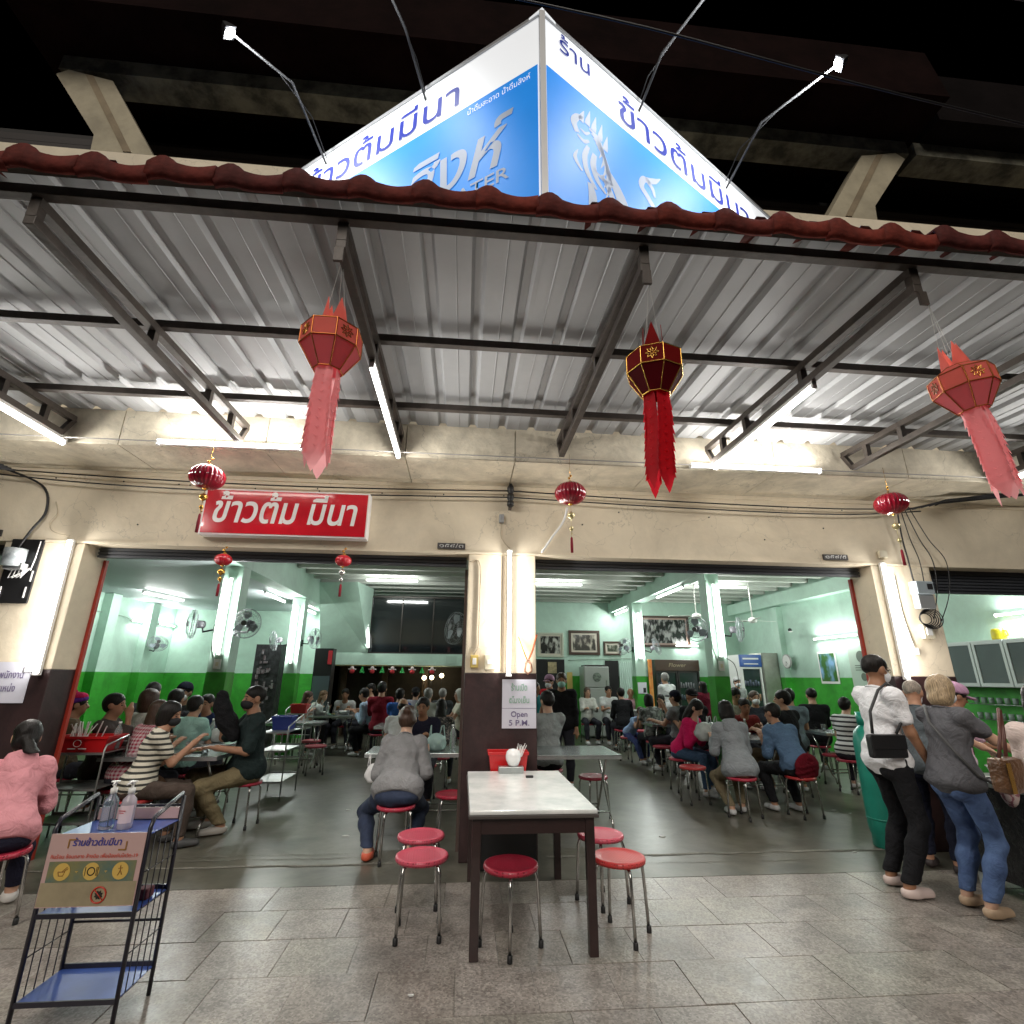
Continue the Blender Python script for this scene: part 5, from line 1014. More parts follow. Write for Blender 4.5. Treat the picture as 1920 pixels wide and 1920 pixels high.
# doorway at the back wall, curtain, small notice
dw = thing('back_doorway', 'dark doorway with a pale green curtain at the back wall', 'doorway', (4.35,9.98,0)); MB().box(-.28, .10, -.03, 0, 0, 1.98).build('opening', mat('dark_opening', (.012,.012,.012), .8), dw); cu_ = MB()  # flat near-black panel on the wall stands in for the darkness beyond the doorway
n = 24; vs = []
for z in (.3, 1.95): vs += [(.11+.36*k/n, -.05-.02*math.sin(k*1.6), z) for k in range(n+1)]
cu_.add(vs, [(k, k+1, n+2+k, n+1+k) for k in range(n)], True).build('curtain', mat('curtain_mint', (.50,.66,.58), .8), dw)
dk = thing('back_doorway', 'dark doorway with a yellow picture left of the fridge', 'doorway', (2.55,9.98,0)); MB().box(-.5, .33, -.03, 0, 0, 2.0).build('opening', mat('dark_opening', (.012,.012,.012), .8), dk); MB().box(.40, .55, -.03, 0, 1.2, 1.65).build('yellow_picture', YEL, dk); MB().box(-.15, .10, -.045, -.031, 1.62, 1.92).build('calendar_print', mat('old_print', (.50,.40,.22), .6, var=.5, vs=8), dk)  # this doorway's darkness is a near-black panel too
nb = thing('paper_notice', 'small white notice on the green foot of the farther right column', 'notice', (4.36,7.79,1.28)); MB().box(-.09, .13, -.012, -.005, -.13, .13).build('sheet', PAPER, nb); MB().box(.04, .11, -.0145, -.0125, -.11, .0).build('print', BLACKP, nb)
bs_ = thing('banner_stand', 'narrow orange banner behind the farther right column', 'banner', (4.60,7.75,0)); MB().bbox(-.05, .05, 0, .02, .3, 1.95, .003).build('banner', mat('orange_banner', (.75,.40,.10), .5, var=.7, vs=4, var2=(.6,.12,.02)), bs_); MB().box(-.1, .1, -.05, .07, 0, .03).build('foot', BLACKP, bs_)
sb = thing('shrine_cabinet', 'dark cabinet packed with goods behind the farther left column', 'cabinet', (-4.25,6.9,0)); MB().box(-.25, .28, 0, .4, 0, 2.15).build('body', mat('cluttered_dark', (.05,.05,.055), .5, bump=1, bs=10, var=.8, vs=9), sb); random.seed(8); m = MB()
for k in range(26): x, z = random.uniform(-.2,.2), random.uniform(.5,2.0); m.bbox(x, x+random.uniform(.03,.09), -.03, -.002, z, z+random.uniform(.03,.12), .004)
tag(m.build('goods', mat('goods_mix', (.30,.28,.30), .5, var=.8, vs=16, var2=(.10,.05,.05)), sb), kind='stuff')
sb2 = thing('red_cabinet', 'dark glass cabinet with red cloths right of the farther left column', 'cabinet', (-3.05,7.3,0)); MB().box(-.30, .1, 0, .3, 0, 2.1).build('body', BLACKP, sb2); MB().bbox(.0, .09, -.03, -.001, 1.75, 2.05, .01).build('red_cloth', rt_, sb2); MB().box(-.28, .08, -.02, -.001, .8, 1.5).build('glass_door', mat('smoky_glass', (.10,.14,.15), .1), sb2)
for x, y, z, l in ((8.1, 1.6, 2.12, 'small black camera on top of the white wall cabinet'), (7.9, 7.0, 2.62, 'small black camera on the right wall beam pilaster')):
    t = thing('security_camera', l, 'camera', (x,y,z)); MB().ball((0,0,.03), .045, 12, 8).build('lens_ball', BLACKP, t); MB().bbox(-.04, .04, -.04, .04, -.02, 0, .005).build('base', WHITEP, t)
# ------------------------------------------------------------------ people: smooth blended bodies
def snets(f, org, h):
    """surface of the zero level of f as quads"""
    ins = f < 0; C = [(i,j,k) for i in (0,1) for j in (0,1) for k in (0,1)]; n = [s-1 for s in f.shape]
    sl = lambda c: tuple(slice(c[a], c[a]+n[a]) for a in range(3))
    cnt = np.zeros(n, np.int8)
    for c in C: cnt += ins[sl(c)]
    mixed = (cnt > 0) & (cnt < 8); cells = np.argwhere(mixed); idx = -np.ones(n, np.int64); idx[mixed] = np.arange(len(cells))
    fv = {c: f[sl(c)][mixed] for c in C}; acc = np.zeros((len(cells), 3)); w = np.zeros(len(cells))
    for a in C:
        for ax in range(3):
            if a[ax]: continue
            b = list(a); b[ax] = 1; b = tuple(b); fa, fb = fv[a], fv[b]; m = (fa < 0) != (fb < 0); t = np.where(m, fa/np.where(m, fa-fb, 1), 0)
            p = np.array(a, float)[None].repeat(len(cells), 0); p[:, ax] += t; acc += p*m[:, None]; w += m
    verts = org+h*(cells+acc/w[:, None]); faces = []
    for ax in range(3):
        u, v = [a for a in range(3) if a != ax]
        s0 = [slice(None)]*3; s1 = [slice(None)]*3; s0[ax] = slice(0, -1); s1[ax] = slice(1, None)
        a, b = ins[tuple(s0)], ins[tuple(s1)]; e = np.argwhere(a != b); e = e[(e[:,u] > 0) & (e[:,v] > 0) & (e[:,u] < n[u]) & (e[:,v] < n[v])]
        if not len(e): continue
        fl = a[tuple(e.T)]
        def g(du, dv): q = e.copy(); q[:,u] -= du; q[:,v] -= dv; return idx[tuple(q.T)]
        q = np.stack([g(1,1), g(0,1), g(0,0), g(1,0)], 1); q = np.where((fl if ax != 1 else ~fl)[:, None], q, q[:, ::-1]); faces.append(q)
    return verts, np.concatenate(faces)

def capf(P, a, b, ra, rb, fl=None):
    """distance to a tapering limb"""
    ba = b-a; t = np.clip(((P-a)@ba)/max(ba@ba, 1e-9), 0, 1); q = P-a-t[..., None]*ba
    return np.linalg.norm(q, axis=-1)-(ra+(rb-ra)*t)
def ellf(P, c, r, R):
    q = (P-c)@R; k0 = np.linalg.norm(q/r, axis=-1); k1 = np.linalg.norm(q/(r*r), axis=-1)
    return k0*(k0-1)/np.maximum(k1, 1e-6)
def solid(prims, h, k=.03, cuts=(), fold=0., seed=0, name='body', m=None, parent=None):
    """prims: ('c',a,b,ra,rb) limbs or ('e',c,r,R) ellipsoids; cuts: (point, outward normal) or ('e',c,r,R) carved out"""
    lo = np.min([np.minimum(p[1]-p[3], p[2]-p[4]) if p[0] == 'c' else p[1]-max(p[2]) for p in prims], 0)-3*h; hi = np.max([np.maximum(p[1]+p[3], p[2]+p[4]) if p[0] == 'c' else p[1]+max(p[2]) for p in prims], 0)+3*h
    ns = np.ceil((hi-lo)/h).astype(int)+1; f = np.full(ns, .5); ax = [lo[i]+h*np.arange(ns[i]) for i in range(3)]
    for p in prims:
        kk = p[5] if len(p) > 5 else k
        if p[0] == 'c': a0, a1 = np.minimum(p[1]-p[3], p[2]-p[4]), np.maximum(p[1]+p[3], p[2]+p[4])
        else: e = np.sqrt(((p[3]*np.array(p[2])[None])**2).sum(1)); a0, a1 = p[1]-e, p[1]+e
        i0 = np.maximum(0, ((a0-kk-3*h-lo)/h).astype(int)); i1 = np.minimum(ns, ((a1+kk+3*h-lo)/h).astype(int)+2)
        s = tuple(slice(i0[i], i1[i]) for i in range(3)); G = np.stack(np.meshgrid(*[ax[i][s[i]] for i in range(3)], indexing='ij'), -1)
        d = capf(G, p[1], p[2], p[3], p[4]) if p[0] == 'c' else ellf(G, p[1], np.array(p[2]), p[3])
        g = f[s]; t = np.clip(.5+.5*(g-d)/kk, 0, 1); f[s] = g*(1-t)+d*t-kk*t*(1-t)
    near = np.abs(f) < .1
    if fold or cuts:
        I = np.argwhere(near); Q = lo+h*I; v = f[near]
        if fold:
            r = np.random.RandomState(seed)
            for _ in range(7):
                d = r.randn(3)*np.array([.8,.8,1.2]); d /= np.linalg.norm(d); fr = r.uniform(22, 60); w = np.sin(Q@d*fr*.6+r.uniform(0,6)+1.6*np.sin(Q@r.randn(3)*9)); w = (1-2*np.abs(w))*np.clip(.5+np.sin(Q@r.randn(3)*7+r.uniform(0,6)), 0, 1); v = v-fold*.62*w*(24/fr)**.5
        for c in cuts:
            if (isinstance(c[0], str)): v = np.maximum(v, -ellf(Q, c[1], np.array(c[2]), c[3]))
            else: v = np.maximum(v, (Q-c[0])@c[1])
        f[near] = v
    V, F = snets(f, lo, h)
    me = bpy.data.meshes.new(name); me.vertices.add(len(V)); me.vertices.foreach_set('co', V.ravel()); me.loops.add(len(F)*4); me.loops.foreach_set('vertex_index', F.ravel().astype(np.int32))
    me.polygons.add(len(F)); me.polygons.foreach_set('loop_start', np.arange(len(F), dtype=np.int32)*4); me.polygons.foreach_set('use_smooth', np.ones(len(F), bool)); me.update(); me.validate()
    me.materials.append(m); return link(name, me, parent)

A = lambda *v: np.array(v, float)
def rotm(yaw=0, pitch=0, roll=0):
    return np.array((Matrix.Rotation(yaw, 3, 'Z') @ Matrix.Rotation(pitch, 3, 'X') @ Matrix.Rotation(roll, 3, 'Y')))
def ik(a, c, l1, l2, pole):
    d = c-a; L = min(np.linalg.norm(d), (l1+l2)*.995); u = d/np.linalg.norm(d); x = (l1*l1-l2*l2+L*L)/(2*L); hgt = math.sqrt(max(l1*l1-x*x, 0)); p = pole-u*(pole@u); p /= np.linalg.norm(p)+1e-9
    return a+u*x+p*hgt, a+u*L
SK = [mat('skin_%d' % i, c, .5, var=.1, vs=14, spec=.35) for i, c in enumerate(((.47,.27,.18), (.40,.21,.13), (.30,.15,.085), (.55,.34,.24)))]
HB = hair_mat('hair_black', (.012,.010,.009)); HBR = hair_mat('hair_brown', (.055,.028,.017)); HG = hair_mat('hair_grey', (.24,.23,.22))
HBL = hair_mat('hair_blond', (.34,.25,.15), .45, 1.3); HSALT = hair_mat('hair_salt', (.26,.22,.18), .6)
EYW = mat('eye_dark', (.02,.015,.012), .3); LIP = mat('lip', (.35,.12,.10), .5)
MASKW = mat('mask_white', (.70,.72,.76), .8, bump=.1, bs=30); MASKB = mat('mask_black', (.012,.012,.014), .8); MASKM = mat('mask_mint', (.35,.62,.56), .8)

def person(label, head, d, pose='sit', s=.97, seat=.435, hz=None, top=(.5,.5,.5), topm=None, sleeve=.45, legs=(.03,.03,.04), legm=None, shoe=(.5,.5,.5), skin=0, hair='short', hairm=None, mask=None, yaw=0, nod=0, hands=None, h=.02, girth=1., hem=0., feet=None, lean=None, stool_label=None, stool_kind=0, female=False, shift=0., cat='person', grp='people in the shop', bare=False, hat=None):
    """head = world centre of the head (x, y, z); d = heading in degrees, 0 away from the street, 90 to the right, 180 to the street"""
    hx, hy, hz = head; th = math.radians(d); F = A(math.sin(th), math.cos(th), 0)
    if pose == 'sit':
        c = ((hz-seat)/s-.085-.215)/.47
        if c > 1: s = min(1.12, s*(hz-seat)/(.77*s)); c = min(1, ((hz-seat)/s-.30)/.47)
        a = math.acos(max(.72, min(1, c))) if lean is None else lean
        hip = A(0, 0, seat+.085*s)
    else:
        a = math.radians(6) if lean is None else lean; s = (hz)/(.935*1.0*.97+.0)*.57 if s == 0 else s
        s = hz/(.91+.50*math.cos(a)+.19); hip = A(0, 0, .91*s)
    up = A(0, math.sin(a), math.cos(a)); bk = A(0, math.cos(a), -math.sin(a))
    R0 = rotm(0, -a)
    sh = hip+up*.47*s; nk = sh+up*.05*s+A(0,.008,0); hc = sh+A(0, .03+.25*math.sin(a)*.5, 0)*s+A(0,0,.185*s+.03*(1-math.cos(a)))
    base = A(hx, hy, 0)-F*(hc[1])
    gname = 'person'; t = thing(gname, label, cat, (base[0], base[1], 0), -th, grp)
    w = (.160 if not female else .143)*s; g = girth
    Rh = rotm(yaw, -nod-a*.35)
    H = lambda x, y, z: hc+Rh@(A(x, y, z)*s)
    # arms
    tg = hands or (((.14,.40,.80), (-.14,.40,.80)) if pose == 'sit' else ((.22,.10,.76), (-.22,.10,.76)))
    S_, E_, W_ = [], [], []
    for i, sx in ((0,1), (1,-1)):
        a_ = sh+A(sx*w, 0, 0)+up*(-.015*s); tgt = A(*tg[i])*A(s if pose != 'sit' else 1, 1, 1); e, wr = ik(a_, tgt, .275*s, .245*s, A(sx*.28, -.45, -.85)); S_.append(a_); E_.append(e); W_.append(wr)
    # legs
    L = []
    for i, sx in ((0,1), (1,-1)):
        hp = hip+A(sx*.088*s, 0, -.01)
        if pose == 'sit':
            fx, fy = (feet[i] if feet else (sx*.14, .36+.05*sx)); ank = A(fx, fy, .085); kn, an = ik(hp, ank, .43*s, .40*s, A(sx*.15, .8, .9))
        else:
            fx, fy = (feet[i] if feet else (sx*.10, .0)); ank = A(fx, fy, .085); kn, an = ik(hp, ank, .44*s, .425*s, A(sx*.1, 1, 0))
        L.append((hp, kn, ank))
    hd = [('e', H(0,-.012,.028), (.076*s,.096*s,.088*s), Rh), ('e', H(0,.022,-.040), (.056*s,.066*s,.076*s), Rh, .03), ('c', H(0,.080,.012), H(0,.100,-.022), .010*s, .015*s, .012), ('c', H(0,.0,-.07), nk, .048*s, .056*s, .03), ('c', nk, sh-up*.02, .056*s, .075*s, .03)]
    hd = [p if len(p) == 6 else p for p in hd]; hd[1] = ('e', H(0,.022,-.040), (.056*s,.066*s,.076*s), Rh)
    for sx in (-1, 1): hd.append(('e', H(sx*.078,-.008,-.008), (.010*s,.021*s,.032*s), Rh))
    if h < .013: hd += [('c', H(-.012,.088,-.052), H(.012,.088,-.052), .009*s, .009*s, .012), ('e', H(0,.068,-.088), (.026*s,.024*s,.020*s), Rh)]
    tor = lambda q: [('e', hip+A(0,-.005,0)+up*.02*s, (.155*s*g+q,.118*s*g+q,.125*s+q), R0), ('e', hip+up*.17*s, (.128*s*g+q,.098*s*g+q,.14*s+q), R0), ('e', hip+up*.34*s+bk*.004, ((.150 if not female else .138)*s*(.6+.4*g)+q,.104*s*(.5+.5*g)+q,.155*s+q), R0),
                     ('c', S_[0], S_[1], .055*s+q, .055*s+q), ('c', sh-up*.02, sh+up*.02, .07*s+q, .055*s+q)]
    if female: chest = lambda q: [('e', hip+up*.31*s+bk*.07*s+A(sx*.06*s,0,0), (.06*s+q,.05*s+q,.06*s+q), R0) for sx in (-1, 1)]
    else: chest = lambda q: []
    armf = lambda q, i: [('c', S_[i], E_[i], .047*s*(.5+.5*g)+q, .038*s+q), ('c', E_[i], W_[i], .037*s+q, .026*s+q)]
    hand = []
    for i, sx in ((0,1), (1,-1)):
        wr = W_[i]; dr = wr-E_[i]; dr /= np.linalg.norm(dr); x = np.cross(dr, A(0,0,1)); x = x/(np.linalg.norm(x)+1e-6) if np.linalg.norm(x) > .2 else A(0,1,0); n_ = np.cross(x, dr)
        pc = wr+dr*.045*s; hand += [('c', wr, wr+dr*.02*s, .024*s, .026*s), ('c', wr+dr*.028*s-x*.022*s, wr+dr*.075*s-x*.024*s, .015*s, .014*s, .01), ('c', wr+dr*.028*s+x*.022*s, wr+dr*.075*s+x*.024*s, .015*s, .014*s, .01), ('c', wr+dr*.03*s, wr+dr*.075*s, .016*s, .016*s, .01)]
        if h < .013:
            for j, (o, ln) in enumerate(((-.030,.062), (-.011,.075), (.009,.070), (.028,.055))):
                p0 = wr+dr*.082*s+x*o*s; p1 = p0+dr*ln*.5*s+n_*-.008*s; p2 = p1+dr*ln*.38*s-n_*.028*s; hand += [('c', p0, p1, .0095*s, .009*s, .006), ('c', p1, p2, .009*s, .0075*s, .006)]
        else: hand += [('c', pc+dr*.035*s, pc+dr*.085*s-n_*.03*s, .026*s, .018*s)]
        hand += [('c', wr+dr*.03*s-sx*x*.028*s*(1 if i == 0 else 1), wr+dr*.07*s-sx*x*.055*s-n_*.01*s, .013*s, .010*s, .008)]
    legf = lambda q, kq=0: [p for hp, kn, an in L for p in (('c', hp, kn, .080*s*g**.5+q, .051*s+q), ('c', kn, kn+(an-kn)*.35, .051*s+q, .051*s+q), ('c', kn+(an-kn)*.35, an, .051*s+q+kq*.3, .033*s+q+kq*.5))]
    foot = [p for hp, kn, an in L for p in (('c', an, an+A(0,-.02,-.045), .034*s, .030*s), ('c', an+A(0,-.02,-.05), an+A(0,.13*s,-.058), .030*s, .026*s))]
    nom = h if h < .013 else h
    body = solid(hd+tor(0)+armf(0,0)+armf(0,1)+hand+legf(0)+foot, nom, .022, name='body', m=SK[skin], parent=t)
    # clothes
    cm_ = topm or cloth(*top); q = .019; sp = tor(q)+chest(q); cuts = []
    sp[0] = ('e', hip+up*(.03-hem*.2)*s, (.170*s*g+q,.136*s*g+q,(.14+hem*.6)*s+q), R0)
    if hem: sp.append(('e', hip-A(0,0,hem*.5), (.178*s*g+q, .155*s*g+q, .10*s), R0))
    for i in (0, 1):
        if sleeve <= 1: sp.append(('c', S_[i], S_[i]+(E_[i]-S_[i])*sleeve, .052*s*(.5+.5*g)+q, .047*s+q))
        else: sp += [('c', S_[i], E_[i], .050*s*(.5+.5*g)+q, .042*s+q), ('c', E_[i], E_[i]+(W_[i]-E_[i])*(sleeve-1), .042*s+q, .033*s+q)]
    cuts.append((hip-up*(.055+hem)*s if pose == 'sit' else hip-up*(.07+hem)*s, -up)); cuts.append((sh+up*.048*s+bk*.03, (up*.9+bk*.25)))
    so = solid(sp, nom, .03, cuts, fold=.004 if h > .013 else .0055, seed=int(hx*100) % 97, name='shirt', m=cm_, parent=t)
    if h < .013 and hat != 'hood':
        m = MB(); nc = nk-up*.012*s; m.tube([nc+R0@A(.072*s*math.cos(q), .068*s*math.sin(q)-.006, -.018*math.sin(q)*s) for q in np.linspace(0, 2*PI, 25)], .0065, 6, False); m.build('collar', cm_, t)
    if hat == 'hood': sp2 = [('e', sh-bk*.07*s-up*.03, (.115*s,.05*s,.10*s), R0), ('e', sh-bk*.04*s+up*.05*s, (.10*s,.07*s,.045*s), R0)]; solid(sp2, nom, .04, fold=.004, seed=3, name='hood', m=cm_, parent=t)
    lm = legm or cloth(*legs); tp = [('e', hip+up*.0, (.152*s*g,.120*s*g,.12*s), R0)]
    if pose == 'sit': tp.append(('e', hip+A(0,-.02,-.02), (.152*s*g,.125*s*g,.10*s), rotm()))
    else: tp += [('e', hip+A(sx*.065*s,-.055*s,-.06*s), (.080*s*g,.078*s*g,.10*s), rotm()) for sx in (-1, 1)]
    tp += legf(.014, .010)
    if bare: tp = tp[:-6]+[('c', hp, kn, .084*s+.02, .06*s+.02) for hp, kn, an in L]
    tc = [(hip+up*.10*s, up)] if pose != 'sit' else []
    if not bare: tc.append((A(0,0,.10), A(0,0,-1)))
    if pose == 'sit': tc.append((A(0,0,.10 if not bare else .3), A(0,0,-1)))
    solid(tp, nom, .03, tc, fold=.003 if h > .013 else .005, seed=int(hy*100+50) % 89, name='trousers', m=lm, parent=t)
    shm = mat('shoe_%d_%d_%d' % tuple(int(c*100) for c in shoe), shoe, .5)
    for hp, kn, an in L:
        solid([('c', an+A(0,-.025,-.045), an+A(0,.02,-.045), .043*s, .045*s), ('c', an+A(0,.02,-.05), an+A(0,.14*s,-.058), .044*s, .038*s)], min(nom, .014), .03, [(A(0,0,.012), A(0,0,-1)), (an+A(0,0,-.012), A(0,-.15,.98))], name='shoe', m=shm, parent=t)
    # hair
    hm = hairm or HB; fc = ('e', H(0,.118,-.045), (.082*s,.092*s,.105*s), Rh)
    if hair != 'none':
        hp_ = [('e', H(0,-.020,.040), (.086*s,.104*s,.092*s), Rh)]; hc_ = [fc, (H(0,0,-.085), Rh@A(0,.25,-.97))]
        if hair == 'short': hc_ = [fc, (H(0,-.02,-.045), Rh@A(0,.55,-.83))]; hp_.append(('e', H(0,-.045,-.0), (.076*s,.07*s,.075*s), Rh))
        if hair == 'crew': hp_ = [('e', H(0,-.018,.036), (.083*s,.103*s,.090*s), Rh)]; hc_ = [fc, (H(0,-.02,-.03), Rh@A(0,.55,-.83))]
        if hair == 'bald': hp_ = [('e', H(0,-.024,.0), (.081*s,.092*s,.070*s), Rh)]; hc_ = [fc, (H(0,0,-.05), Rh@A(0,.4,-.9)), (H(0,0,.045), Rh@A(0,.35,.93))]
        if hair == 'bob': hp_ += [('e', H(0,-.030,-.055), (.094*s,.090*s,.095*s), Rh), ('e', H(0,-.02,.0), (.095*s,.100*s,.10*s), Rh)]; hc_ = [fc, (H(0,0,-.125), Rh@A(0,0,-1))]
        if hair in ('long', 'pony', 'bun'): hp_ += [('e', H(0,-.035,-.02), (.085*s,.085*s,.09*s), Rh)]
        if hair == 'long': hp_ += [('e', H(0,-.055,-.13), (.088*s,.062*s,.17*s), Rh), ('c', H(.06,-.01,-.06), H(.07,.0,-.22), .03*s, .022*s), ('c', H(-.06,-.01,-.06), H(-.07,.0,-.22), .03*s, .022*s)]; hc_ = [fc]
        if hair == 'pony': hp_ += [('c', H(0,-.11,-.03), H(.05,-.15,-.14), .035*s, .045*s), ('c', H(.05,-.15,-.14), H(.09,-.14,-.25), .045*s, .02*s)]
        if hair == 'bun': hp_ += [('e', H(0,-.115,.03), (.042*s,.04*s,.042*s), Rh)]
        solid(hp_, max(nom*.8, .007), .02, hc_, fold=.003, seed=5, name='hair', m=hm, parent=t)
    if hat in ('cap', 'cap_back', 'beanie', 'hairnet', 'helmet'):
        cols = {'cap': (.015,.015,.02), 'cap_back': (.012,.012,.014), 'beanie': (.10,.02,.20), 'hairnet': (.45,.26,.38), 'helmet': (.5,.5,.5)}; hm2 = cloth(*cols[hat]); hp_ = [('e', H(0,-.015,.052), (.092*s,.110*s,.090*s), Rh)]
        if hat == 'hairnet': hp_ = [('e', H(0,-.020,.060), (.100*s,.118*s,.092*s), Rh)]
        solid(hp_, max(nom*.8, .009), .02, [(H(0,0,.035), Rh@A(0,.25,-.97))], fold=.003, name='hat', m=hm2, parent=t)
        if hat in ('cap', 'cap_back', 'hairnet'): sy = -1 if hat == 'cap_back' else 1; solid([('e', H(0,.11*sy,.032), (.07*s,.065*s,.012), Rh)], .009, .01, name='hat_brim', m=hm2, parent=t)
        if hat == 'beanie': solid([('e', H(0,-.05,.15), (.022,.022,.022), Rh), ('e', H(0,-.02,.095), (.088*s,.10*s,.05*s), Rh)], .012, .01, name='hat_crown', m=cloth(.45,.01,.08), parent=t)
    if mask:
        solid([('e', H(0,.034,-.050), (.061*s,.078*s,.056*s), Rh), ('e', H(0,.100,-.035), (.022*s,.018*s,.026*s), Rh)], max(.006, nom*.5), .02, [(H(0,.015,0), Rh@A(0,-1,-.1)), (H(0,0,-.005), Rh@A(0,.0,1))], name='mask', m=mask, parent=t)
        m = MB()
        for sx in (-1, 1): m.tube([H(sx*.055,.06,-.02), H(sx*.078,.01,.01)], .0018, 4).tube([H(sx*.052,.05,-.075), H(sx*.078,.0,-.03)], .0018, 4)
        m.build('mask_loop', mask, t)
    fv = math.cos(th-yaw)
    if fv < .75 and h < .03:
        for sx in (-1, 1):
            MB().ball(H(sx*.030,.079,.004), (.0125*s,.010*s,.006*s), 8, 6).build('eye', EYW, t)
            MB().tube([H(sx*.016,.088,.024), H(sx*.032,.084,.029), H(sx*.046,.072,.023)], .003*s, 5).build('eyebrow', hm if hair != 'bald' else HG, t)
        if not mask: MB().tube([H(-.020,.076,-.053), H(0,.087,-.055), H(.020,.076,-.053)], [.002,.0045,.002], 6).build('mouth', LIP, t)
    if pose == 'sit' and stool_label is not None: stool(base[0]-F[0]*.01, base[1]-F[1]*.01, random.uniform(0, 1.5), stool_label, stool_kind)
    t['_tmp'] = 1; del t['_tmp']
    return t, dict(hip=hip, sh=sh, S=S_, E=E_, W=W_, H=H, s=s, hc=hc, R0=R0, up=up, bk=bk, Rh=Rh, base=base, F=F)
NEAR = .009; MID = .014; FAR = .020
def st(x): return 'red round stool under '+x
# --- the queue at the right
t, k = person('man in a white tee and black trousers with a black shoulder bag, queueing', (3.49,-.85,1.632), 88, 'stand', top=(.74,.74,.76), sleeve=.62, legs=(.012,.012,.014), shoe=(.62,.50,.46), skin=2, hair='crew', mask=MASKW, yaw=.0, nod=.10, hands=((.20,.20,.86), (-.14,.26,.92)), h=NEAR, hem=.06, lean=math.radians(3), feet=((.12,-.12), (-.13,-.04)), girth=.94)
gm = MB(); H = k['H']
for sx in (-1, 1): gm.tube([H(sx*.012,.098,.006), H(sx*.052,.085,.008), H(sx*.080,.0,.008)], .0022, 5).tube([H(sx*(.032+.018*math.cos(q)), .096-.004*math.cos(q), .002+.014*math.sin(q)) for q in np.linspace(0, 2*PI, 13)], .0016, 4, False)
gm.build('glasses', BLACKP, t)
def wp(k, p):
    F = k['F']; return Vector((k['base'][0]+p[0]*F[1]+p[1]*F[0], k['base'][1]-p[0]*F[0]+p[1]*F[1], p[2]))
bo = wp(k, (.20,-.15,1.03)); bg_ = thing('shoulder_bag', 'black leather shoulder bag hanging at the back of the man in the white tee', 'bag', bo, -.02); BLL = mat('black_leather', (.010,.010,.011), .35, bump=.08, bs=40)
MB().bbox(-.145, .145, -.03, .03, -.085, .085, .02).build('bag_body', BLL, bg_); MB().bbox(-.140, .140, -.036, -.0305, -.02, .08, .003).build('flap', BLL, bg_)
sh_ = k['sh']; q_ = [wp(k, p)-bo for p in ((.20,-.25,1.12), (.17,-.21,1.28), tuple(sh_+A(.115,-.085,.03)), tuple(sh_+A(.115,.0,.085)), tuple(sh_+A(.13,.085,.02)), (.19,.06,1.25), (.20,-.05,1.12))]
MB().tube(q_, .011, 6).build('strap', mat('black_strap', (.012,.012,.013), .6), bg_)
t, k = person('grey haired man in a grey shirt and dark striped track trousers, queueing', (4.22,-.36,1.43), 55, 'stand', top=(.085,.10,.11), sleeve=.6, legs=(.012,.014,.028), shoe=(.04,.03,.03), skin=1, hair='crew', hairm=HSALT, mask=MASKW, hands=((.10,.30,.85), (-.15,.28,.9)), h=NEAR, hem=.05, lean=math.radians(14), nod=.35, feet=((.10,-.03), (-.10,0)), girth=1.0)
m = MB()
for j in range(3): m.tube([(.118+.0,-.05+.028*j,.80), (.152,-.035+.026*j,.62), (.150,-.015+.022*j,.42), (.150,.01+.018*j,.14)], .0045, 5)
m.build('trouser_stripes', MASKW, t)
t, k = person('woman with a grey blond bob in a grey tee and blue jeans, ordering', (3.71,-1.21,1.475), 82, 'stand', top=(.105,.105,.115), sleeve=.60, legm=wrinkle(mat('blue_denim', (.10,.17,.34), .85, bump=.5, bs=9, var=.45, vs=6, var2=(.05,.09,.21))), shoe=(.50,.36,.24), skin=3, hair='bob', hairm=HBL, mask=MASKW, hands=((.20,.44,1.00), (-.10,.46,1.02)), h=NEAR, female=True, hem=.05, lean=math.radians(5), girth=1.04, feet=((.10,-.06), (-.10,.0)), nod=.1)
MB().tube([tuple(k['sh']+A(-.10,-.05,.06)), tuple(k['sh']+A(-.02,-.13,-.06)), tuple(k['hip']+k['up']*.2+A(.11,-.11,0)), tuple(k['hip']+A(.19,-.02,.04)), tuple(k['hip']+A(.20,.10,-.02))], .010, 6).build('bag_strap', mat('grey_strap', (.06,.06,.06), .6), t)
tb = thing('cloth_bag', 'floral cloth bag hanging in front of the woman in jeans', 'bag', (3.93,-1.33,.80)); MB().ball((0,0,0), (.045,.07,.14), 14, 10).build('bag_body', pattern('floral_bag', 'spots', (.45,.36,.34), (.22,.08,.10), 26, width=.54), tb); MB().tube([(0,-.05,.13),(-.02,-.03,.25),(0,.05,.13)], .008, 5).build('handle', mat('grey_strap', (.06,.06,.06), .6), tb)
person('woman vendor in a lilac cap and pink top behind the ordering woman', (4.66,-.35,1.40), 100, 'stand', topm=pattern('pink_splash_cloth', 'spots', (.62,.38,.48), (.62,.50,.58), 9), sleeve=.7, legs=(.08,.05,.06), shoe=(.1,.1,.1), skin=2, hair='short', hat='hairnet', hands=((.14,.36,.95), (-.2,.3,.95)), h=MID, female=True, nod=.3, lean=math.radians(12), yaw=-.2)
t, k = person('woman with long black hair in a cream blouse and grey jeans, at the right edge', (3.47,-2.12,1.42), 70, 'stand', top=(.66,.54,.50), sleeve=1.6, legs=(.05,.055,.06), shoe=(.05,.05,.05), skin=3, hair='long', hands=((.10,.30,1.0), (-.15,.34,1.0)), h=NEAR, female=True, girth=.95, hem=.06)
hb = thing('handbag', 'brown leather handbag with gold clasp on the cream blouse woman\u2019s arm', 'bag', (3.00,-2.22,1.03), .3); LEA = mat('brown_leather', (.13,.06,.025), .35, bump=.6, bs=35, var=.4, vs=12, coat=.3); MB().bbox(-.055, .13, -.05, .05, -.10, .08, .03).build('bag_body', LEA, hb)
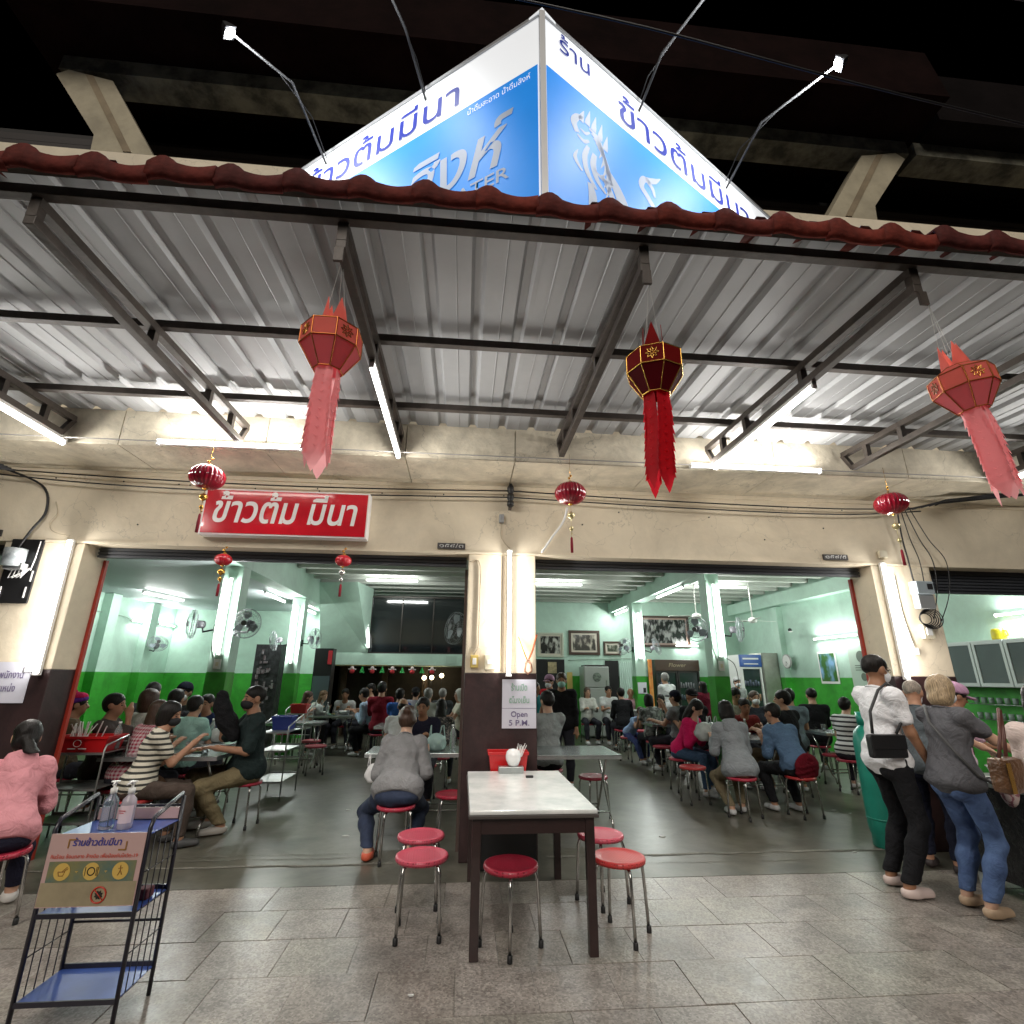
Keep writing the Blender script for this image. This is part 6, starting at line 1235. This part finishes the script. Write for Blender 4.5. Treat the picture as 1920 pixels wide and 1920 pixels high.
MB().tube([(-.01,0,.07),(.06,.0,.20),(.17,.03,.33),(.20,.04,.32),(.16,.03,.20),(.10,.02,.07)], .010, 6).build('strap', mat('strap_leather', (.10,.035,.025), .45), hb); MB().bbox(-.058, -.02, -.053, -.0505, -.09, .06, .001).build('gold_clasp', GOLD, hb)
# --- left
t, k = person('woman in a pink hoodie with a low black ponytail, seated at the left edge', (-3.16,-.72,1.09), 322, s=.95, top=(.62,.27,.30), sleeve=1.85, legs=(.015,.015,.03), shoe=(.6,.58,.55), skin=0, hair='pony', hat='hood', h=NEAR, female=True, girth=1.02, hem=.02, stool_label=st('the woman in the pink hoodie'))
t, k = person('woman in a black and cream striped tee and brown trousers', (-2.83,.56,1.17), 62, s=.97, topm=pattern('striped_jersey', 'stripe', (.60,.56,.46), (.035,.035,.03), 21, width=.58), sleeve=.60, legs=(.075,.055,.045), shoe=(.05,.05,.055), skin=1, hair='bob', hairm=HB, mask=MASKB, yaw=-.55, nod=.15, hands=((.05,.40,.88), (-.14,.38,.78)), h=NEAR, female=True, stool_label=st('the woman in the striped tee'), stool_kind=2, girth=1.05)
t, k = person('man in a black shirt, black mask and khaki trousers holding up a black jacket', (-2.32,1.24,1.30), 240, s=1.04, top=(.018,.03,.03), sleeve=.9, legs=(.20,.16,.09), shoe=(.30,.28,.25), skin=1, hair='crew', mask=MASKB, yaw=.2, nod=.05, hands=((.10,.30,1.12), (-.24,.34,.80)), h=NEAR, girth=1.2, stool_label=st('the man holding up a black jacket'), feet=((.13,.30), (-.20,.20)))
jk = solid([('c', A(-.02,0,.16), A(.0,.0,.02), .075, .10), ('c', A(.0,0,.02), A(.10,.03,-.18), .10, .12), ('c', A(.10,.03,-.18), A(.20,.02,-.34), .12, .08), ('e', A(.05,-.05,-.08), (.08,.06,.14), rotm(0,0,.3))], .010, .05, fold=.006, seed=9, name='jacket', m=cloth(.012,.012,.018)); jk.location = (-2.57,1.06,1.17); jk.scale = (.80,.80,.80); tag(jk, 'black jacket held up bundled by the man in the black mask', 'jacket')
person('diner in a mint shirt seen from behind on the left', (-3.22,1.88,1.18), 15, top=(.36,.60,.54), sleeve=.6, h=MID, hair='short', stool_label=st('the diner in the mint shirt'), shoe=(.1,.1,.1))
person('woman in a navy jacket facing the street between two diners', (-3.42,2.6,1.17), 185, top=(.02,.035,.10), sleeve=1.7, h=MID, hair='short', female=True, skin=1, stool_label=st('the woman in the navy jacket'))
person('woman with long brown hair in a red checked shirt', (-3.28,1.22,1.15), 35, topm=pattern('red_check', 'check', (.62,.50,.50), (.33,.02,.06), 30), sleeve=1.3, h=MID, hair='long', hairm=HBR, female=True, stool_label=st('the woman in the checked shirt'))
t, k = person('woman with brown hair in a white top crossed by a black strap', (-3.67,1.72,1.25), 30, top=(.60,.60,.56), sleeve=.5, h=MID, hair='bob', hairm=HBR, female=True, stool_label=st('the woman with the black strap'))
person('dark haired diner whose head shows against the green band on the far left', (-4.5,3.3,1.31), 0, top=(.1,.1,.12), h=FAR, stool_label=st('the dark haired diner on the far left'))
person('diner in a black cap and white mask facing the street by the left column', (-3.93,3.0,1.36), 180, s=1.03, top=(.03,.03,.03), h=MID, hat='cap', mask=MASKW, stool_label=st('the diner in the black cap by the left column'))
person('dark haired diner between the woman with the strap and the mint shirt', (-3.64,2.25,1.24), 0, top=(.03,.03,.04), h=FAR, stool_label=st('the dark haired diner in the left group'))
person('man in a dark grey jacket resting his chin on his hand on the left', (-3.74,1.2,1.22), 78, top=(.075,.06,.055), sleeve=1.85, h=MID, hair='short', skin=1, yaw=-.1, hands=((.06,.20,1.08), (-.10,.34,.80)), stool_label=st('the man resting his chin on his hand'))
person('diner in a purple and pink woollen hat at the left edge of the opening', (-4.38,1.6,1.20), 60, top=(.10,.07,.04), sleeve=1.8, h=MID, hair='short', hat='beanie', skin=2, stool_label=st('the diner in the woollen hat'))
# --- middle
t, k = person('large woman in a grey sweater with hair in a knot, seen from behind', (-.535,.52,1.125), 2, s=1.02, top=(.25,.25,.255), sleeve=1.85, legm=mat('dark_denim', (.022,.035,.075), .85, bump=.5, bs=14, var=.4, vs=7), shoe=(.55,.10,.05), skin=3, hair='bun', hairm=HBR, nod=.35, hands=((.20,.36,.80), (-.14,.36,.80)), h=NEAR, girth=1.26, female=True, stool_label=st('the woman in the grey sweater'), feet=((.12,.05), (-.22,-.02)))
person('man with dark hair facing the street behind the grey sweater woman', (-.50,2.1,1.16), 190, top=(.015,.018,.03), sleeve=1.7, h=MID, skin=2, hair='short', stool_label=st('the man facing the grey sweater woman'))
person('balding diner in a plain white top seen from behind', (-.88,3.3,1.10), 5, s=.97, top=(.66,.66,.66), h=MID, hair='bald', skin=1, stool_label=st('the balding diner in white'))
person('woman with long dark hair in a dark floral blouse seen from behind', (-.31,3.4,1.08), 0, topm=pattern('dark_floral', 'spots', (.035,.03,.03), (.22,.17,.15), 28, width=.57), sleeve=.9, h=MID, hair='long', female=True, girth=1.15, stool_label=st('the woman in the dark floral blouse'))
person('diner in a blue shirt with thick dark hair in the middle group', (-1.16,5.3,1.20), 5, top=(.04,.12,.42), h=FAR, stool_label=st('the diner in the blue shirt'))
person('man in a dark red shirt seen from behind at the back', (-1.62,6.1,1.31), 0, s=1.02, top=(.20,.012,.025), h=FAR, sleeve=.9, stool_label=st('the man in the dark red shirt'))
person('man in a light blue shirt bent over the far table', (-2.02,6.35,1.165), 288, s=1.03, top=(.36,.48,.62), sleeve=1.7, h=MID, skin=1, legs=(.012,.012,.015), stool_label=st('the man in the light blue shirt'))
person('man in a peach shirt behind the light blue shirt', (-2.05,7.3,1.25), 250, s=1.03, top=(.62,.44,.36), h=FAR, skin=0, stool_label=st('the man in the peach shirt'))
person('man in a white shirt facing the street behind the far table', (-2.62,7.45,1.135), 175, s=1.0, top=(.64,.65,.66), sleeve=1.6, h=FAR, skin=1, stool_label=st('the man in the white shirt at the far table'))
person('woman with long fair brown hair in a white top at the far table', (-3.04,7.25,1.10), 120, top=(.62,.60,.55), h=FAR, hair='long', hairm=mat('hair_light_brown', (.14,.075,.035), .5), female=True, skin=3, stool_label=st('the woman with fair brown hair'))
person('woman with brown hair in a dark floral dress by the farther left column', (-3.12,6.35,1.11), 80, topm=pattern('navy_floral', 'spots', (.02,.02,.04), (.32,.06,.07), 20, width=.58), h=FAR, hair='long', hairm=HBR, female=True, skin=3, stool_label=st('the woman in the dark floral dress'))
person('grey haired man in a light shirt seen from behind in the middle group', (-.63,5.2,1.21), 0, top=(.55,.55,.52), h=FAR, hairm=HG, stool_label=st('the grey haired man in a light shirt'))
person('grey haired man in a dark jacket seen from behind in the middle group', (-.41,6.6,1.18), 0, top=(.05,.05,.06), h=FAR, sleeve=1.5, hairm=HG, stool_label=st('the grey haired man in a dark jacket'))
person('diner in a white head scarf and cream top beside the middle pillar', (-.05,5.5,1.20), 260, top=(.62,.60,.50), h=FAR, hairm=mat('white_scarf', (.6,.6,.56), .8), hair='bob', stool_label=st('the diner in the white scarf'))
person('diner in a black and white cap in the middle group', (-.98,6.6,1.19), 0, top=(.30,.30,.34), h=FAR, hat='cap_back', stool_label=st('the diner in the cap in the middle group'))
# --- right
person('man in a light grey tee bent over a table beyond the pillar', (1.10,1.92,1.245), 338, s=1.05, top=(.33,.36,.36), sleeve=.55, h=NEAR, skin=3, legs=(.015,.015,.018), girth=1.05, hair='short', nod=.3, hands=((.12,.40,.78), (-.16,.34,.78)), stool_label=st('the man in the light grey tee'))
person('standing woman in a black shirt and mint mask looking to the street', (1.48,2.9,1.50), 190, 'stand', top=(.014,.013,.014), sleeve=1.7, h=MID, skin=1, hair='short', hairm=HBR, mask=MASKM, legs=(.03,.03,.04), girth=1.25)
person('waitress in a red apron, pink cap and white mask', (1.55,4.5,1.46), 215, 'stand', top=(.55,.01,.02), h=FAR, skin=0, hair='short', hat='hairnet', mask=MASKW, female=True)
person('waitress in a teal shirt half hidden by the middle pillar', (1.24,4.0,1.36), 130, 'stand', top=(.01,.14,.15), h=FAR, skin=1, hair='short')
person('woman with long hair in a pale cardigan facing the street by the fridge', (3.13,8.3,1.19), 178, top=(.50,.50,.46), h=FAR, hair='long', hairm=HBR, female=True, sleeve=1.5, stool_label=st('the woman in the pale cardigan'))
person('man in a white shirt facing the street at the farthest right table', (3.66,8.25,1.22), 180, s=1.02, top=(.60,.62,.62), h=FAR, skin=1, stool_label=st('the man in white at the farthest right table'))
person('man in a black jacket seen from behind at the farthest right table', (3.60,7.0,1.20), 5, s=1.02, top=(.014,.015,.018), h=FAR, sleeve=1.8, stool_label=st('the man in the black jacket at the farthest right table'))
person('elderly diner in a pink shirt at the farthest right table', (4.16,8.05,1.18), 190, top=(.62,.32,.40), h=FAR, skin=1, hair='bald', hairm=HG, stool_label=st('the elderly diner in pink'))
person('child in a pale blue top leaning at a table', (3.42,5.15,.90), 150, s=.74, top=(.30,.42,.66), h=FAR, hair='short', hairm=HBR, legs=(.06,.08,.22), stool_label=st('the child in pale blue'))
person('woman in a grey camouflage blouse seen from behind', (3.55,5.05,1.13), 5, topm=pattern('grey_camo', 'spots', (.07,.075,.07), (.22,.23,.22), 14, width=.52), h=FAR, hair='bob', female=True, girth=1.1, stool_label=st('the woman in the camouflage blouse'))
person('girl with long black hair looking down beside the camouflage blouse', (4.0,5.6,1.11), 205, topm=pattern('grey_camo', 'spots', (.07,.075,.07), (.22,.23,.22), 14), h=FAR, hair='long', female=True, skin=0, nod=.3, stool_label=st('the girl looking down'))
person('diner in a dark cap, glasses and grey tee leaning on an elbow', (3.73,4.2,1.21), 318, top=(.22,.23,.24), h=MID, skin=0, hair='short', hat='cap', hands=((.1,.3,1.05), (-.14,.4,.8)), stool_label=st('the diner in the dark cap and grey tee'))
person('diner in a backward black cap and black tee seen from behind', (3.83,3.72,1.25), 352, s=1.06, top=(.012,.012,.013), h=MID, skin=1, hair='none', hat='cap_back', girth=1.15, stool_label=st('the diner in the backward cap'))
person('woman in a magenta jacket with her head bowed', (3.36,2.5,1.13), 140, top=(.62,.015,.12), sleeve=1.8, h=MID, hair='long', female=True, nod=.5, skin=3, legs=(.05,.09,.16), stool_label=st('the woman in the magenta jacket'))
person('woman in a grey hoodie with a black bob seen from behind', (3.30,1.52,1.16), 4, s=.98, top=(.27,.29,.31), sleeve=1.8, h=NEAR, hair='bob', hat='hood', female=True, girth=1.12, hem=.06, legs=(.20,.16,.10), stool_label=st('the woman in the grey hoodie'), feet=((.08,.25), (-.1,.12)))
person('man in a dark red shirt with a cap facing the street', (4.36,3.0,1.13), 188, s=1.0, top=(.16,.02,.02), h=MID, skin=2, hair='short', sleeve=.5, stool_label=st('the man in the dark red shirt on the right'))
t, k = person('person with a denim jacket over the shoulders seen from behind', (3.97,1.62,1.125), 352, s=.98, top=(.10,.17,.28), sleeve=1.3, h=NEAR, skin=1, hair='short', hairm=HB, yaw=.35, girth=1.15, legs=(.012,.012,.015), stool_label=st('the person with the denim jacket'), stool_kind=2, feet=((.12,.22), (-.16,.30)))
solid([('e', k['hip']+A(.0,-.14,.02), (.17,.045,.16), rotm(0,.15))], .010, .02, fold=.01, seed=4, name='dark_red_cloth', m=cloth(.14,.006,.015), parent=t)
person('man in a black tee seated sideways behind the denim jacket', (4.62,2.42,1.26), 335, s=1.06, top=(.012,.012,.014), sleeve=.6, h=MID, skin=0, hair='short', yaw=.5, legs=(.13,.09,.05), girth=1.15, stool_label=st('the man in the black tee on the right'), feet=((.32,.10), (-.1,.3)))
person('man looking at a phone by the nearer right column', (4.86,4.2,1.26), 185, s=1.05, top=(.50,.42,.42), h=FAR, skin=1, nod=.4, stool_label=st('the man looking at a phone'))
person('woman in a white mask with dark clothes before the narrow cooler', (5.10,4.0,1.22), 190, s=1.0, top=(.04,.045,.06), h=FAR, hair='short', hairm=HBR, mask=MASKW, female=True, stool_label=st('the woman before the narrow cooler'))
person('bent man in black seen from behind by the right wall', (6.22,4.1,1.27), 20, s=1.06, top=(.012,.012,.014), h=FAR, sleeve=1.5, hair='crew', stool_label=st('the bent man in black by the right wall'), girth=1.1)
person('man in glasses and a grey blue shirt behind the black tee', (5.35,3.4,1.27), 25, s=1.05, top=(.18,.24,.28), h=FAR, skin=1, stool_label=st('the man in the grey blue shirt'))
person('diner in a striped tee behind the queueing man', (5.72,2.6,1.17), 60, topm=pattern('bw_stripe', 'stripe', (.62,.62,.62), (.02,.02,.025), 16, width=.6), h=FAR, skin=3, female=True, stool_label=st('the diner in the striped tee'))
person('white haired person in a white top standing by the brown cooler', (4.50,6.6,1.54), 340, 'stand', top=(.62,.64,.64), h=FAR, hairm=HG, sleeve=1.2, girth=1.15)
person('person in a maroon top standing behind the nearer right column', (4.90,5.6,1.38), 350, 'stand', top=(.16,.012,.03), h=FAR, sleeve=1.5, hair='long')
person('kitchen worker in a pale cap standing behind the diners by the cooler', (6.35,6.9,1.46), 180, 'stand', top=(.35,.36,.36), h=FAR, hat='helmet', mask=MASKW)
# ------------------------------------------------------------------ small things: tableware, litter, wall fittings
random.seed(21)
GLM = MB().lathe([(.028,0),(.034,.09),(.031,.09),(.026,.006),(.001,.006)], n=12).mesh('glass', mat('drinking_glass', (.8,.85,.85), .1, trans=.75))
def tumbler(x, y, z, label): tag(link('drinking_glass', GLM, None, (x,y,z)), label, 'glass', 'drinking glasses on the tables')
PLM = [MB().lathe([(.04,0),(.10,.012),(.105,.018),(.09,.014),(.001,.005)], n=20).mesh('plate', m) for m in (WB, mat('green_melamine', (.25,.50,.36), .3))]
def plate_(x, y, z, k, label):
    t = thing('food_plate', label, 'plate', (x,y,z), 0, 'plates of food on the tables'); link('plate', PLM[k], t)
    bm = MB()
    for q in range(7): bm.ball((random.uniform(-.04,.04), random.uniform(-.04,.04), .018), (.022,.018,.012), 7, 5)
    tag(bm.build('food', mat('fried_food', (.32,.17,.06), .6, bump=1, bs=90, var=.6, vs=40, var2=(.06,.12,.02)), t), kind='stuff')
Z = .736
for x, y, z, k, l in ((-.62,1.25,Z,0,'white plate of food left on the grey sweater woman\u2019s table'), (-2.75,1.1,Z,1,'green plate of food before the woman in the striped tee'), (3.85,2.45,Z,0,'white plate of food among the hoodie woman\u2019s group'), (3.65,7.6,Z,0,'white plate of food on the farthest right table'), (4.0,4.65,Z,1,'green plate of food beside the pink bowl'), (6.0,3.2,Z,0,'white plate of food on the table by the right wall'), (-2.65,6.55,Z,1,'green plate of food on the far left table'), (-3.3,2.0,Z,0,'white plate of food before the diner in mint')): plate_(x, y, z, k, l)
for x, y, l in ((-.48,1.05,'glass left of the pale green bag'), (-2.62,.95,'glass near the right end of the striped woman\u2019s table'), (-2.9,1.2,'glass beside the green plate on the left'), (3.7,2.6,'glass before the man in the dark red shirt'), (4.2,2.2,'glass before the person with the denim jacket'), (3.45,4.5,'glass left of the pink bowl'), (-2.35,6.6,'glass before the man in the light blue shirt'), (-2.55,6.45,'glass in the middle of the far left table'), (3.9,7.5,'glass on the farthest right table'), (5.8,3.3,'glass on the table by the right wall')): tumbler(x, y, Z, l)
bottle(3.9, 2.2, .735, 'clear water bottle among the hoodie woman\u2019s group'); bottle(6.3, 3.1, .735, 'clear water bottle on the table by the right wall'); bottle(-3.1, 2.15, .735, 'clear water bottle on the table of the mint shirt diner'); bottle(-.75, 4.4, .735, 'clear water bottle on the table hidden left of the pillar')
for x, y, l in ((-3.0,4.9,'white tissue box on the small steel table left of the aisle'), (4.3,7.7,'white tissue box on the farthest right table'), (.85,2.6,'white tissue box before the man in the light grey tee'), (-.9,4.2,'white tissue box on the table hidden left of the pillar')): tag(MB().bbox(-.06, .06, -.05, .05, 0, .07, .006).build('tissue_box', WHITEP, None, (x,y,Z)), l, 'tissue box', 'tissue boxes on the tables')
LIT = mat('scrap_paper', (.6,.6,.58), .8)
for k, (x, y, sx, l) in enumerate(((2.05,.62,.03,'white scrap on the floor in the middle of the right aisle'), (4.55,1.55,.022,'white scrap on the floor near the man in the black tee'), (4.62,1.38,.016,'tiny white scrap beside the larger one near the man in the black tee'), (-1.1,.85,.035,'white scrap on the floor in the left aisle'), (3.66,.05,.02,'white scrap on the floor left of the gas cylinder'), (4.25,-.95,.045,'curved white scrap on the pavement by the counter'), (-.2,-1.9,.014,'tiny pale scrap on the paving before the stools'), (-1.3,1.9,.03,'pale scrap far down the left aisle'))):
    bm = MB(); n = 7; o = [(sx*(1+.35*math.sin(3*a+k))*math.cos(a), sx*.6*(1+.3*math.cos(2*a))*math.sin(a)) for a in np.linspace(0, 2*PI, n+1)[:-1]]
    tag(bm.prism(o, 0, .006, 'z').build('paper_scrap', LIT, None, (x,y,.001)), l, 'litter', 'scraps of litter on the floor')
# switches, conduits and a fuse box on the mint walls and columns
for n_, (x, y, z, w, h, l) in enumerate(((4.40,3.69,1.72,.05,.08,'white switch on the nearer right column below its tube'), (-3.56,3.04,1.66,.05,.07,'white switch on the nearer left column below its tube'), (2.0,9.995,1.7,.12,.18,'cream fuse box low on the back wall'), (-3.0,7.985,2.3,.05,.08,'white switch on the stair wall'))):
    t = thing('wall_switch', l, 'switch', (x,y,z), 0, 'switches on the inner walls'); MB().bbox(-w, w, -.02, 0, -h, h, .004).build('plate', WHITEP, t); MB().box(-w*.4, w*.4, -.026, -.0205, -h*.4, h*.4).build('rocker', mat('cream_plastic', (.72,.66,.50), .4), t)
GCB = mat('wall_cable', (.30,.36,.31), .7)
wire('cable running down the nearer right column from the fan', [(4.29,3.69,3.2),(4.29,3.69,2.4),(4.30,3.69,2.05),(4.36,3.69,1.78)], .006, GCB); wire('cable running down the nearer left column from the fan', [(-3.69,3.04,3.0),(-3.69,3.04,2.2),(-3.67,3.04,1.9),(-3.6,3.03,1.72)], .006, GCB)
wire('cable sagging along the right mint wall to the tube', [(8.17,.2,2.2),(8.17,.6,2.26),(8.15,1.0,2.42)], .008, GCB); wire('cable along the top of the far left mint wall', [(-7.56,5.0,2.75),(-7.56,7.0,2.74),(-7.55,7.4,2.70)], .007, GCB)
wire('cable crossing the back wall above the fridge', [(3.0,9.98,1.98),(3.9,9.98,2.02),(5.2,9.98,2.06)], .008, GCB)
wire('black cable hanging loose on the green foot of the nearer right column', [(4.5,3.69,1.85),(4.62,3.66,1.75),(4.66,3.66,1.5),(4.60,3.68,1.2)], .006)
# bolts, nail heads and clips on the facade
nl = MB().ball((0,0,0), .008, 6, 4).mesh('nail_head', BLACKP)
for x, z in ((-1.55,3.34),(-.35,3.30),(1.2,3.05),(1.6,3.2),(2.6,3.18),(3.2,2.95),(-3.2,2.9),(-2.9,3.33),(3.9,3.1)): link('nail_head', nl, B, (x, -.004, z))
for x in np.arange(-4.6, 4.8, .62): link('cable_clip', nl, B, (float(x), -.10, 3.30+.02*math.sin(x)))
